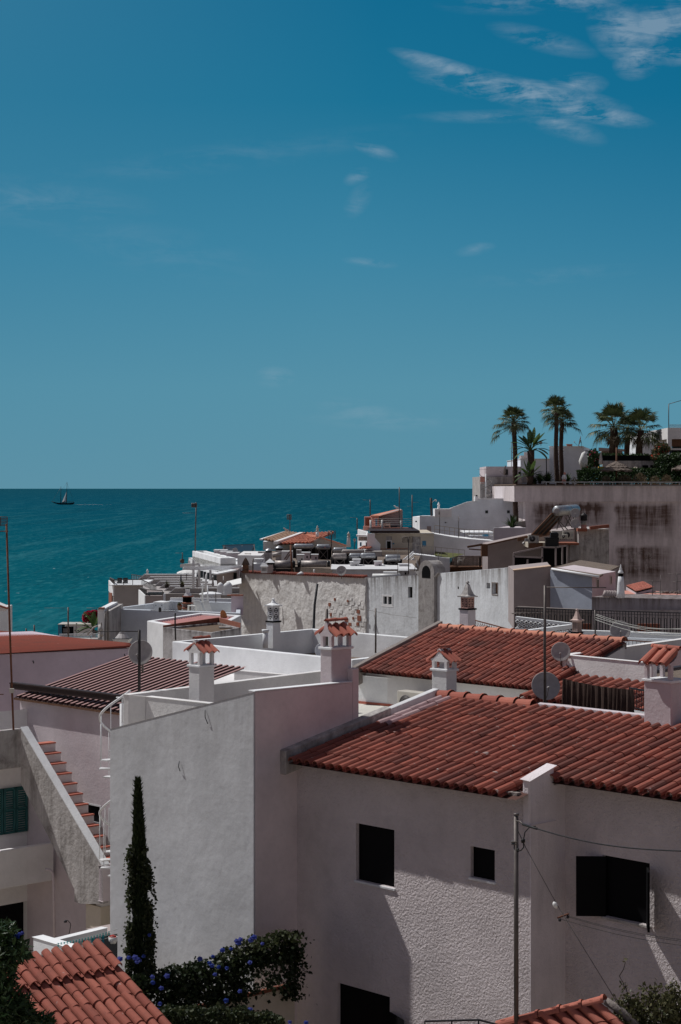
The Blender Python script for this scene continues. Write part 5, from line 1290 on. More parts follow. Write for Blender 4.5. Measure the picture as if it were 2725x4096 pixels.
for r_ in range(5):
    for i in range(int(L_/.17)):
        c=a+dl_*(.17*i+.085*(r_%2)+.08)-UP*(.15+.125*r_)+UP*0; c.z=a.z+(b.z-a.z)*((.17*i)/L_)-.17-.125*r_
        m.tube([c-dl_*.075,c+UP*.055,c+dl_*.075,c-UP*.055,c-dl_*.075],.018,4)
lt=m.build('lattice','white_bright',wt); 
m=MB(); a2=P((2140,2540),60.4); b2=P((2288,2520),62.5); dl2=(b2-a2); dl2.z=0; L2=dl2.length; dl2.normalize()
for r_ in range(3):
    for i in range(int(L2/.16)):
        c=a2+dl2*(.16*i+.08*(r_%2)); c.z=a2.z+(b2.z-a2.z)*(.16*i/L2)-.05-.12*r_; m.tube([c-dl2*.07,c+UP*.05,c+dl2*.07,c-UP*.05,c-dl2*.07],.016,4)
m.build('lattice','white_bright',wt)
MB().prism([P((2062,2510),67),P((2291,2530),66),P((2291,2530),66.3),P((2062,2510),67.3)],EYE-6).build('wall','white',wt)
# rusty low fence in front (diagonal)
rf_=thing('railing','rusty low mesh railing running down behind the roof ridge','railing',P((2000,2550),56))
m=MB(); pts=[P((1903,2482),58),P((2062,2524),56),P((2300,2546),54),P((2660,2572),52)]
for i in range(3):
    m.bar(pts[i],pts[i+1],.035,.03); L_=(pts[i+1]-pts[i]).length; k_=int(L_/.13)
    for k in range(k_): q_=pts[i].lerp(pts[i+1],k/k_); hh=.42 if i==0 else .2; m.bar(q_,q_-UP*hh,.010,.010); 
    if i==0:
        for k in range(k_-3): q_=pts[0].lerp(pts[1],k/k_); q2_=pts[0].lerp(pts[1],(k+3)/k_); m.bar(q_-UP*.40,q2_-UP*.05,.008,.008); m.bar(q_-UP*.05,q2_-UP*.40,.008,.008)
m.build('mesh','rust',rf_)
# pierced lantern chimneys on this side
pchm=thing('house','hidden house corner carrying the pink lantern chimney with floral lattice','house',P((1870,2700),56)); 
lantern(pchm,'',1871,2560,2439,2388,2322,60,.36,'floral',mat='pinkwhite',head=plaster('pink_pierced_clay',(.56,.33,.28),bs=20,bstr=.3),capm='dirtywhite',cap='spire')
MB().prism([P((1810,2540),61),P((1950,2540),61),P((1950,2540),64),P((1810,2540),64)],13.0).build('wall','white',pchm)
m=MB(); m.prism([P((1808,2506),60.5),P((1836,2496),61),P((1838,2500),62),P((1812,2502),62)],P((0,2510),61).z); m.build('cover','canvas',pchm)
lantern(wt,'',2309,2575,2533,2484,2434,56.5,.24,'slots',mat='pinkwhite',head=plaster('cream_pierced_clay',(.62,.47,.42),bs=20,bstr=.3),cap='spire')
# ======================= hill: stained wall building with garden on top =======================
def boxmask(nt,x0,x1,z0,z1,sf=1.2):
    g=nt.nodes.new('ShaderNodeNewGeometry'); s=nt.nodes.new('ShaderNodeSeparateXYZ'); nt.links.new(g.outputs['Position'],s.inputs[0])
    wob=ramp(nt,noisef(nt,wpos(nt,(.8,.8,.8)),1.2,4,.6),0,1,-.8,.8)
    x=math2(nt,'ADD',s.outputs[0],math2(nt,'MULTIPLY',wob,.5)); z=math2(nt,'ADD',s.outputs[2],math2(nt,'MULTIPLY',wob,.35))
    a=math2(nt,'MULTIPLY',ramp(nt,x,x0,x0+sf*.3),ramp(nt,x,x1,x1-sf)); b=math2(nt,'MULTIPLY',ramp(nt,z,z0,z0+sf),ramp(nt,z,z1,z1-sf*.25))
    return math2(nt,'MULTIPLY',a,b)
YH=150.0
hp=lambda px,py:P((px,py),YH)
m_=plaster('hill_wall_plaster',(.76,.67,.665),bs=6,bstr=.3,bd=.04,dirt=.3,big=.5,streak=.35,ztop=None)
nt=m_.node_tree; b_=nt.nodes['Principled BSDF']; src=b_.inputs['Base Color'].links[0].from_socket
sp=wpos(nt,(2.2,2.2,.16)); st1=ramp(nt,noisef(nt,sp,1.0,6,.7),.36,.66); hz=ramp(nt,noisef(nt,wpos(nt,(.15,.15,1.4)),1.0,5,.65),.40,.66)
c=src
for (x0,y0,x1,y1,k,hk) in ((2128,2006,2445,2118,1.7,.8),(2458,2010,2722,2160,1.35,.9),(2458,2180,2700,2345,1.3,.9)):
    a=hp(x0,y1); b=hp(x1,y0); mk=boxmask(nt,a.x,b.x,a.z,b.z)
    s_=math2(nt,'ADD',math2(nt,'MULTIPLY',st1,.75),math2(nt,'MULTIPLY',hz,hk*.5)); s_=math2(nt,'MULTIPLY',math2(nt,'MULTIPLY',s_,mk),k)
    cl=nt.nodes.new('ShaderNodeClamp'); nt.links.new(s_,cl.inputs[0]); c=mixc(nt,cl.outputs[0],c,(.13,.085,.07))
a=hp(2462,2340); b=hp(2660,2190); sp2=noisef(nt,wpos(nt,(1,1,1)),2.6,5,.7)
c=mixc(nt,math2(nt,'MULTIPLY',boxmask(nt,a.x,b.x,a.z,b.z),ramp(nt,sp2,.57,.60,0,.75)),c,(.40,.37,.34))
c=mixc(nt,math2(nt,'MULTIPLY',boxmask(nt,a.x,b.x,a.z,b.z),ramp(nt,sp2,.44,.40,0,.5)),c,(.10,.085,.06))
nt.links.new(c,b_.inputs['Base Color'])
gh=thing('retaining_building','tall pinkish rain stained wall carrying the palm garden terrace','building',P((2400,2400),150))
def fbox(mb,x0,x1,y0,y1,Y,dep,ref=None):
    """box with a level frontal face between pixel columns x0..x1 and rows y0..y1 at distance Y"""
    a=P((x0,y0),Y); b=P((x1,y1),Y); mb.obox(V((a.x,a.y,b.z)),V((b.x-a.x,0,0)),V((0,dep,0)),UP*(a.z-b.z)); return mb
fbox(MB(),2058,2860,1944,2007,149.9,34).build('parapet_band',m_,gh)
fbox(MB(),2101,2850,2007.2,2640,150,33).build('wall',m_,gh)
fbox(MB(),2056,2862,1941,1943.8,149.75,.4).build('coping','mortar',gh)
fbox(MB(),2064,2855,1936,1941,150.3,33).build('garden_soil','soil',gh)
m=MB(); a=P((2170,1928),149.9); b=P((2790,1929),149.9); m.bar(a,b,.09,.07)
for px in range(2186,2790,38): q_=P((px,1929),149.9); m.bar(q_,q_-UP*.25,.05,.05)
tag(m.build('railing','steel'),'thin steel pipe railing along the garden edge above the stained wall','railing')
pw=thing('planter','pinkish planter box wall with a spiky agave left of the stained wall','planter',P((2040,2300),140))
a=P((1976,2113),140); b=P((2103,2113),140); m=MB(); m.prism([a,b,b+V((.3,9,0)),a+V((2.0,9,0))],EYE-10); m.build('wall','pinkwhite',pw)
MB().bar(a+UP*.02+V((0,.1,0)),b+UP*.02+V((0,.1,0)),.25,.06).build('coping','white_bright',pw)
m=MB(); m.bar(P((2060,2101),147),P((2103,2096),147),.25,.5); m.build('inner_wall','mortar',pw)
def spiky(mb,c,n,L,w_,seed,up=.45,t=.35):
    random.seed(seed)
    for k in range(n):
        an=random.uniform(0,2*math.pi); el_=random.uniform(.15,1.45); d=V((math.cos(an)*math.cos(el_),math.sin(an)*math.cos(el_),math.sin(el_)+.1)).normalized(); l=L*random.uniform(.7,1.1)
        s=d.cross(UP).normalized()*w_; mid=c+d*l*.55+UP*l*.06; tip=c+d*l
        mb.add([c-s*.6,c+s*.6,mid+s,tip,mid-s],[[0,1,2,4],[4,2,3]],min(1,max(0,random.gauss(t,.25))))
def plant(label,px,py,Y,L,n,w_,mat,cat='plant',name='agave_plant',seed=1,grp=None):
    c=P((px,py),Y); t=thing(name,label,cat,c,grp); m=MB(); spiky(m,c,n,L,w_,seed); m.build('leaves',mat,t)
    MB().lathe(c-UP*.1,[(.12,0),(.15,.15),(.06,.3)],8).build('stem','bark_dark',t); return t
plant('large spiky agave standing in the pinkish planter by the palm trunk',2049,2112,141.5,1.05,90,.05,'leaf_hedge')
# ---- palms
def fan(mb,base,d,Lp,Rf,nb_,droop,seedt):
    """one fan frond: stalk, then a spread of narrow blades with drooping tips"""
    d=d.normalized(); side=d.cross(UP)
    if side.length<.05: side=V((1,0,0))
    side=side.normalized(); nrm=side.cross(d)
    h=base+d*Lp-UP*Lp*Lp*.10*droop
    mb.bar(base,h,.035,.03,t=.9)
    d2=(d-UP*.35*droop).normalized()
    for k in range(nb_):
        a=-1.75+3.5*k/(nb_-1)+random.gauss(0,.03); v=(d2*math.cos(a)+side*math.sin(a)).normalized(); r_=Rf*(1-.22*abs(a)/1.75)*random.uniform(.9,1.1)
        m1=h+v*r_*.62+nrm*.05*r_; tip=h+v*r_-UP*r_*.32*droop*random.uniform(.6,1.4)
        s=v.cross(nrm).normalized()*r_*.045
        mb.add([h,m1+s,tip,m1-s],[[0,1,2,3]],min(1,max(0,seedt+random.gauss(0,.15))))
def palm(label,base,top,cr,nf,r0,r1,seed,lean=0,dry=6,low=-.6,rot=0.0,blade=1.0,group=None,extra=()):
    random.seed(seed); t=thing('palm_tree',label,'palm tree',base,group)
    H=(top-base).length; pts=[base.lerp(top,i/14)+V((math.sin(i*.5+seed)*.04,0,0)) for i in range(15)]
    m=MB(); m.tube(pts,[r0+(r1-r0)*i/14 for i in range(15)],12)
    n=int(H*16)
    for k in range(n):      # old leaf bases
        f=random.random(); q_=base.lerp(top,f); rr=r0+(r1-r0)*f; an=random.uniform(0,6.28); v=V((math.cos(an),math.sin(an),0))
        m.add([q_+v*rr*.9+v.cross(UP)*.05,q_+v*rr*.9-v.cross(UP)*.05,q_+v*(rr+.09)+UP*.14],[[0,1,2]],random.random())
    m.build('trunk','bark',t)
    m=MB(); md=MB()
    for k in range(nf):
        an=k*2.4+seed+random.gauss(0,.2); e_=1.4+(low-1.4)*(k/nf)+random.gauss(0,.08)
        d=V((math.cos(an)*math.cos(e_),math.sin(an)*math.cos(e_),math.sin(e_)))
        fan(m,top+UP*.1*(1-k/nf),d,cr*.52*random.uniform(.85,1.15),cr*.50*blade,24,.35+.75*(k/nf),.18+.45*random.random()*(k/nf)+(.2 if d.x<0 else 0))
    for (dx,dz,l) in extra:
        fan(m,top-UP*.3,V((dx,-.2,dz)),l,cr*.55,24,1.4,.35)
    for k in range(dry):
        an=random.uniform(0,6.28); d=V((math.cos(an)*.5,math.sin(an)*.5,-.8)); fan(md,top-UP*.15,d,cr*.32,cr*.36,14,.8,.3)
    m.build('crown','leaf_palm',t); 
    if dry: md.build('dry_skirt','leaf_dry',t)
    return t
YP=170
palm('tall slim fan palm nearest the sea, lowest fronds hanging left',P((2066,2100),152.6),P((2056,1690),152.6),1.5,34,.21,.19,3,low=-.35,dry=4,extra=((-.9,-.1,1.3),(-.8,.25,1.2),(-1,-.35,1.5),(.7,.1,.7)))
palm('left and taller palm of the close pair with straight trunks',P((2228,1936),153),P((2224,1648),153),1.5,32,.20,.16,8,low=-.3,dry=3,extra=((-.8,-.3,.6),))
palm('right and slightly shorter palm of the close pair with straight trunks',P((2245,1936),154.5),P((2248,1688),154.5),1.4,26,.19,.16,13,low=-.25,dry=3,extra=((.95,.0,1.1),(.8,.35,.8),(-.4,.2,.5)))
palm('broad fan palm with thick dark trunk, largest of the right palms',P((2457,1860),168),P((2455,1710),168),2.6,30,.42,.34,21,low=-.5,dry=9,blade=.95)
palm('small fan palm squeezed between the two broad right palms',P((2509,1860),171),P((2511,1725),171),1.6,18,.26,.24,27,low=-.4,dry=4)
palm('broad dark fan palm at the right with a stout trunk by the villa',P((2557,1860),167),P((2562,1722),167),2.4,28,.34,.27,33,low=-.45,dry=6,blade=.95,extra=((1,.15,1.2),(.9,-.2,1.3)))
# ---- giant strelitzia (paddle leaves)
def paddle(mb,base,d,Ls,Ll,w_,bend,t):
    d=d.normalized(); side=d.cross(UP); side=(side if side.length>.05 else V((1,0,0))).normalized()
    pts=[]; p=V(base); v=V(d); N=9; st=(Ls+Ll)/N
    for i in range(N+1): pts.append(V(p)); p=p+v*st; v=(v-UP*bend/N).normalized()
    ns=int(N*Ls/(Ls+Ll)); mb.tube(pts[:ns+1],.035,5,t=.9)
    for i in range(ns,N):
        f0=(i-ns)/(N-ns); f1=(i+1-ns)/(N-ns); w0=w_*math.sin(math.pi*min(.97,f0*.85+.12))**.7; w1=w_*math.sin(math.pi*min(.98,f1*.85+.13))**.7
        u1=(pts[i+1]-pts[i]).normalized(); nn=side.cross(u1)
        for sg in (-1,1):
            tt=min(1,max(0,t+random.gauss(0,.12))); g=.94
            mb.add([pts[i],pts[i]+side*sg*w0-nn*w0*.2+u1*.0,pts[i].lerp(pts[i+1],g)+side*sg*w1-nn*w1*.2,pts[i+1]],[[0,1,2,3]],tt)
def strel(label,base,top,n,Ls,Ll,w_,seed,side_n=5):
    random.seed(seed); t=thing('strelitzia_tree',label,'banana like tree',base,'paddle leafed garden plants'); MB().tube([base,base.lerp(top,.5)+V((.05,0,0)),top],[.22,.24,.30],10).build('trunk','bark',t)
    m=MB()
    for k in range(n):
        a=-1.25+2.5*k/(n-1); d=V((math.sin(a),random.uniform(-.5,.5),math.cos(a)+.15)); paddle(m,top+V((0,0,random.uniform(-.2,.1))),d,Ls*random.uniform(.85,1.1),Ll*random.uniform(.85,1.1),w_,.25+1.35*abs(a),random.random()*.5)
    m.build('leaves','leaf_banana',t); return t
strel('tall paddle leafed strelitzia between the slim palm and the palm pair',P((2124,1940),151),P((2124,1802),151),17,.75,1.15,.24,4)
strel('short paddle leafed strelitzia growing at the foot of the taller one',P((2118,1942),150.4),P((2119,1905),150.4),11,.6,.9,.2,9)
for i,(px,py,L,n,s,l) in enumerate(((2160,1930,.95,80,2,'spiky shrub left of the lamp pole on the garden edge'),(2192,1932,1.0,90,3,'wide spiky shrub right of the lamp pole on the garden edge'),(2140,1938,.7,50,5,'low spiky shrub below the strelitzia'),(2270,1935,.9,80,6,'spiky shrub right of the paired palms on the garden edge'),(2318,1938,.5,40,7,'tiny spiky plant by the white block corner'),(2470,1938,.6,60,12,'spiky plant at the foot of the straw parasol'))):
    plant(l,px,py,151+i*.2,L,n,.035,'leaf_hedge',name='spiky_shrub',seed=s,grp='spiky shrubs along the garden edge')
random.seed(40)
hd=thing('hedge','long dark green clipped hedge along the garden railing','hedge',P((2520,1935),156)); m=MB()
for k in range(17000):
    px=random.uniform(2312,2790); y0=1876+6*noise.noise(V((px*.03,0,1)))+(6 if px<2330 else 0); f=random.random()**1.3
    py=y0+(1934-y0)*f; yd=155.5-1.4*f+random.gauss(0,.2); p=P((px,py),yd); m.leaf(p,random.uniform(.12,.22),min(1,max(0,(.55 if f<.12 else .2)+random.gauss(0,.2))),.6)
m.build('foliage','leaf_hedge',hd)
dg=MB()
for (cx,cy,rx,n) in ((2180,1925,18,300),(2500,1922,34,800),(2560,1915,30,600),(2425,1925,20,350),(2668,1920,22,400),(2620,1926,22,300),(2300,1932,14,150)):
    for k in range(n):
        a=random.uniform(0,3.14); r_=random.random()**.6; p=P((cx+math.cos(a)*rx*r_,1938-math.sin(a)*(1938-cy+18)*r_),151.6+random.random()); dg.leaf(p,.2,random.random(),.18,V((random.gauss(0,.5),0,1)).normalized())
tag(dg.build('dry_shrubs','leaf_dry'),'dry brownish grass tufts along the garden edge','grass',kind='stuff')
# trellis hedge behind (dark) with bougainvillea and flowering shrub at right
def blob_plant(name,label,cat,pts,mat,seed,sz,flow=None,fn=0,grp=None,tm=.3):
    random.seed(seed); px,py,Y=pts[0][:3]; t=thing(name,label,cat,P((px,py+30),Y),grp); m=MB()
    for (px,py,Y,rx,ry,n) in pts:
        for k in range(n):
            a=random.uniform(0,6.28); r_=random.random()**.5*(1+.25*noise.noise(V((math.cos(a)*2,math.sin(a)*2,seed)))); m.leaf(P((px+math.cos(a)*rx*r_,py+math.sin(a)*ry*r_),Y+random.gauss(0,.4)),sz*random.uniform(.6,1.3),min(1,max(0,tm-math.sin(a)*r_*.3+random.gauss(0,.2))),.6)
    m.build('foliage',mat,t)
    if flow:
        f=MB()
        for k in range(fn):
            px,py,Y,rx,ry,_=random.choice(pts); a=random.uniform(0,6.28); r_=random.random()**.4; f.leaf(P((px+math.cos(a)*rx*r_,py+math.sin(a)*ry*r_),Y-.6),sz*.9,random.random(),.9)
        f.build('flowers',flow,t)
    return t
blob_plant('creeper','dark creeper hanging on the trellis behind the folded white parasol','creeper',[(2375,1840,160,26,40,1500),(2362,1870,160,20,25,900)],'leaf_hedge',2,.2,'flower_pink',30,tm=.2)
blob_plant('hedge','low dark creeper band on the wall under the three broad palms','hedge',[(x,1828+4*math.sin(x),162,30,13,700) for x in range(2400,2650,38)],'leaf_hedge',3,.2,tm=.1)
blob_plant('flowering_shrub','bright green shrub with red flowers in front of the right hand villa','shrub',[(2650,1795,158,30,22,1300),(2635,1812,158,26,18,800),(2625,1826,157,20,10,400)],'leaf_bush',5,.18,'flower_red',60)
blob_plant('hedge','dark climbing hedge under the villa at the right edge','hedge',[(2660,1850,156,40,32,1500),(2710,1850,156,40,38,1700),(2690,1890,155.5,60,36,2000)],'leaf_hedge',6,.2,tm=.15)
# garden wall behind the parasols, its dark band
m=MB(); fbox(m,2412,2640,1843,1900,158.5,.4); tag(m.build('garden_wall','dirtywhite'),'pale low garden wall behind the straw parasol','wall')
m=MB(); fbox(m,2360,2660,1822,1842.6,160.5,.3); tag(m.build('fence_screen','black'),'black windbreak screen under the palms','fence')
for i,(px,w_) in enumerate(((2582,24),(2614,22))):
    m=MB(); fbox(m,px-w_/2,px+w_/2,1868,1885,157.5,.6); m.box(P((px,1868),158),.5,.1,.15); tag(m.build('lounge_seat','black'),'black outdoor lounge seat behind the hedge, '+('left' if i==0 else 'right')+' one','seat','black lounge seats behind the hedge')
for i,px in enumerate((2512,2542)):
    m=MB(); c=P((px,1880),157.5); m.lathe(c-UP*.0,[(.28,0),(.27,.1),(.2,.2),(.05,.26)],12,t=0); tag(m.build('chair_back','cream'),'round backed chair peeking over the hedge, '+('left' if i==0 else 'right')+' one','chair','round backed chairs over the hedge')
def straw(label,px,ya,yr,yb,Y,rx):
    b=P((px,yb),Y); t=thing('straw_parasol',label,'parasol',b,'straw parasols in the garden'); a=P((px,ya),Y); r_=rx/FP*Y; h=a.z-P((px,yr),Y).z
    MB().tube([b,a+UP*1.1],.07,8).build('pole','wood',t)
    for i,(ro,ri,z0,z1) in enumerate(((1.0,.62,0,.30),(.78,.42,.28,.58),(.55,.02,.55,1.0))):
        m=MB(); vs=[];N=44; 
        for rr,z,jt in ((ri*r_,z1*h,0),((ri+ro)/2*r_,(z0+z1)/2*h+.02*h,.02),(ro*r_,z0*h,.05),(ro*r_*.97,z0*h-.12,.07)):
            for k in range(N): q_=rr*(1+random.uniform(-jt,jt)); aa=2*math.pi*k/N; vs.append(V((b.x+math.cos(aa)*q_,b.y+math.sin(aa)*q_,a.z-h+z+random.uniform(-jt,jt))))
        m.add(vs,[[j*N+k,j*N+(k+1)%N,(j+1)*N+(k+1)%N,(j+1)*N+k] for j in range(3) for k in range(N)]); m.build('thatch_layer','thatch',t)
straw('large tiered straw parasol in the middle of the garden hedge',2467,1844,1880,1938,152.3,64)
straw('straw parasol half cut by the right edge of the picture',2738,1856,1876,1938,153.5,52)
closed_parasol('folded white parasol above a yellow box in the palm garden',2405,1807,1858,156.5,9,'canvas_grey',1890)
t=thing('covered_parasol','crumpled white sheet draped over a hanging parasol arm by the white block','parasol',P((2338,1900),156),'folded parasols')
m=MB(); random.seed(6)
m.tube([P((2332,1872),156),P((2330,1845),156),P((2338,1815),156),P((2341,1806),156)],[.18,.30,.22,.04],9); m.tube([P((2345,1868),156.1),P((2343,1840),156),P((2342,1812),156)],[.08,.2,.05],8); m.build('sheet','canvas',t)
MB().tube([P((2358,1810),156),P((2350,1803),156),P((2341,1804),156)],.04,6).build('arm','iron',t)
for x in (2328,2336,2347): MB().tube([P((x,1895),156),P((x,1850),156)],.035,6).build('post','mast',t)
m=MB(); fbox(m,2396,2416,1866,1878,156,.5); tag(m.build('yellow_box',flat('yellow_plastic',(.6,.34,.04),.6)),'yellow box behind the hedge under the folded parasol','box')
tt=thing('table','small white table left of the yellow box behind the hedge','table',P((2378,1885),156)); m=MB(); a=P((2362,1873),156); m.obox(a,V((.66,0,0)),V((0,.5,0)),UP*.06); m.build('tabletop','plastic',tt)
for x in (2364,2392): MB().tube([P((x,1873),156),P((x,1890),156)],.025,6).build('leg','plastic',tt)
# small statue like figure by the palm pair
sg=thing('person','tiny person in white and orange bending behind the railing by the palm pair','person',P((2257,1934),150.5)); b=P((2257,1938),150.6)
m=MB(); m.tube([b+V((-.10,0,0)),b+V((-.1,0,.28)),b+V((0,0,.45))],[.07,.09,.1],8); m.tube([b+V((.10,0,0)),b+V((.08,0,.28)),b+V((0,0,.45))],[.06,.08,.1],8); m.build('legs','flower_pink' if False else 'salmon',sg)
m=MB(); m.tube([b+V((0,0,.42)),b+V((0,0,.62)),b+V((.02,0,.74)),b+V((.04,0,.80))],[.13,.15,.13,.05],10); m.tube([b+V((-.1,0,.70)),b+V((-.17,-.05,.52)),b+V((-.10,-.12,.38))],[.05,.04,.03],6); m.tube([b+V((.13,0,.70)),b+V((.18,-.05,.52)),b+V((.12,-.12,.36))],[.05,.04,.03],6); m.build('shirt','plastic',sg)
m=MB(); m.lathe(b+V((.05,0,.78)),[(.05,0),(.09,.05),(.10,.12),(.07,.19),(.01,.21)],12); m.build('head','salmon',sg)
# ---- white blocks behind the garden
wb=thing('house','plain white block house with flat roofs behind the palm pair','house',P((2250,1960),175))
m=MB(); C=P((2335,1786),176); pts=[P((2198,1786),176),C,P((2361,1790),186),P((2230,1786),190)]; pts=[V((p.x,p.y,C.z)) for p in pts]; m.prism(pts,18); m.build('wall','white_cool',wb)
m=MB(); fbox(m,2083,2199,1836,1990,174,14); m.build('wall','white_cool',wb)
fbox(MB(),2081,2200,1834.2,1835.8,173.8,14.2).build('coping','white_bright',wb); fbox(MB(),2197,2336,1784.4,1785.9,175.8,.3).build('coping','white_bright',wb)
m=MB(); fbox(m,2270,2290,1779,1785,178,.5); fbox(m,2268,2291,1776,1778.6,177.9,.7); m.build('chimney','brick',wb)
m=MB(); fbox(m,2092,2124,1892,1930,173.9,.1); m.build('shutter_frame','dirtywhite',wb)
m=MB(); fbox(m,2085,2114,1822,1834,180,2); fbox(m,2098,2112,1808,1822,180,.4); m.build('roof_hut','taupe',wb)
antenna('thin aerial mast behind the slim palm',(2046,1770),(2047,1905),176,.03,[])
dish('white satellite dish on the white block roof facing left toward the sea',(2319,1764),175.5,21,-80,12)
dish('small round dish on a pole behind the strelitzia',(2164,1771),173,6,190,10)
lp=thing('lamp_post','thin dark garden lamp pole beside the strelitzia','lamp',P((2187,1938),152)); MB().tube([P((2188,1938),152),P((2186,1832),152)],.04,8).build('pole','mast_dark',lp); MB().lathe(P((2186,1832),152),[(.05,0),(.09,.05),(.02,.14)],8).build('lamp_head','mast_dark',lp)
vr=thing('house','white villa with a brown awning and glass rail at the right edge','house',P((2720,1960),163))
m=MB(); fbox(m,2672,2800,1711,1756,162,10); fbox(m,2672,2688,1756.2,1793,162,.5); fbox(m,2672,2800,1793.2,1800,162.3,.3); m.build('wall','white',vr)
m=MB(); fbox(m,2688.5,2800,1756.3,1785,162.4,1); m.build('awning','wood',vr); fbox(MB(),2690,2800,1786,1850,166,.3).build('window','glass',vr)
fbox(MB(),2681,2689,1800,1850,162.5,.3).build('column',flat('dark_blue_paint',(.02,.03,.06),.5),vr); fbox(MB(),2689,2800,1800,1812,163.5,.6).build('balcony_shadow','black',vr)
fbox(MB(),2679,2800,1697,1710.8,162.2,.05).build('glass_rail','clearglass',vr)
antenna('thin white bent lamp mast rising from the villa roof',(2676,1616),(2676,1711),162.1,.04,[])
MB_=MB().tube([P((2676,1616),162.1),P((2728,1601),162.1)],.03,6); tag(MB_.build('lamp_arm_pipe','mast'),'slanting pipe at the top of the bent mast at the right edge','pipe')
vb=thing('house','white house with a tiled eave behind the broad palms','house',P((2620,1900),185))
m=MB(); fbox(m,2565,2675,1731,1773,186,8); m.build('wall','white',vb); fbox(MB(),2560,2680,1773.2,1900,184,8).build('wall','white_bright',vb); m=MB(); fbox(m,2628,2676,1726,1730.8,185.6,8.8); m.build('roof_edge','tile_sand',vb)
gt=thing('pergola','dark wooden pergola roof between the broad palms','pergola',P((2480,1860),176)); m=MB(); m.prism([P((2395,1790),176),P((2500,1797),176),P((2500,1800),180),P((2400,1793),180)],P((0,1803),176).z); m.build('roof','taupe',gt); m=MB(); fbox(m,2405,2490,1803,1828,178,.3); m.build('wall','taupe',gt)
# ======================= houses on the slope right of centre =======================
ph=thing('house','pink topped white house with an outside spiral stair by the slim palm','house',P((1990,2100),172))
fbox(MB(),1945,2085,1866,1906,174,8).build('upper_wall','pinkwhite',ph); m=MB(); fbox(m,1921,2090,1906.3,2010,172,10); m.build('wall','dirtywhite',ph)
fbox(MB(),2017.5,2032.5,1877.5,1899.5,173.9,.09).build('window','black',ph); fbox(MB(),2075,2083,1888,1899,173.9,.09).build('window','black',ph)
D0=P((1921,1950),172)
window(ph,D0,V((1,0,0)),(1963,1959),(1988,1978),fw=.06,mull=False,pm='black'); window(ph,D0,V((1,0,0)),(2022,1959),(2060,1994),fw=.1,pm='black')
m=MB(); c=P((1944,1995),170.8); zt_=P((0,1930),171).z
for k in range(13):
    a=k*.48-2.6; z=c.z+(zt_-c.z)*k/12; p0=V((c.x,c.y,z)); m.prism([p0+UP*.03,p0+V((math.cos(a)*.52,math.sin(a)*.52,.03)),p0+V((math.cos(a+.5)*.52,math.sin(a+.5)*.52,.03))],z-.05)
m.build('stair_treads','dirtywhite',ph); m=MB(); m.tube([c,V((c.x,c.y,P((0,1895),171).z))],.06,8); m.build('stair_post','white_bright',ph)
m=MB(); m.tube([V((c.x+math.cos(k*.24-2.6)*.55,c.y+math.sin(k*.24-2.6)*.55,c.z+.8+(zt_-c.z)*k/24)) for k in range(25)],.025,5); m.build('stair_handrail','mast',ph)
fbox(MB(),1921.5,1940,1906.5,1934,171.9,.15).build('balcony_panel','salmon',ph)
dish('white oval dish on the pink house roof seen nearly edge on',(2020,1881),170.5,19,-70,8); dish('tilted white dish with an orange rim below the pink house window',(2041,1985),169.5,21,-30,62,mat='dish')
antenna('little aerial with slanted arms left of the pink house',(1941,1872),(1941,1906),171.5,.025,[('yagi',(1930,1878),1,.3,(.9,6,.4))])
tree_=MB(); tree_.tube([P((2046,1800),175),P((2047,1906),175)],.03,5)
wh=thing('house','long white house with a sloping roofline and two small square windows','house',P((1850,2150),160))
poly=[(1680,2068),(1740,2068),(1806,2035.5),(1870,2012),(1890,2009),(1901,2009),(1902,1998),(2085,1998),(2085,2215),(1680,2215)]
q=[P(p,160) for p in poly]; r_=[p+V((.6,9,0)) for p in q]; n=len(q); m=MB(); m.add(q+r_,[list(range(n)),list(range(2*n-1,n-1,-1))]+[[i,(i+1)%n,(i+1)%n+n,i+n] for i in range(n)]); m.build('wall','white_cool',wh)
fbox(MB(),1740,1807,2036,2068.2,159.7,3).build('roof_room','white',wh)
a=P((1680,2068),160); m=MB(); m.prism([P((1649,2067),167),a-V((.01,0,0)),a+V((.6,9,0)),P((1660,2067),172)],P((0,2125),160).z); m.build('side_wall','white_bright',wh)
m=MB()
for i in range(7):
    pa,pb=poly[i],poly[i+1]; m.bar(P(pa,160)+UP*.05+V((0,.15,0)),P(pb,160)+UP*.05+V((0,.15,0)),.4,.1)
m.build('coping','white_bright',wh)
for (x,y,w_) in ((1942,2042,11),(2029,2042,11)): fbox(MB(),x,x+w_,y,y+w_,159.95,.1).build('window','glass',wh)
for (x,y,w_) in ((1780,2088,4.5),(1786,2090,2),(1662,2083,6)): fbox(MB(),x,x+w_,y,y+w_,159.95 if x>1670 else 162,.1).build('vent_hole','black',wh)
m=MB(); fbox(m,1709,1725,2105,2126,159.9,.12); m.build('door','taupe',wh)
fbox(MB(),1901,1914,1986,2004,158,1.5).build('chimney','white_bright',wh); fbox(MB(),1904.5,1911,1980,1985.8,158,.5).build('chimney_pot','mast_dark',wh)
c=P((1755,2036),160.5); s=160/FP; MB().lathe(c,[(6*s,0),(5.5*s,2*s),(5*s,3*s),(4.5*s,15*s),(6.5*s,16*s),(6*s,17*s),(.3*s,29*s)],8).build('chimney','white_bright',wh)
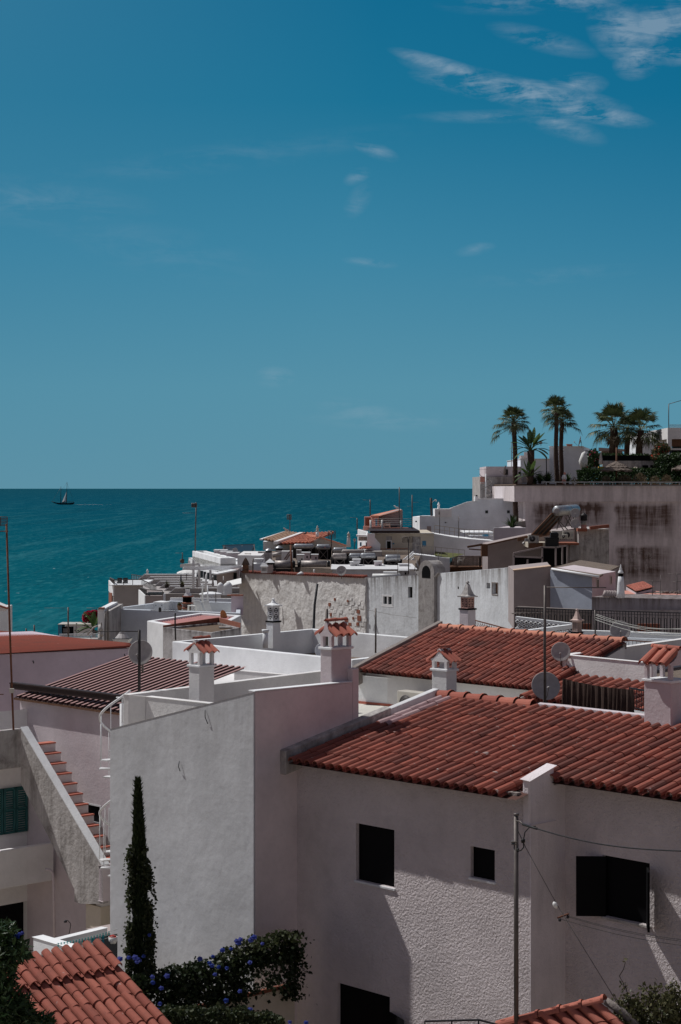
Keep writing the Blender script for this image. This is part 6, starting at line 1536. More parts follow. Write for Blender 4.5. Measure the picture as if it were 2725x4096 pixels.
for i,(px,py,Y,hh) in enumerate(((1395,2188,128,60),(1270,2148,150,46))):
    c=P((px,py),Y); s=Y/FP; k=hh*s; t=thing('minaret_chimney',('slim white tapering chimney before the blue sea, right of the gable','white cylindrical minaret chimney on the ridge of the sandy tiled roof')[i],'chimney',c,'slim white chimneys before the sea')
    if i==0: MB().lathe(c,[(.15*k,0),(.10*k,.62*k),(.10*k,.64*k)],14).build('shaft','white_bright',t); MB().lathe(c+UP*.645*k,[(.13*k,0),(.10*k,.03*k),(.09*k,.18*k),(.12*k,.2*k),(.06*k,.28*k),(.005,.38*k)],10).build('cap','creampaint',t)
    else: MB().lathe(c,[(.145*k,0),(.13*k,.5*k)],14).build('shaft','white_bright',t); MB().lathe(c+UP*.505*k,[(.17*k,0),(.10*k,.08*k),(.10*k,.2*k),(.14*k,.24*k),(.06*k,.32*k),(.06*k,.4*k),(.005,.52*k)],10).build('cap','creampaint',t)
ll=thing('lamp_post','dark wooden lamp post with curved street lamp before the white house','lamp',P((1725,2066),163)); MB().tube([P((1727,2066),163),P((1724,1992),163)],.10,8).build('pole','mast_dark',ll); m=MB(); m.tube([P((1728,2010),163),P((1735,2004),163),P((1741,2001),163)],.035,6); m.lathe(P((1741,2003),163),[(.05,0),(.12,.05),(.05,.15)],8,V((.5,0,.4))); m.build('lamp_head','dish',ll)
pk=thing('house','small salmon pink roof house with sloping tiles against the sea','house',P((1530,2140),152))
m=MB(); q=[P(p,152) for p in ((1516,2062),(1608,2038),(1611,2042),(1611,2125),(1516,2125))]; r_=[p+V((0,6,0)) for p in q]; n=5; m.add(q+r_,[[0,1,2,3,4],[9,8,7,6,5]]+[[i,(i+1)%n,(i+1)%n+n,i+n] for i in range(n)]); m.build('wall','taupe',pk)
m=MB(); q=[P((1486,2066),151.5),P((1515,2064),151),P((1516,2126),151),P((1486,2126),151.5)]; m.add(q+[p+V((0,6,0)) for p in q],[[0,1,2,3],[7,6,5,4],[0,4,5,1],[1,5,6,2],[3,7,4,0]]); m.build('pink_wall','salmon',pk)
m=MB(); m.add([P((1484,2064),151.3),P((1516,2064),151),P((1611,2040),151.8),P((1592,2036),158),P((1484,2061),157)],[[0,1,2,3,4]]); m.add([P((1484,2068),151.2),P((1516,2070),150.9),P((1516,2062),150.9),P((1484,2062),151.2)],[[0,1,2,3]]); m.build('roof','tile_far',pk)
fbox(MB(),1459,1486,2068,2107,154,2).build('pink_wall','salmon',pk); fbox(MB(),1465,1484,2074,2105,153.9,.08).build('shutter','brick',pk)
fbox(MB(),1454,1532,2105,2122,150,1).build('balcony_wall','salmon',pk); fbox(MB(),1532,1634,2111,2122,150.4,1).build('balcony_wall','salmon',pk)
fbox(MB(),1502,1510,2077,2105,150.8,.08).build('window','bluepane',pk); fbox(MB(),1519,1562,2094,2111,150.9,.6).build('terrace_box','cream',pk)
for px in (1483,1529,1605): m=MB(); m.tube([P((px,2122),149),P((px,2080),149)],.09,6); m.build('white_post','plastic',pk)
m=MB(); 
for yy in (2075,2083,2091,2099): m.tube([P((1484,yy),148.9),P((1650,yy),148.9)],.012,4)
m.build('wires','rope',pk); m=MB(); fbox(m,1563,1590,2104,2110,149.5,.6); fbox(m,1540,1556,2105,2110,149.5,.6); fbox(m,1594,1612,2105,2110,149.5,.6); tag(m.build('stored_chairs','mast_dark'),'dark stacked furniture on the terrace before the pink house','furniture')
crh=thing('house','cream house with a dark roof edge, door and blue panels','house',P((1620,2250),142))
fbox(MB(),1496,1736,2133,2260,142,12).build('wall','cream',crh); fbox(MB(),1481,1680,2123,2131.8,141.5,13).build('roof_edge','darkwood',crh); fbox(MB(),1494,1737,2132,2133.8,141.8,.4).build('coping','coping',crh)
D0=P((1496,2150),142); window(crh,D0,V((1,0,0)),(1544,2161),(1568,2200),fw=.08,mull=False,pm='black',name='door',fm='whitepaint'); fbox(MB(),1545,1568,2146,2160,141.96,.06).build('door_head','dirtywhite',crh)
fbox(MB(),1571,1578,2172,2177,141.95,.08).build('house_number_plate','bluepane',crh); fbox(MB(),1690,1705,2164,2186,141.95,.08).build('blue_window','bluepane',crh); fbox(MB(),1651,1683,2148,2215,141.95,.06).build('garage_shutter','dirtywhite',crh)
m=MB(); a=P((1524,2196),141); b=P((1632,2195),141); m.bar(a,b,.05,.05); 
for k in range(3): q_=a.lerp(b,k/2); m.bar(q_,q_-UP*.5,.05,.05)
m.build('handrail','rust',crh); fbox(MB(),1522,1640,2204,2262,140.5,1).build('low_wall','cream',crh)
ws=thing('house','bright white stepped house beside the cream wall facing the sea','house',P((1480,2260),140))
m=MB(); a=P((1470,2135),140); m.prism([P((1431,2119),147),P((1472,2131),140),P((1473,2125),152),P((1433,2116),152)],13); m.build('wall','white_bright',ws)
q=[P(p,139) for p in ((1470,2132),(1500,2136),(1500,2150),(1523,2177),(1520,2205),(1496,2205),(1470,2205))]; m=MB(); r_=[p+V((0,.4,0)) for p in q]; n=len(q); m.add(q+r_,[list(range(n)),list(range(2*n-1,n-1,-1))]+[[i,(i+1)%n,(i+1)%n+n,i+n] for i in range(n)]); m.build('stepped_wall','white_bright',ws)
fbox(MB(),1434,1469,2147,2163,139.9,.3).build('shaded_band','dirtywhite',ws); fbox(MB(),1427,1471,2140,2146,139.4,1.5).build('cornice','white_bright',ws)  # dull strip below the cornice, shade put into its colour
fbox(MB(),1440,1447,2169,2185,139.8,.15).build('poster','bluepane',ws); fbox(MB(),1464,1470,2170,2184,139.5,.4).build('meter_box','taupe',ws)
m=MB(); o=P((1430,2200),137.5); e_=P((1478,2197),137.0)-o; le=e_.length; e_.normalize(); v_=(P((1492,2190),141)-P((1470,2203),137)); lv=v_.length; v_.normalize(); tiles(m,o,e_,v_,int(le/.2),max(3,int(lv/.4)),pitch=.2,row=.4,r=.08,seg=4); m.build('lean_to_roof','tile_far',ws)
fbox(MB(),1462,1529,2206,2280,136.8,3).build('low_block','dirtywhite',ws)
# long white retaining walls with rails
lw_=thing('retaining_wall','long white stepped wall with thin railings and a strip of lawn','wall',P((1850,2250),146))
m=MB(); q=[P(p,146) for p in ((1733,2134),(1812,2148),(1870,2155),(1975,2163),(1975,2223),(1733,2223))]; r_=[p+V((0,6,0)) for p in q]; n=6; m.add(q+r_,[list(range(n)),list(range(2*n-1,n-1,-1))]+[[i,(i+1)%n,(i+1)%n+n,i+n] for i in range(n)]); m.build('wall','white_bright',lw_)
m=MB()
pts=[(1739,2101),(1858,2117),(1975,2122)]; 
for i in range(2):
    a=P(pts[i],145.9); b=P(pts[i+1],145.9); m.bar(a,b,.05,.05); k_=6
    for k in range(k_+1): q_=a.lerp(b,k/k_); hh=.62; m.bar(q_,q_-UP*hh,.04,.04)
    m.bar(a-UP*.3,b-UP*.3,.03,.03)
pts=[(1662,2180),(1742,2188),(1859,2200)]
for i in range(2):
    a=P(pts[i],138); b=P(pts[i+1],138); m.bar(a,b,.045,.045)
    for k in range(6): q_=a.lerp(b,k/5); m.bar(q_,q_-UP*.65,.035,.035)
m.build('railing','creampaint',lw_)
q=[P(p,138.5) for p in ((1655,2216),(1740,2226),(1786,2232),(1800,2232),(1800,2290),(1655,2290))]; m=MB(); r_=[p+V((0,5,0)) for p in q]; m.add(q+r_,[list(range(n)),list(range(2*n-1,n-1,-1))]+[[i,(i+1)%n,(i+1)%n+n,i+n] for i in range(n)]); m.build('wall','white_bright',lw_)
M['lawn']=flat('dry_lawn',(.12,.13,.04),.95,var=.4); MB().poly(P((1738,2220),139),P((1800,2232),139),P((1860,2216),145),P((1740,2206),145)).build('lawn','lawn',lw_)
m=MB(); q=[P((1816,2222),158),P((1868,2190),162),P((1930,2184),162),P((1930,2222),158)]; m.prism(q,q[0].z-1.5); m.build('grey_ramp','dirtywhite',lw_)
st2=thing('outside_stairs','white concrete stairs with slanted side walls below the cream house','stairs',P((1640,2260),130))
m=MB()
for k,(xa,ya,xb,yb) in enumerate(((1600,2252,1656,2206),(1606,2262,1657,2216),(1622,2262,1658,2232))): m.bar(P((xa,ya),131-k*.4),P((xb,yb),131-k*.4),.3,.10)
m.build('stair_walls','white_bright',st2); m=MB()
for k in range(6): fbox(m,1612+k*7,1640+k*5,2254-k*7,2258-k*7,132+k*.4,.4)
m.build('steps','cream',st2)
# rails + deck under hill planter
dk_=thing('terrace_deck','white decked terrace with curved rail below the long white house','terrace',P((1930,2160),150)); m=MB(); fbox(m,1860,1976,2128,2133,150.5,6); fbox(m,1880,1976,2140,2144,150,5); m.build('deck','white_bright',dk_); fbox(MB(),1932,1958,2136,2146,149.8,.2).build('window','bluepane',dk_)
# ======================= AC terrace with big solar heater (right) =======================
at=thing('house','brown roofed building with dark glass veranda under the big solar heater','house',P((2200,2280),128))
m=MB(); q=[P(p,130) for p in ((1952,2180),(2098,2150),(2200,2130),(2320,2110),(2320,2300),(1952,2300))]; r_=[p+V((0,5,0)) for p in q]; n=6; m.add(q+r_,[list(range(n)),list(range(2*n-1,n-1,-1))]+[[i,(i+1)%n,(i+1)%n+n,i+n] for i in range(n)]); m.build('wall','taupe',at)
m=MB(); m.bar(P((1950,2179),129.6),P((2108,2144),129.6),.3,.1); m.bar(P((2070,2158),129.3),P((2215,2130),129.3),.5,.25); m.build('roof_edge','wood',at)
m=MB(); m.bar(P((1870,2188),128),P((1930,2178),128),.12,.14); m.bar(P((1876,2196),128),P((1930,2200),128),.08,.08); m.build('awning_arms','wood',at); fbox(MB(),1927,1952,2177,2226,128.5,.8).build('brown_pier','wood',at)
fbox(MB(),2113,2235,2170,2190,127,3).build('ledge','cream',at); fbox(MB(),2116,2172,2171,2192,126.9,.1).build('ledge_front','wood',at)
fbox(MB(),2280,2316,2180,2240,126.5,3).build('side_pier','stain_c',at); fbox(MB(),2234,2318,2172,2179.5,126.4,3).build('roof_slab','brick',at)
def glassroom():
    m=MB(); pb=MB()
    corners_=[(2055,2213),(2168,2188),(2225,2190),(2270,2181)]
    for (x0,x1,y0,y1,Y) in ((2057,2168,2229,2273,124),(2173,2220,2190,2268,124.2),(2229,2270,2186,2262,124.6)): fbox(pb,x0,x1,y0,y1,Y,.2)
    for (p,q_) in (((2055,2213),(2166,2189)),((2055,2226),(2172,2231)),((2170,2189),(2170,2268)),((2224,2190),(2224,2262)),((2056,2213),(2056,2273)),((2166,2189),(2226,2190)),((2111,2238),(2111,2268)),((2250,2188),(2250,2258)),((2270,2182),(2270,2260)),((2224,2190),(2270,2182))): m.bar(P(p,123.8),P(q_,123.8),.12,.10)
    pb.build('dark_glass','black',at); m.build('glass_frame','taupe',at)
    g=MB(); g.poly(P((2057,2214),123.9),P((2166,2191),123.9),P((2166,2229),123.9),P((2057,2227),123.9)); g.build('clear_glass','tint',at)
glassroom()
ac_unit('round fanned air conditioner at the left end of the ledge under the collector',(2114,2139),126,.72); ac_unit('air conditioner in the back row, left, behind the black boxes',(2207,2123),126.5,.74); ac_unit('air conditioner in the back row, right, with dark round fan',(2253,2123.5),126,.72); ac_unit('small air conditioner turned sideways in front of the back row',(2247,2137),124.5,.38,R(-30))
m=MB(); fbox(m,2184,2236,2159,2187,124.8,.6); fbox(m,2183,2237,2150,2158.8,124.8,.65); tag(m.build('black_box','tube_black'),'large black storage box on the ledge below the solar heater','box','black boxes on the ledge'); m=MB(); fbox(m,2204,2234,2131,2149.6,125,.5); tag(m.build('black_box','tube_black'),'smaller black box standing on top of the large black box','box','black boxes on the ledge')
m=MB(); fbox(m,2316,2437,2116,2390,129,8); dw=tag(m.build('side_block','dirtywhite'),'dirty white windowless block in front of the stained hill wall','building')
m=MB(); q=[P((2316,2114),128.6),P((2360,2112),128.6),P((2362,2118),128.6),P((2316,2122),128.6)]; fbox(m,2312,2350,2114,2126,128.7,1); m.bar(P((2360,2112),128.6),P((2436,2104),128.6),.5,.22); tag(m.build('roof_edge','brick'),'rotten brown roof edge lying on the dirty white block','roof edge')
# big solar heater
bs=thing('solar_water_heater','large solar water heater with grey tank and long slanted dark collector','solar water heater',P((2260,2140),124),'solar water heaters')
s=122/FP; a=P((2229,2044),121.5); b=P((2304,2038),125); d=(b-a).normalized(); L=(b-a).length
MB().lathe(a,[(.01,-.06),(.12*1,-.06),(.14,-.03),(.30,-.02),(.335,.03),(.335,L-.03),(.28,L+.03),(.01,L+.05)],24,d).build('tank','steel',bs); MB().lathe(a-d*.065,[(.20,0),(.20,-.015),(.16,-.015)],20,d).build('end_ring','dish',bs)
MB().lathe(a+d*L*.55,[(.345,0),(.345,.09)],24,d).build('band','steel_rust',bs)
p1,p2,p3,p4=P((2206,2054),121.3),P((2252,2060),124.6),P((2180,2142),124),P((2127,2138),120.6)
m=MB(); nn=((p2-p1).cross(p4-p1)).normalized()*.06; m.add([p1,p2,p3,p4,p1+nn,p2+nn,p3+nn,p4+nn],[[0,1,2,3],[4,7,6,5],[0,4,5,1],[1,5,6,2],[2,6,7,3],[3,7,4,0]]); m.build('collector','tube_black',bs)
m=MB()
for f in (0,.33,.66,1): m.bar(p1.lerp(p2,f)-V((0,.12,0)),p4.lerp(p3,f)-V((0,.12,0)),.07,.07)
m.bar(p1-V((0,.1,0)),p2-V((0,.1,0)),.08); m.bar(p4-V((0,.1,0)),p3-V((0,.1,0)),.08); m.build('collector_frame','wood',bs)
m=MB()
for (x0,y0,x1,y1,Y) in ((2215,2058,2256,2122,122),(2246,2052,2228,2118,122),(2258,2050,2238,2090,122.5),(2238,2085,2272,2120,122),(2268,2052,2300,2118,123),(2285,2060,2262,2108,124),(2262,2070,2290,2112,124),(2290,2058,2312,2112,125)): m.bar(P((x0,y0),Y),P((x1,y1),Y),.06,.06)
m.build('frame','mast',bs)
dish('upper grey dish on the pole right of the big solar heater',(2302,2052),119.5,19,188,10); dish('lower grey dish on the pole right of the big solar heater',(2302,2094),119.3,19,188,10)
antenna('pole carrying the two grey dishes beside the big solar heater',(2302,2070),(2303,2168),119.8,.05,[])
rc=thing('chimney','red and white round chimney with a pierced dark crown beside the dishes','chimney',P((2336,2115),124)); c=P((2336,2114),124); s=124/FP
MB().lathe(c,[(14*s,0),(11.5*s,3*s),(11.5*s,15*s)],14).build('red_base','salmon',rc); MB().lathe(c+UP*15*s,[(11.5*s,.001),(11*s,16*s)],14).build('shaft','dirtywhite',rc)
m=MB(); m.lathe(c+UP*31*s,[(13*s,0),(13*s,2*s)],12); m.lathe(c+UP*40*s,[(13*s,0),(13*s,2*s)],12); m.lathe(c+UP*50*s,[(14*s,0),(14*s,3*s),(7*s,9*s),(3*s,12*s),(2*s,17*s),(.2*s,20*s)],10); m.lathe(c+UP*31*s,[(9*s,0),(9*s,20*s)],10)
for k in range(12): a=k*math.pi/6; m.bar(c+UP*33*s+V((math.cos(a),math.sin(a),0))*12*s,c+UP*50*s+V((math.cos(a+.3),math.sin(a+.3),0))*12*s,.05)
m.build('crown','mast_dark',rc)
fl_=MB(); fbox(fl_,2101,2113,2154,2166,126,.2); fl_.lathe(P((2096,2173),126),[(.08,0),(.1,.05)],8,V((-.5,-.5,.3))); tag(fl_.build('flood_light','plastic_grey'),'small floodlight left of the round fanned air conditioner','lamp')
# ======================= solar heater roofs, centre =======================
def tank(label,x0,x1,y0,y1,yb,Y,mat='steel',text=None,legs=True,coll=True):
    """horizontal tank seen from the side between pixels, on a frame reaching down to row yb, with its collector falling away behind"""
    s=Y/FP; r_=(y1-y0)*s/2; a=P((x0,(y0+y1)/2),Y); b=P((x1,(y0+y1)/2),Y); L=b.x-a.x; zb=P((x0,yb),Y).z
    t=thing('solar_water_heater',label,'solar water heater',V(((a.x+b.x)/2,Y,zb)),'solar water heaters')
    X_=V((1,.0,0)); MB().lathe(a,[(.01,-.03),(r_*.55,-.03),(r_*.93,0),(r_,.04),(r_,L-.04),(r_*.93,L),(r_*.5,L+.03),(.01,L+.03)],22,X_).build('tank',mat,t)
    MB().lathe(a-V((.035,0,0)),[(r_*.35,0),(r_*.35,-.04),(.01,-.04)],12,X_).build('end_flange','dish',t)
    if coll:
        m=MB(); zt_=a.z-r_*.7; h=zt_-zb; w0,w1=a.x-.15,b.x+.15; y0_=Y+.1; y1_=Y+h*1.0
        m.add([V((w0,y0_,zt_)),V((w1,y0_,zt_)),V((w1,y1_,zb)),V((w0,y1_,zb)),V((w0,y0_+.08,zt_+.08)),V((w1,y0_+.08,zt_+.08)),V((w1,y1_+.08,zb+.08)),V((w0,y1_+.08,zb+.08))],[[0,1,2,3],[4,5,6,7],[0,4,5,1],[1,5,6,2],[2,6,7,3],[3,7,4,0]])
        m.build('collector','tube_black',t)
    m=MB(); zt_=a.z-r_
    for x in (a.x+.12,b.x-.12):
        m.bar(V((x,Y-.25,zb)),V((x,Y-.1,zt_)),.05,.05); m.bar(V((x,Y+.4,zb)),V((x,Y,zt_)),.05,.05)
    m.bar(V((a.x+.12,Y-.24,zb+.05)),V((b.x-.12,Y-.12,zt_)),.035,.035); m.bar(V((b.x-.12,Y-.24,zb+.05)),V((a.x+.12,Y-.12,zt_)),.035,.035)
    m.bar(V((a.x,Y-.12,zt_+.02)),V((b.x,Y-.12,zt_+.02)),.06,.05); m.build('frame','mast',t)
    if text:
        for k,(tx,cx,cm) in enumerate(((text[0],-.5,'ink_blue'),(text[1],.0,'ink_red'),(text[2],.5,'ink_blue'))):
            cu=bpy.data.curves.new('lettering','FONT'); cu.body=tx; cu.size=r_*.62; cu.align_x=('RIGHT','CENTER','LEFT')[k]; cu.extrude=.004; cu.offset=.004
            tmp=bpy.data.objects.new('tmp',cu); COL.objects.link(tmp); dgr=bpy.context.evaluated_depsgraph_get(); me=bpy.data.meshes.new_from_object(tmp.evaluated_get(dgr)); COL.objects.unlink(tmp); bpy.data.objects.remove(tmp)
            me.materials.clear(); me.materials.append(M[cm]); o=bpy.data.objects.new('lettering',me); COL.objects.link(o); o.parent=t; w_=L*.62
            o.location=V(((a.x+b.x)/2+L*.14+(-.115,0,.115)[k]*L*.62/1.1,Y-r_-.012,a.z-r_*.35))-t.location; o.rotation_euler=(R(90),0,0)
    return t
M['ink_blue']=flat('blue_lettering',(.02,.03,.12),.5,var=0); M['ink_red']=flat('red_lettering',(.5,.03,.03),.5,var=0)
rs=thing('house','white flat roofed house packed with solar water heaters and little vent boxes','house',P((1380,2400),122))
fbox(MB(),1330,1665,2279,2400,114,8).build('wall','white',rs); fbox(MB(),1324,1670,2276.5,2278.9,113.8,8.3).build('coping','coping',rs)
m=MB(); zr=P((0,2281),114).z; m.prism([V((p.x,p.y,zr)) for p in (P((1050,2290),122),P((1335,2290),116),P((1660,2290),115.5),P((1690,2260),150),P((1090,2260),150))],13); m.build('roof','gravel',rs)
cq=lambda x,y:(1040+x/2.613,2140+y/2.613)
def tq(label,x0,x1,y0,y1,yb,Y,**k):
    a=cq(x0,y0); b=cq(x1,y1); return tank(label,a[0],b[0],a[1],b[1],cq(0,yb)[1],Y,**k)
tq('solar water heater with a plain blue grey tank at the upper left of the cluster',364,556,92,145,262,133,mat='steel')
tq('solar water heater with blue and red lettering on its tank',599,726,97,152,265,131,mat='steel',text=('COSM','O','SOLAR'))
tq('solar water heater partly hidden behind two others, left, light tank top',775,903,130,185,255,134)
tq('solar water heater with a dull unpainted tank behind the rust streaked one',864,1088,150,202,330,130,mat='steel_rust')
tq('solar water heater with rust streaks along the top of its tank',765,902,188,255,352,121,mat='steel_rust')
tq('left of the two adjoining light blue solar water heaters',941,1069,190,250,350,121.5)
tq('right of the two adjoining light blue solar water heaters, darker tank',1064,1203,187,248,354,120.5)
tq('solar water heater standing alone at the right with a little aerial before it',1318,1464,205,277,350,120)
# the two long grey tanks low behind the rough wall
for lb,x0,x1,y0,y1 in (('long grey horizontal tank behind the tiled wall top, left one',120,368,266,348),('long grey horizontal tank with black ends behind the tiled wall top, right one',395,735,266,350)):
    a=cq(x0,y0); b=cq(x1,y1); Y=119.; s=Y/FP; r_=(b[1]-a[1])*s/2; A_=P((a[0],(a[1]+b[1])/2),Y); L=(b[0]-a[0])*s
    t=thing('water_tank',lb,'water tank',A_-UP*1.2+V((L/2,0,0)),'long grey tanks')
    MB().lathe(A_+V((.22,0,0)),[(r_,0),(r_,L-.44)],24,V((1,0,0))).build('tank','steel_rust',t)
    for x,sg in ((0.2,-1),(L-.2,1)): MB().lathe(A_+V((x,0,0)),[(r_*1.02,0),(r_*1.0,sg*.10),(r_*.75,sg*.2),(.01,sg*.22)],24,V((1,0,0))).build('end_cap','tube_black',t)
    m=MB(); 
    for f in (.15,.85): m.obox(A_+V((L*f-.05,-r_,-1.3)),V((.1,0,0)),V((0,2*r_,0)),UP*(1.3-r_*.3))
    m.bar(A_+V((L*.15,-r_*.9,-1.25)),A_+V((L*.85,-r_*.9,-.6)),.05,.05); m.bar(A_+V((L*.85,-r_*.9,-1.25)),A_+V((L*.15,-r_*.9,-.6)),.05,.05); m.build('cradle','mast_dark',t)
    MB().obox(A_+V((0,.3,-1.4)),V((L,0,0)),V((0,.05,0)),UP*1.1).build('collector','tube_black',t)
# vent boxes of that roof
for (x0,y0,x1,y1,Y,mt) in ((388,214,458,300,124,'white'),(435,190,522,268,128,'pinkwhite'),(536,212,606,268,127,'pinkwhite'),(943,290,1038,356,118.5,'white'),(972,262,1050,292,119,'white'),(1199,283,1276,356,118.5,'pinkwhite'),(1300,398,1430,420,112.5,'dirtywhite'),(1455,312,1560,352,118,'white'),(1455,378,1560,430,110.5,'dirtywhite'),(745,250,790,300,124,'white_bright')):
    a=cq(x0,y0); b=cq(x1,y1); t=thing('vent_box','','vent box',P((a[0],b[1]),Y)); 
    fbox(MB(),a[0],b[0],a[1],b[1],Y,1.0).build('body',mt,t); fbox(MB(),a[0]-2,b[0]+2,a[1]-3.2,a[1]-.1,Y-.1,1.2).build('lid','coping',t)
    tag(t,f'plastered vent box with flat lid, {"left" if x0<420 else "upper left" if x0<530 else "below the lettered tank" if x0<700 else "behind the aerial mast" if x0<800 else "under the adjoining tanks" if x0<960 else "above the one under the tanks" if x0<1100 else "left of the lone right heater" if x0<1290 else "low beside the white roll" if x0<1400 else "right of the lone heater" if y0<350 else "with dark holes before the arched vent"} of the roof',None,'plastered vent boxes on the solar roof')
    if y1-y0>50: MB().obox(P(((a[0]+b[0])/2+3,(a[1]+b[1])/2+4),Y-.03),V((.09,0,0)),V((0,.04,0)),UP*.13).build('hole','black',t)
m=MB(); m.tube([P(cq(1180,428),110),P(cq(1465,426),109.5)],.13,8); tag(m.build('white_roll','plastic'),'long white roll lying on the roof edge left of the arched vent','roll')
dish('rust streaked dish at the right end of the tiled wall top',(1366,2283),108,20.5,185,20,mat='dish'); dish('grey dish seen edge on left of the arched vent',(1671,2255),107,18,100,10)
m=MB()
antenna('forked grid aerial on a tall mast before the gable of the tiled house',(1326,2128),(1326,2200),140,.05,[('grid',(1327,2138),.2,1,(.55,.55,.02))])
antenna('tall aerial with grid panels rising from the solar roof at the right',(1635,2150),(1635,2296),108,.035,[('grid',(1632,2158),.1,1,(.6,.32,.012)),('yagi',(1624,2149),1,.1,(.5,3,.1))])
antenna('small slanted comb aerial in front of the lone right heater',(1593,2198),(1592,2300),107,.02,[('yagi',(1588,2238),1,.6,(.7,9,.35))])
antenna('thin mast behind the terrace wall right of the arched vent',(1688,2180),(1688,2236),110,.02,[])
antenna('thin mast with a stub right of the arched vent',(1754,2212),(1754,2270),110,.02,[])
antenna('T shaped aerial before the small pink house, left',(1481,1999),(1481,2066),149,.05,[('yagi',(1467,2000),1,0,(.6,2,.05))])
antenna('T shaped aerial left of the white stepped house',(1429,2073),(1429,2120),142,.05,[('yagi',(1415,2070),1,.1,(.55,2,.05))])
antenna('tallest thin mast rising beside the small pink house',(1598,1948),(1598,2100),149,.04,[])
antenna('mast with two crossed aerials right of the small pink house',(1649,1980),(1649,2115),149,.045,[('yagi',(1662,2009),1,0,(.5,4,.15)),('yagi',(1641,2025),1,0,(.45,4,.15))])
antenna('thin mast on the long white house roof with camera head',(1759,2045),(1759,2136),144,.03,[('grid',(1758,2050),1,.3,(.18,.3,.02))])
antenna('thin mast standing before the long white railing',(1835,2065),(1835,2150),143,.03,[])
dish('two tier small dish beside the white stepped house',(1419,2160),136,6,200,10)
antenna('pole with small round dishes left of the white stepped house',(1418,2158),(1418,2205),136.5,.03,[])
# gabled tile house before the sea
gb_=thing('house','gabled house with sandy and red tiled roofs before the sea','house',P((1230,2280),150))
m=MB(); q=[P(p,150) for p in ((1103,2180),(1236,2172),(1283,2150),(1386,2184),(1386,2290),(1103,2290))]; r_=[p+V((0,.3,0)) for p in q]; n=6; m.add(q+r_,[list(range(n)),list(range(2*n-1,n-1,-1))]+[[i,(i+1)%n,(i+1)%n+n,i+n] for i in range(n)]); m.build('gable_wall','creampaint',gb_)
m=MB(); fbox(m,1053,1105,2166,2200,151.5,4); m.build('wall','white_bright',gb_)
def roofquad(par,p0,p1,p3,Y0,Y1,Y3,mat,pit,row):
    o=P(p0,Y0); e_=P(p1,Y1)-o; v_=P(p3,Y3)-o; le=e_.length; lv=v_.length; m=MB(); tiles(m,o,e_.normalized(),v_.normalized(),int(le/pit)+1,int(lv/row)+1,pitch=pit,row=row,r=pit*.37,seg=4); m.build('roof',mat,par)
    MB().poly(o-UP*.02,o+e_-UP*.02,o+e_+v_-UP*.02,o+v_-UP*.02).build('roof_underlay','under',par)
roofquad(gb_,(1104,2179),(1234,2175),(1207,2138),149,148.6,156,'tile_far',.30,.42)
roofquad(gb_,(1048,2160),(1104,2169),(1140,2129),150,149.3,158,'tile_sand',.30,.42)
m=MB(); m.bar(P((1103,2171),148.5),P((1206,2134),156),.35,.22); m.build('verge','white',gb_); m=MB(); m.bar(P((1206,2137),157),P((1283,2149),149.6),.25,.14); m.bar(P((1283,2149),149.6),P((1388,2184),149.6),.25,.12); m.build('ridge_tiles','tile_far',gb_); m=MB(); m.bar(P((1046,2158),150),P((1142,2128),158),.3,.1); m.build('coping','white_bright',gb_)
antenna('grid aerial on a thin mast before the sea above the sandy roof',(1160,2057),(1160,2130),152,.03,[('grid',(1157,2068),.4,1,(.36,.40,.02))])
antenna('tall mast with a long boom and grid over the left white parapet',(785,2010),(781,2205),128,.045,[('yagi',(758,2052),1,0,(.95,5,.06)),('grid',(777,2021),.5,1,(.4,.25,.02))])
antenna('short T aerial standing left of the white awning',(730,2210),(730,2255),120,.035,[('yagi',(717,2212),1,0,(.5,3,.08)),('grid',(729,2244),.5,1,(.25,.2,.02))])
def bird(label,px,py,Y,s,mat,face=1):
    c=P((px,py),Y); t=thing('bird',label,'bird',c,'birds on the roofs'); m=MB(); m.tube([c+V((-.22*face,0,.02))*s,c+V((-.1*face,0,.06))*s,c+V((.08*face,0,.10))*s,c+V((.16*face,0,.2))*s,c+V((.21*face,0,.24))*s,c+V((.30*face,0,.23))*s],[.02*s,.07*s,.085*s,.05*s,.045*s,.008*s],8)
    for x in (-.02,.03): m.tube([c+V((x*s,0,.04*s)),c+V((x*s,0,-.08*s))],.01*s,4)
    m.build('body',mat,t); return t
bird('white seagull perched on the apex of the sandy roof',1147,2124,154,1.0,'dish',-1); bird('dark pigeon perched by the minaret chimney',1221,2136,151,.7,'iron'); bird('white gull resting on the tip of the pink house roof',1588,2034,150,.9,'plastic',-1)
# ======================= left: lantern chimneys behind the rough wall =======================
PS=1.45
bc=thing('chimney','dark brown square lantern chimney with pyramid hood at the corner of the rough wall','chimney',P((983,2292),78)); c=P((983,2292),78); s=c.y/FP
MB().lathe(c,[(17*s,0),(17*s,33*s)],4,rot=R(45),smooth=False).build('body','wood',bc); MB().lathe(c+UP*33*s,[(22*s,0),(21*s,2*s),(14*s,14*s),(7*s,24*s),(3*s,27*s),(1*s,29*s)],4,rot=R(45),smooth=False).build('hood','bark',bc)
m=MB()
for i in range(2):
    for j in range(2):
        for k in range(4): a=k*math.pi/2; m.lathe(c+V((-7*s+14*s*i+math.cos(a)*1.6*s,-12.3*s,(14+0*j)*s+math.sin(a)*3*s+j*0)),[(1.3*s,0),(1.3*s,-.02)],6,V((0,1,0)))
m.build('pierced_holes','dish',bc)
wc=thing('chimney','small white lantern chimney with curved roof behind the rough wall','chimney',P((1057,2292),79)); c=P((1057,2292),79); s=c.y/FP
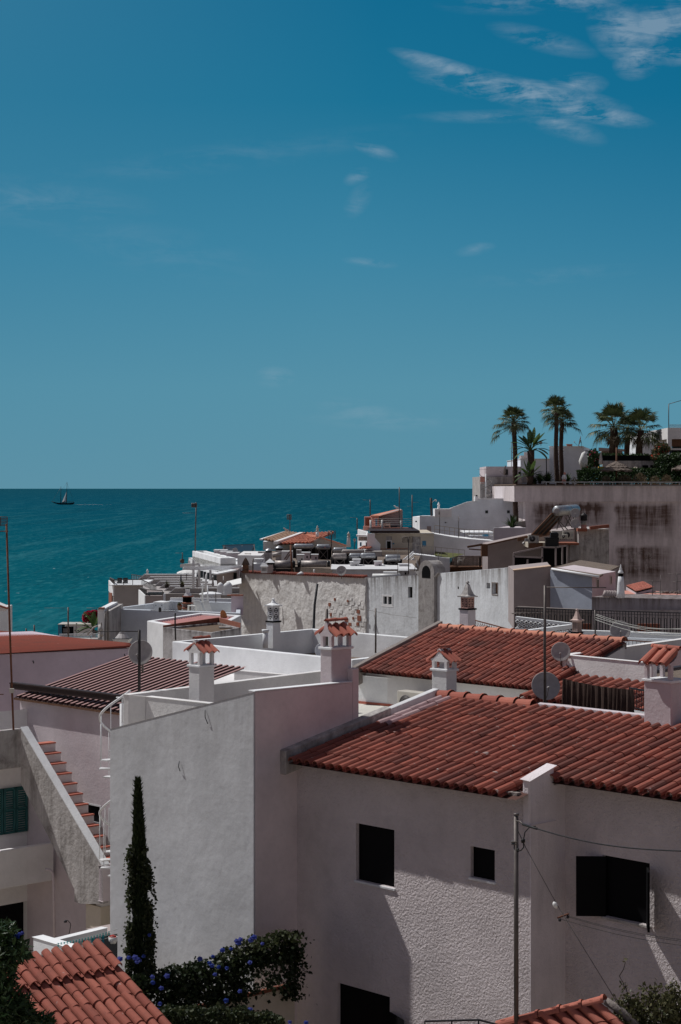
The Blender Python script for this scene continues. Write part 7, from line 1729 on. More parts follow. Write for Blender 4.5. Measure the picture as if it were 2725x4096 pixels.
MB().lathe(c,[(17*s,0),(17*s,27*s)],4,rot=R(45),smooth=False).build('body','white',wc); MB().lathe(c+UP*27*s,[(24*s,0),(18*s,5*s),(10*s,13*s),(6*s,20*s),(4*s,30*s),(2*s,31*s),(3*s,34*s),(.3*s,41*s)],4,rot=R(45),smooth=False).build('hood','white_bright',wc)
m=MB()
for k in range(4): fbox(m,1048+k*5,1050.5+k*5,2271,2284,c.y/PS-12.2*s/PS,.02)
m.build('slots','black',wc)
tc_=thing('chimney','white pyramid capped stack with a dark open top beside the white lantern','chimney',P((1077,2292),80)); c=P((1080,2292),80); s=c.y/FP
MB().lathe(c,[(18*s,0),(18*s,34*s)],4,rot=R(45),smooth=False).build('shaft','taupe',tc_); MB().lathe(c+UP*34*s,[(14*s,0),(14*s,8*s)],4,rot=R(45),smooth=False).build('dark_gap','black',tc_); MB().lathe(c+UP*42*s,[(27*s,0),(2*s,15*s)],4,rot=R(45),smooth=False).build('cap','white_bright',tc_)
c=P((1205,2297),78); s=c.y/FP; tag(MB().lathe(c,[(19*s,0),(1*s,11*s)],8).build('pyramid_cap','white_bright'),'white pyramid cap peeking over the tiled wall top under the long tank','chimney cap')
tag(MB().tube([P((1257,2300),78),P((1257,2277),78)],.05,6).build('white_pipe','plastic'),'short white pipe standing behind the tiled wall top','pipe')
tag(MB().tube([P((1012,2290),80),P((1012,2235),80)],.05,6).build('mast','mast'),'thin mast between the two lantern chimneys','mast')
m=MB(); fbox(m,1010,1060,2255,2292,84,3); tag(m.build('white_roof_room','white_bright'),'white low roof room behind the small lantern chimneys','building')
PS=1.0
# round capped vents and ladder like frames (behind)
for i,(px,py,Y,w_) in enumerate(((1075,2210,126,13),(1117,2200,130,14))):
    c=P((px,py),Y); s=Y/FP; t=thing('chimney',('stack with domed cap nearest the white lantern chimney','stack with domed cap left of the lettered tank cluster')[i],'chimney',c-UP*40*s,'dome capped stacks'); MB().lathe(c-UP*40*s,[(w_*1.4*s,0),(w_*1.4*s,40*s)],4,rot=R(45),smooth=False).build('shaft','dirtywhite',t); MB().lathe(c,[(w_*s,0),(w_*s,6*s)],12).build('dark_gap','black',t); MB().lathe(c+UP*6*s,[(w_*1.25*s,0),(w_*1.1*s,4*s),(w_*.6*s,8*s),(w_*.2*s,11*s),(.01,12*s)],14).build('cap','steel',t)
m=MB(); m.tube([P((1090,2222),124),P((1130,2214),124)],.16,8); tag(m.build('pipe','steel_rust'),'fat grey pipe lying on the roof below the domed stacks','pipe')
m=MB()
for (x0,y0,x1,y1) in ((1137,2238,1160,2204),(1146,2240,1169,2206)): m.bar(P((x0,y0),120),P((x1,y1),120),.05,.05)
for k in range(7): m.bar(P((1139+k*3.2,2235-k*4.8),120),P((1148+k*3.2,2237-k*4.8),120),.04,.04)
tag(m.build('ladder','rust'),'small rusty ladder leaning among the roof boxes','ladder')
tag(MB().tube([P((1168,2290),117),P((1163,2180),117.5)],.06,6).build('mast','rust'),'rusty crooked mast with wires beside the ladder','mast')
fbox_=[(1126,1170,2205,2245,122,'white'),(1185,1205,2200,2240,126,'dirtywhite')]
for i,(x0,x1,y0,y1,Y,mt) in enumerate(fbox_): m=MB(); fbox(m,x0,x1,y0,y1,Y,1.2); tag(m.build('roof_box',mt),('white square roof box behind the rusty ladder','narrow dull roof box right of the rusty mast')[i],'vent box')
# ======================= white apartment with pergola, left =======================
ap=thing('house','bright white flat roofed apartment block with glass doors under a pergola','house',P((860,2400),128))
zA=-4.65; q=[T((770,2203.5),zA),T((882,2232),zA)]; Rr=P((944,2233.5),125.2); Rr.z=q[1].z; q=[q[0],q[1],Rr,Rr+(q[0]-q[1])]
m=MB(); ring(m,q,EYE-7,ph=.4,th=.25); m.build('wall','white_bright',ap,bevel=.03); MB().prism([V((p.x,p.y,p.z-.39)) for p in q],EYE-5.5).build('roof','floor',ap)
m=MB(); a=P((755,2231),150); b=P((884,2266),130); c=P((975,2268),129); m.prism([a,b,c,c+V((1,14,.3)),a+V((3,3,0))],[EYE-6.3]*5); m.build('terrace_roof_slab','white_bright',ap,bevel=.03)
m=MB(); m.prism([P((757,2240),150.3),P((884,2275),130.5),P((965,2275),129.5),P((965,2250),142)],EYE-9); m.build('recess','white',ap)
for i,(xa,xb,ya,yb,Y) in enumerate(((800,812,2284,2312,138),(815,824,2288,2316,136),(829,838,2292,2318,134.5),(845,858,2296,2322,132),(868,876,2285,2325,130))):
    f=MB(); fbox(f,xa-1.5,xb+1.5,ya-2,yb,Y-9.0+0,.15); fr=f.build('glass_door','whitepaint',ap); g=MB(); fbox(g,xa,xb,ya,yb-1,Y-9.05,.05); g.build('pane','glass',fr)
m=MB()
for (x,y0,y1,Y) in ((757,2242,2266,120),(774,2240,2352,118),(797,2258,2345,120),(842,2280,2322,122),(881,2282,2326,121),(955,2276,2350,118)): m.bar(P((x,y0),Y),P((x,y1),Y),.14,.14)
for k in range(4): m.bar(P((733,2269+k*2.6),117-k),P((968,2265+k*4.2),117+k),.10,.09)
m.build('pergola_frame','whitepaint',ap)
aw=MB(); aw.prism([P((721,2257),118),P((796,2252),118),P((798,2254),121),P((785,2251),121)],[P((0,2270),118).z,P((0,2262),118).z,P((0,2260),121).z,P((0,2258),121).z]); tag(aw.build('awning','canvas'),'white awning box sticking out left over the terrace','awning')
def rbox2(label,x0,x1,y0,y1,Y,mt='pinkwhite',lid=True,name='roof_box'):
    t=thing(name,label,'vent box',P(((x0+x1)/2,y1),Y),'vent boxes on the apartment roof'); fbox(MB(),x0,x1,y0,y1,Y,1.2).build('body',mt,t)
    if lid: fbox(MB(),x0-2,x1+3,y0-3,y0-.1,Y-.1,1.5).build('lid','coping',t)
cr_=lambda x,y:(430+x/2.57,2160+y/2.57)
rbox2('upper left plastered roof box on the apartment block',856,905,2203,2226,134); rbox2('middle plastered roof box on the apartment block',880,925,2209,2233,131); rbox2('front right plastered roof box on the apartment block',906,953,2214,2234,128)
spn=thing('sun_screen','slanted black mesh sun screen on posts above the apartment roof','sun screen',P((950,2230),136)); a,b,c,d=P((893,2184),140),P((1018,2179),140),P((1003,2222),134),P((945,2222),134)
m=MB(); m.add([a,b,c,P((890,2200),139),a+UP*.05,b+UP*.05,c+UP*.05,P((890,2200),139)+UP*.05],[[0,1,2,3],[4,7,6,5],[0,4,5,1],[1,5,6,2],[2,6,7,3],[3,7,4,0]]); m.build('mesh','tube_black',spn)
m=MB(); m.bar(P((890,2183),140),P((1018,2178),140),.12,.1)
for (x0,y0,x1,y1) in ((955,2184,962,2222),(970,2182,955,2216),(1015,2180,1022,2216),(897,2184,893,2212),(1018,2180,1004,2222)): m.bar(P((x0,y0),139.5),P((x1,y1),136),.08,.06)
m.build('posts','mast',spn)
dish('small dish standing before the black sun screen',(941,2202),133,11,175,15)
ac_unit('upright white air conditioner frame right of the sun screen',(978,2213),126,.45,R(-35)); ac_unit('low dark fronted air conditioner half behind the apartment roof wall',(1032,2206),128,.55,0,mat='dirtywhite')
m=MB(); fbox(m,950,1048,2221,2262,124,8); tag(m.build('roof_wall','white'),'white rear roof wall behind the brown lantern chimney','wall'); m=MB(); fbox(m,1005,1045,2222,2226,123.6,2); fbox(m,1016,1052,2236,2240,122,1.5); tag(m.build('roof_slabs','coping'),'pale roof slabs right of the air conditioner frame','roof slab')
sdh=thing('shed','taupe roof shed with a slanted white roof on the terrace','shed',P((900,2340),116))
m=MB(); q=[P(p,116) for p in ((868,2295),(938,2280),(950,2280),(950,2345),(868,2345))]; m.add(q+[p+V((0,4,0)) for p in q],[[0,1,2,3,4],[9,8,7,6,5]]+[[i,(i+1)%5,(i+1)%5+5,i+5] for i in range(5)]); m.build('wall','taupe',sdh)
m=MB(); m.add([P((850,2293),115),P((866,2295),115),P((947,2279),115.5),P((920,2276),119),P((850,2291),118.5)],[[0,1,2,3,4]]); q=[P((850,2293),115),P((866,2295),115),P((947,2279),115.5)]; m.add(q+[p-UP*.08 for p in q],[[0,3,4,1],[1,4,5,2]]); m.build('roof','white_bright',sdh); fbox(MB(),934,947,2292,2318,115.9,.1).build('window','black',sdh); fbox(MB(),853,866,2299,2322,116.5,.3).build('side_glass','glass',sdh)
m=MB(); m.prism([P((906,2326),112),P((965,2312),112),P((966,2333),109),P((933,2340),109)],[P((0,2331),112).z,P((0,2316),112).z,P((0,2337),109).z,P((0,2343),109).z]); tag(m.build('awning','canvas'),'white sloping awning left of the rough wall','awning')
# roof terrace bands
bt=thing('terrace_building','stepped beige terrace building with pale copings and glass railings by the sea','building',P((700,2450),125))
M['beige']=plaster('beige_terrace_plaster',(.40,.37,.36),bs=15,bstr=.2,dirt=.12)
bands=[(578,2298,970,16,140),(600,2308,970,14,137),(617,2317,972,14,134),(640,2326,974,14,131),(660,2335,976,14,128),(680,2345,990,14,125),(700,2353,1010,16,122)]
for k,(x0,y0,x1,h,Y) in enumerate(bands):
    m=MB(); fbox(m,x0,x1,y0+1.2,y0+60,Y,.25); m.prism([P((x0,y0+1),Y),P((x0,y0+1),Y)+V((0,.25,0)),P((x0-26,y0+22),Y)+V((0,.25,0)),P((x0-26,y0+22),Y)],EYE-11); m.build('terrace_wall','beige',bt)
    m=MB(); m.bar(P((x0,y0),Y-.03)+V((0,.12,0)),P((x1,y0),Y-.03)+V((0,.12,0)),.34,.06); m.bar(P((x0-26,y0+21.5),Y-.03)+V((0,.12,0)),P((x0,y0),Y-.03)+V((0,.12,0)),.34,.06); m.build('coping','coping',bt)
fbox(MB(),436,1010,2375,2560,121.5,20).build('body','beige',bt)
ta_=thing('house','beige corner apartment with a brown shutter and glass railed roof above the sea','house',P((500,2440),118))
m=MB(); q=[P((436,2334),124),P((454,2341),118),P((572,2341),118),P((560,2334),124)]; z=q[1].z; q=[V((p.x,p.y,z)) for p in q]; m.prism(q,EYE-8.2); m.build('wall','beige',ta_)
sf=MB(); sf.prism([V((q[0].x,q[0].y,z+.02))-V((.03,0,0)),V((q[1].x-.03,q[1].y-.02,z+.02)),V((q[1].x+.05,q[1].y-.02,z+.02)),V((q[0].x+.1,q[0].y,z+.02))],z-.68); sf.build('white_side','white_bright',ta_)
fbox(MB(),436,572,2339,2342,117.8,6.5).build('coping','white_bright',ta_); m=MB(); m.prism([P((438,2370),121.5)-V((.05,0,0)),P((450,2372),118.8)-V((.05,.0,0)),P((450,2372),118.8),P((438,2370),121.5)],EYE-8.3); m.build('shutter','brick',ta_)
def glassrail(par,pts,h):
    m=MB(); g=MB()
    for a,b in zip(pts,pts[1:]):
        m.bar(a,b,.05,.05); k_=max(1,int((b-a).length/.55))
        for i in range(k_+1): q_=a.lerp(b,i/k_); m.bar(q_,q_-UP*h,.035,.035)
        g.poly(a-UP*.05,b-UP*.05,b-UP*(h-.05),a-UP*(h-.05))
    m.build('railing_frame','mast',par); g.build('glass_panels','clearglass',par)
glassrail(ta_,[P((440,2311),124),P((457,2319),117.9),P((568,2319),117.9),P((624,2345),112)],.34); glassrail(bt,[P((527,2298),142),P((565,2304),140),P((690,2297),142)],.5)
for i,px in enumerate((478,501)): c=P((px,2338),119.5); m=MB(); m.box(c,.30,.35,.16); m.box(c+V((0,.16,0)),.30,.06,.42); tag(m.build('wicker_chair','mast_dark'),'dark wicker chair on the glass railed roof by the sea, '+('left' if i==0 else 'right')+' one','chair','dark wicker chairs on the glass railed roof')
tb_=thing('house','small beige block with a white side and dark railed roof terrace','house',P((610,2410),106)); m=MB(); q=[P((556,2371),112),P((581,2383),106),P((656,2382),106),P((640,2372),112)]; z=q[1].z; q=[V((p.x,p.y,z)) for p in q]; m.prism(q,EYE-8.3); m.build('wall','taupe',tb_); m=MB(); m.prism([V((q[0].x-.03,q[0].y,z+.02)),V((q[1].x-.03,q[1].y-.02,z+.02)),V((q[1].x+.03,q[1].y-.02,z+.02)),V((q[0].x+.03,q[0].y,z+.02))],EYE-8.3); m.build('white_side','white_bright',tb_)
glassrail(tb_,[P((562,2349),112),P((586,2359),105.8),P((650,2362),105.8)],.32); fbox(MB(),588,650,2372,2382,106.5,1).build('planter','black',tb_); fbox(MB(),653,661,2376,2405,105.5,.2).build('pillar','blueshade',tb_)
c=P((590,2297),141); s=141/FP; tag(MB().lathe(c,[(4.5*s,0),(4*s,10*s),(6*s,11*s),(3*s,15*s),(3*s,18*s),(.5*s,21*s)],10).build('chimney','white_bright'),'tiny white chimney at the seaward end of the terraces','chimney')
for i,(px,py) in enumerate(((668,2345),(729,2343))): plant('thin yellowish potted shrub on the terraces, '+('left one near the railings' if i==0 else 'right one under the grey parasol'),px,py,124-i*2,.42,46,.02,'leaf_bush',name='potted_shrub',seed=50+i,grp='thin shrubs on the terraces')
parasol('open cream parasol on the stepped terraces by the sea',747,2279,2291,2322,133,40,fr=.06)
for (l,px,yt,yb,Y,r_,mt,bot) in (('folded grey parasol under the left edge of the pergola',724,2290,2328,128,4,'canvas_dark',2340),('tall folded black parasol by the pergola post',789,2282,2325,121,5,'canvas_dark',2335),('folded beige parasol in front of the black one',789,2311,2350,117,5.5,'canvas_grey',2356),('folded beige parasol before the taupe shed',852,2305,2344,115,5.5,'canvas_grey',2350),('thin folded lilac parasol right of the taupe shed',894,2308,2340,114,3,'canvas_grey',2346)): closed_parasol(l,px,yt,yb,Y,r_,mt,bot,'folded parasols on the terraces')
t=thing('vent_pipe','tall slender white cone stack among the terraces','chimney',P((824,2364),100)); s=100/FP; MB().lathe(P((824,2364),100),[(6*s,0),(4*s,45*s),(2.5*s,64*s),(1*s,67*s)],12).build('stack','white_bright',t)
t=thing('vent_pipe','left one of two thin white pipes above the water box','pipe',P((810,2405),90)); s=90/FP; MB().lathe(P((810,2410),90),[(4*s,0),(3*s,68*s),(5.5*s,69*s),(4*s,73*s)],8).build('pipe','white_bright',t)
t=thing('vent_pipe','right one of two thin white pipes above the water box','pipe',P((831,2405),90)); MB().lathe(P((831,2410),90),[(2.6*s,0),(2.6*s,69*s)],8).build('pipe','white_bright',t)
# water box, beehive vents, perforated hut
def poly_hut(label,px,pb,yt,ya,Y,w_,holes,mat='white_bright',n=8):
    c=P((px,pb),Y); s=Y/FP; h=(pb-yt)*s; r_=w_/2*s; t=thing('roof_hut',label,'roof hut',c); ax_=R(22.5)
    MB().lathe(c,[(r_,0),(r_,h)],n,rot=ax_,smooth=False).build('wall',mat,t); MB().lathe(c+UP*h,[(r_*1.12,.0),(r_*1.1,.05),(r_*.25,(yt-ya)*s),(.01,(yt-ya)*s)],n,rot=ax_,smooth=False).build('roof','white_bright',t); m=MB()
    for hx in holes: m.lathe(P((hx,(yt+pb)/2-3),(c.y-r_*.96)),[(1.8*s,0),(1.8*s,-.03)],8,V((0,1,0)))
    m.build('round_holes','black',t); return t
poly_hut('white octagonal water box with a row of round holes',842,2412,2378,2367,92,86,(809,821,834,847,858),'white')
poly_hut('small white hut with pyramid roof and two round holes',646,2440,2411,2403,88,62,(624,647),'blueshade',4)
for i,(px,pb,yt,Y,w_) in enumerate(((882,2380,2343,97,24),(909,2380,2343,95,26),(915,2376,2340,99,22))):
    c=P((px,pb),Y); s=Y/FP; h=(pb-yt)*s; r_=w_/2*s; t=thing('chimney','round white beehive chimney with slotted sides, '+('left','front right','rear right')[i]+' of three','chimney',c,'beehive chimneys'); MB().lathe(c,[(r_*.8,0),(r_*.8,h)],16).build('core','black',t); m=MB()
    for k in range(14): a=k*math.pi/7; m.obox(c+V((math.cos(a),math.sin(a),0))*r_*.95-V((.03,.03,0)),V((.065,0,0)),V((0,.06,0)),UP*h)
    m.lathe(c,[(r_,0),(r_,.12)],16); m.lathe(c+UP*h,[(r_,-.05),(r_*1.1,0),(r_*1.05,.05),(r_*.5,.14),(.01,.18)],16); m.build('slotted_shell','white_bright',t)
# ======================= bluish house with sun terrace =======================
bh2=thing('house','bluish white house with a roof terrace, loungers and barbecue','house',P((600,2700),85))
zB=-5.45; qa,qb,qc,qd=T((437,2434.5),zB),T((962,2452),zB),T((966,2409),zB),T((680,2402.5),zB); q=[qa,qb,qc,qd]
m=MB(); dkp=ring(m,q,13.5,ph=.5,th=.2); m.build('wall','blueshade',bh2,bevel=.03); MB().prism([p-UP*.001 for p in dkp],dkp[0].z-.3).build('roof','floor',bh2)
zt2=dkp[0].z
m=MB(); a=T((680,2402.5),zB); b=T((925,2406),zB); wallband(m,V((a.x,a.y,a.z+.14)),V((b.x,b.y,a.z+.14)),.2,.7); m.build('rear_parapet','white',bh2); m=MB(); fbox(m,925,972,2384,2460,84.5,.3); m.build('blue_wall','purple',bh2); fbox(MB(),908,972,2380.5,2383.8,84.4,.4).build('coping','brick',bh2)
def lounger(label,px,Y,first=None,rz=.9):
    if first is None:
        t=thing('sun_lounger',label,'sun lounger'); m=MB()
        for i in range(6): m.box((0,-.75+.17*i,.26),.56,.14,.03)
        m.build('seat','plastic',t); m=MB()
        for i in range(6): x=-.25+.10*i; m.bar(V((x,.28,.30)),V((x,.62,.98)),.07,.03)
        m.bar(V((-.28,.62,.99)),V((.28,.62,.99)),.04,.05); m.bar(V((-.28,.28,.3)),V((.28,.28,.3)),.04,.05); m.build('backrest','plastic',t)
        for sx_ in (-1,1):
            for y in (-.7,.3): l=MB(); l.bar(V((sx_*.25,y,.26)),V((sx_*.25,y,0)),.05,.05); l.build('leg','plastic',t)
    else: t=dup(first,(0,0,0),label=label)
    q_=P((px,2400),Y); t.location=(q_.x,q_.y,zt2); t.rotation_euler=(0,0,rz); t.scale=(.72,)*3; tag(t,label,None,'white sun loungers on the roof terrace'); return t
l0=lounger('left white plastic sun lounger with raised slatted back',815,87.2); lounger('right white plastic sun lounger with raised slatted back',851,86.8,l0)
q_=P((769,2400),88.0); q_.z=zt2; t=thing('table','low square white plastic table beside the barbecue','table',q_); MB().box(q_+UP*.42,.42,.42,.03).build('tabletop','plastic',t)
for sx_ in (-1,1):
    for sy in (-1,1): MB().bar(q_+V((sx_*.17,sy*.17,.42)),q_+V((sx_*.19,sy*.19,0)),.04,.04).build('leg','plastic',t)
bq=thing('barbecue','brick barbecue with a white tapering hood and dark hearth','barbecue',P((748,2445),89)); 
def bqb(n,x0,x1,y0,y1,Y,dep,mt): fbox(MB(),x0,x1,y0,y1,Y,dep).build(n,mt,bq)
bqb('side_wall',768,775,2389,2440,88.5,.5,'white'); bqb('hearth',731,764,2389,2411,89,.5,'black'); bqb('shelf',727,772,2412,2415.5,88.4,.7,'brick'); bqb('lintel',729,772,2385,2388.8,88.6,.6,'brick'); bqb('ash_shelf',727,758,2432,2436,88.4,.6,'brick'); bqb('base',731,762,2416,2442,88.9,.5,'taupe')
c=P((751,2385),89); s=89/FP; MB().lathe(c,[(24*s,0),(13*s,14*s),(12*s,15*s),(12*s,30*s)],4,rot=R(45),smooth=False).build('hood','white_bright',bq); MB().lathe(c+UP*30*s,[(9*s,0),(9*s,4*s)],4,rot=R(45),smooth=False).build('gap','black',bq); MB().lathe(c+UP*34*s,[(18*s,0),(18*s,2.5*s)],4,rot=R(45),smooth=False).build('cap','creampaint',bq)
c=P((719,2444),87.5); pp_=thing('potted_plant','red flowered plant in a woven pot left of the barbecue','plant',c); s=87.5/FP; MB().lathe(c,[(7.5*s,0),(8*s,4*s)],10).build('stand','black',pp_); MB().lathe(c+UP*4*s,[(7*s,0),(10.5*s,17*s),(11*s,19*s),(9*s,18*s)],14).build('pot','wood',pp_); m=MB(); random.seed(9)
for k in range(160): a=random.uniform(0,6.28); m.leaf(c+UP*21*s+V((math.cos(a)*random.random()*8*s,math.sin(a)*.1,random.random()*10*s)),.07,random.random(),.7)
m.build('leaves','leaf_bush',pp_); m=MB()
for k in range(14): m.leaf(c+UP*22*s+V((random.uniform(0,9)*s,-.1,random.random()*5*s)),.06,0,.9)
m.build('flowers','flower_red',pp_)
m=MB(); m.tube([P((864,2410),86),P((863,2370),86)],.02,5); tag(m.build('clothes_post','mast'),'thin post of the terrace washing line behind the right lounger','post')
# ======================= red ribbed roof house, brown edged deck =======================
rr=thing('house','low white house with faded red ribbed roof inside a bright parapet','house',P((700,2700),72))
z5=-5.0; A1=T((589,2483),z5); B1=T((800,2451),z5); N1=T((702,2503),z5); C1_=N1+(B1-A1)*1.0; Cx=T((965,2461),z5)
q=[A1,N1,N1+(Cx-B1)*1.0+(B1-A1)*.55,Cx,B1]
q=[A1,T((840,2528),z5),Cx,B1]
m=MB(); dd_=ring(m,q,13.5,ph=.16,th=.22); m.build('wall','white_bright',rr,bevel=.03)
e6=(q[1]-q[0]).normalized(); v6=V((-e6.y,e6.x,0)); v6=v6 if v6.y>0 else -v6
inn=[p+UP*.03 for p in dd_]; 
m=MB(); k_=20; vs=[]
for i in range(k_*2+1):
    f=i/(k_*2); a=inn[0].lerp(inn[3],f); b=inn[1].lerp(inn[2],f); zz_=UP*(.06*(i%2)); vs+=[a+zz_,b+zz_]
m.add(vs,[[2*i,2*i+1,2*i+3,2*i+2] for i in range(k_*2)]); m.build('roof','corr_pink',rr)
dkh=thing('house','flat dark roof deck with rotten brown edge above a stained wall','house',P((800,2700),66)); z6=-4.85
q=[T((651,2510),z6),T((847,2531),z6),T((962,2511),z6),T((875,2489),z6)]; m=MB(); dd_=ring(m,q,13.5,ph=.07,th=.12)
M['stain_e']=plaster('stained_lime_wall',(.52,.50,.50),bs=7,bstr=.5,bd=.04,dirt=.4,streak=.8,ztop=q[0].z,zh=.6,dcol=(.07,.055,.05),mold=.45)
m.build('wall','stain_e',dkh,bevel=.02); MB().prism([p-UP*.0 for p in dd_],q[0].z-.3).build('roof','soil',dkh)
m=MB(); m.prism([q[3]+UP*.16,q[2]+UP*.16,q[2]+UP*.16+V((0,.12,0)),q[3]+UP*.16+V((0,.12,0))],q[0].z-.05); m.prism([q[0]+UP*.06+V((-.0,.1,0)),q[3]+UP*.17+V((0,-.02,0)),q[3]+UP*.17+V((0,.12,0)),q[0]+UP*.06+V((0,.22,0))],q[0].z-.05); m.build('rusty_kerb','brick',dkh)
MB().box(T((905,2511),z6-.05),.5,.3,.03).build('loose_slab','dirtywhite',dkh)
dish('large orange brown dish on the red ribbed roof',(896,2466),73.5,26,115,15,mat='dish_rust'); dish('faint grey dish half hidden by the rough wall corner',(950,2474),74,14,150,20)
antenna('short mast with a spiky star shaped aerial over the bluish wall',(701,2452),(703,2560),64,.03,[('yagi',(655,2441),1,-.05,(.9,4,.2)),('yagi',(680,2445),.4,.2,(.6,7,.45)),('grid',(640,2439),.2,1,(.07,.14,.01))],mat='mast_dark')
# narrow ruined wall strips
nw=thing('house','narrow crumbling white wall end with pipes beside the bluish house','house',P((415,2600),80)); fbox(MB(),391,415,2436,2660,80,5).build('wall','white_bright',nw); fbox(MB(),415.3,438,2444,2660,80.4,5).build('shaded_wall','dirtywhite',nw); fbox(MB(),393,414,2432,2439,79.9,.5).build('tile_cap','brick',nw); m=MB()  # right strip in duller plaster: its shade is put into the colour
for x,y0,y1 in ((432,2430,2575),(405,2490,2570),(420,2455,2575)): m.tube([P((x,y0),79.7),P((x,y1),79.7)],.03,6)
m.build('pipes','mast',nw); m=MB(); 
for k,(x,y) in enumerate(((398,2500),(402,2520),(396,2540))): m.tube([P((x,y),79.6),P((x+6,y+22),79.4)],[.06,.10],6)
m.build('broken_plaster','dirtywhite',nw)
antenna('tilted comb aerial above the narrow wall end',(430,2432),(432,2470),79,.02,[('yagi',(420,2437),.5,.2,(.5,8,.3)),('yagi',(375,2432),1,0,(.6,3,.08))])
# metal cowl planter
cwl=thing('roof_vent','white metal cone vent sitting in a square cream hopper','roof vent',P((490,2585),55)); c=P((490,2578),56); s=56/FP
MB().lathe(c,[(26*s,-25*s),(30*s,0),(48*s,22*s),(48*s,24*s)],4,rot=R(38),smooth=False).build('hopper','creampaint',cwl); m=MB(); m.lathe(c+UP*25*s,[(28*s,0),(30*s,1*s),(15*s,19*s)],12,smooth=False); m.lathe(c+UP*45*s,[(14*s,0),(14*s,2*s)],12); m.lathe(c+UP*48.5*s,[(12*s,0),(10*s,3*s)],12); m.build('cone','dish',cwl); MB().lathe(c+UP*24.2*s,[(46*s,0),(46*s,1*s)],4,rot=R(38),smooth=False).build('lid','iron',cwl)
# ======================= generator, fence, bougainvillea by the sea =======================
YG=148.0; gn=thing('generator','long white generator container with a teal end and louvred dark door','generator',P((290,2550),YG))
a=P((232,2499),YG); b=P((360,2499),YG); zg=P((0,2546),YG).z; m=MB(); m.obox(V((a.x+.55,YG,zg)),V((b.x-a.x-.55,0,0)),V((0,2.2,0)),UP*(a.z-zg)); m.build('container','white',gn)
MB().obox(V((a.x+.33,YG-.02,zg)),V((.9,0,0)),V((0,.03,0)),UP*(a.z-zg-.15)).build('dark_door','black',gn); MB().obox(V((a.x,YG,zg)),V((.30,0,0)),V((0,2.2,0)),UP*(a.z-zg)).build('teal_end','bluepane',gn)
m=MB()
for k in range(4): m.obox(V((a.x+.42,YG-.05,a.z-.35-.08*k)),V((.5,0,0)),V((0,.03,0)),UP*.035)
m.build('louvres','dish',gn); fbox(MB(),231,362,2497,2499,YG-.1,2.4).build('roof','creampaint',gn); m=MB(); fbox(m,264.5,266,2504,2545,YG-.04,.05); fbox(m,304,305.5,2504,2545,YG-.04,.05); m.build('door_seams','mast',gn)
for x in (298,310): fbox(MB(),x,x+5,2521,2524.5,YG-.05,.06).build('door_handle','black',gn)
fbox(MB(),303,307,2494,2497,YG,.3).build('exhaust','black',gn)
fn2=thing('fence','pale picket fence along the seaside wall before the generator','fence',P((310,2560),142)); m=MB(); a=P((238,2537),142); b=P((392,2534),142); m.bar(a,b,.05,.05); m.bar(a-UP*.42,b-UP*.42,.05,.05)
for k in range(46): q_=a.lerp(b,k/45); m.bar(q_,q_-UP*.5,.03,.03)
ob_=m.build('pickets','whitepaint',fn2)
m=MB(); m.prism([P((200,2556),138),P((394,2556),138),P((394,2550),144),P((238,2550),144)],EYE-14); tag(m.build('sea_wall','dirtywhite'),'low pale wall topped by the picket fence at the shore','wall')
m=MB(); m.add([P((209,2553),137),P((222,2538),137),P((234,2553),137),P((209,2553),139),P((222,2538),139),P((234,2553),139)],[[0,1,2],[5,4,3],[0,3,4,1],[1,4,5,2]]); fbox(m,196,212,2546,2556,137,1); tag(m.build('barrier','mortar'),'white and dark triangular barrier at the left end of the picket fence','barrier')
blob_plant('bougainvillea','magenta bougainvillea bush above the generator by the sea','bougainvillea',[(360,2470,150,28,22,900),(378,2462,150,18,18,500)],'leaf_hedge',14,.2,'flower_pink',1500,tm=.4)
random.seed(12); bn=thing('banana_plant','banana plant with torn green leaves under the bougainvillea','banana plant',P((375,2560),146)); m=MB(); c=P((376,2545),146)
for k in range(13): a=-1.7+3.3*k/12; paddle(m,c+UP*random.uniform(.2,.7),V((math.sin(a),random.uniform(-.6,.4),math.cos(a)+.2)),.4,1.2,.24,1.3,random.random()*.5)
m.build('leaves','leaf_banana',bn); MB().tube([c-UP*.5,c+UP*.5],.14,8).build('stem','bark',bn)
antenna('tall aerial on the shore with a long boom pointing left',(273,2429),(273,2562),112,.05,[('yagi',(222,2432),-1,0,(1.35,9,.12))])
for i,(px,y0) in enumerate(((105,2514),(137,2500))): antenna('bare pole behind the red corrugated roof, '+('shorter left one' if i==0 else 'taller right one'),(px,y0),(px,2560),90,.04,[])
m=MB(); m.tube([P((365,2555),140),P((358,2540),140),P((372,2530),140)],.04,6); m.tube([P((400,2500),120),P((375,2510),120),P((350,2538),120)],.06,6); tag(m.build('curved_pipe','dish'),'curved grey pipe rail before the banana leaves','pipe')
hl=thing('house','small white gable corner with red tiles at the left edge before the sea','house',P((5,2450),90)); m=MB(); q=[P((-40,2410),90),P((26,2436),90),P((24,2445),90),P((-40,2446),90)]; m.add(q+[p+V((-.5,3,0)) for p in q],[[0,1,2,3],[7,6,5,4],[0,4,5,1],[1,5,6,2],[2,6,7,3],[3,7,4,0]]); m.build('wall','white',hl); m=MB(); m.bar(P((-42,2409),89.9),P((31,2434),89.9),.2,.07); m.build('tile_edge','tile',hl); fbox(MB(),-80,-8,2440,2640,92,4).build('house_body','white',hl)
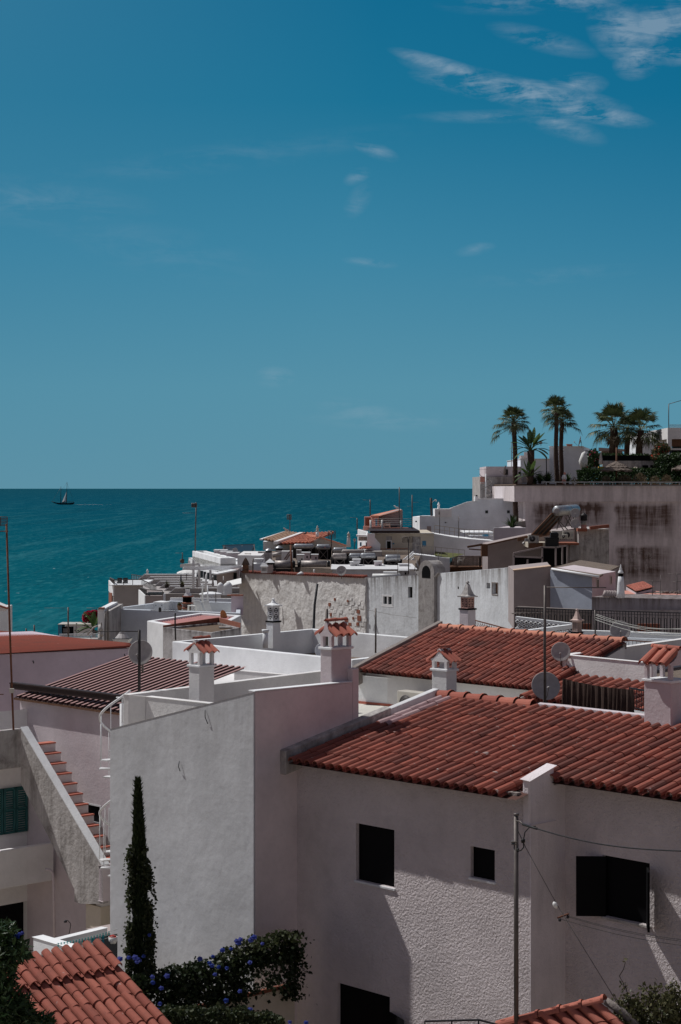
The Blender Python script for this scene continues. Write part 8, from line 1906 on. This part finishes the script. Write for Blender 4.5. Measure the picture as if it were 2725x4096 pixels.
# ======================= sailing ship =======================
YB=2860.0; sbt=thing('sailing_ship','dark hulled two masted sailing ship with one pale sail out at sea','ship',P((258,2019),YB)); s=YB/FP
def B(px,py,dy=0): return P((px,py),YB)+V((0,dy,0))
wv=5.5
prof=[(214,2010,.2,2011),(224,2010,1.5,2015),(235,2011,3.5,2018),(255,2012,4.2,2019),(275,2012,4.2,2019),(290,2011,3.8,2018),(297,2009,3,2015)]
m=MB(); vs=[]
for (px,yd,hw,yk) in prof: vs+=[B(px,yd,-hw),B(px,(yd+yk)/2+1,-hw*.8),B(px,yk,0),B(px,(yd+yk)/2+1,hw*.8),B(px,yd,hw)]
fs=[[i*5+j,i*5+j+1,(i+1)*5+j+1,(i+1)*5+j] for i in range(6) for j in range(4)]+[[i*5,(i+1)*5,(i+1)*5+4,i*5+4] for i in range(6)]+[[30,31,32,33,34],[4,3,2,1,0]]
m.add(vs,fs); m.build('hull',flat('dark_blue_hull',(.012,.02,.035),.5),sbt)
m=MB(); m.tube([B(222,2010),B(207,2007)],.5,6); m.build('bowsprit','bark',sbt)
m=MB(); m.tube([B(243,2013),B(244,1945)],[.6,.25],6); m.build('mast','bark',sbt); m=MB(); m.tube([B(266,2013),B(268.5,1928)],[.6,.22],6); m.build('mast','bark',sbt)
m=MB(); m.add([B(248,2009),B(266,1967),B(266,2007),B(257,2005,-1.5)],[[0,3,1],[3,2,1],[0,2,3]]); m.build('sail','canvas',sbt)
m=MB(); fbox(m,247,262,2008,2011,YB-1,2); fbox(m,270,293,2007,2009,YB-1,2); m.build('deckhouse','mast',sbt)
m=MB()
for a,b in (((244,1948),(208,2008)),((268,1930),(244,1965)),((268,1932),(296,2009))): m.tube([B(*a),B(*b)],.10,4)
m.build('rigging','mast',sbt)
m=MB(); random.seed(77)
for k in range(26):
    px=302+k*5.5+random.uniform(-2,2); p=P((px,2019),YB); w_=random.uniform(.5,2.4)*(1 if px<385 else .4); m.add([V((p.x,YB-w_*4,.06)),V((p.x+random.uniform(1,3.2)*(1.6 if 320<px<378 else .7),YB-w_*2,.06)),V((p.x+1.5,YB+w_*4,.06)),V((p.x-.6,YB+w_*2,.06))],[[0,1,2,3]])
tag(m.build('wake','canvas'),'thin white wake on the water right of the sailing ship','wake',kind='stuff')
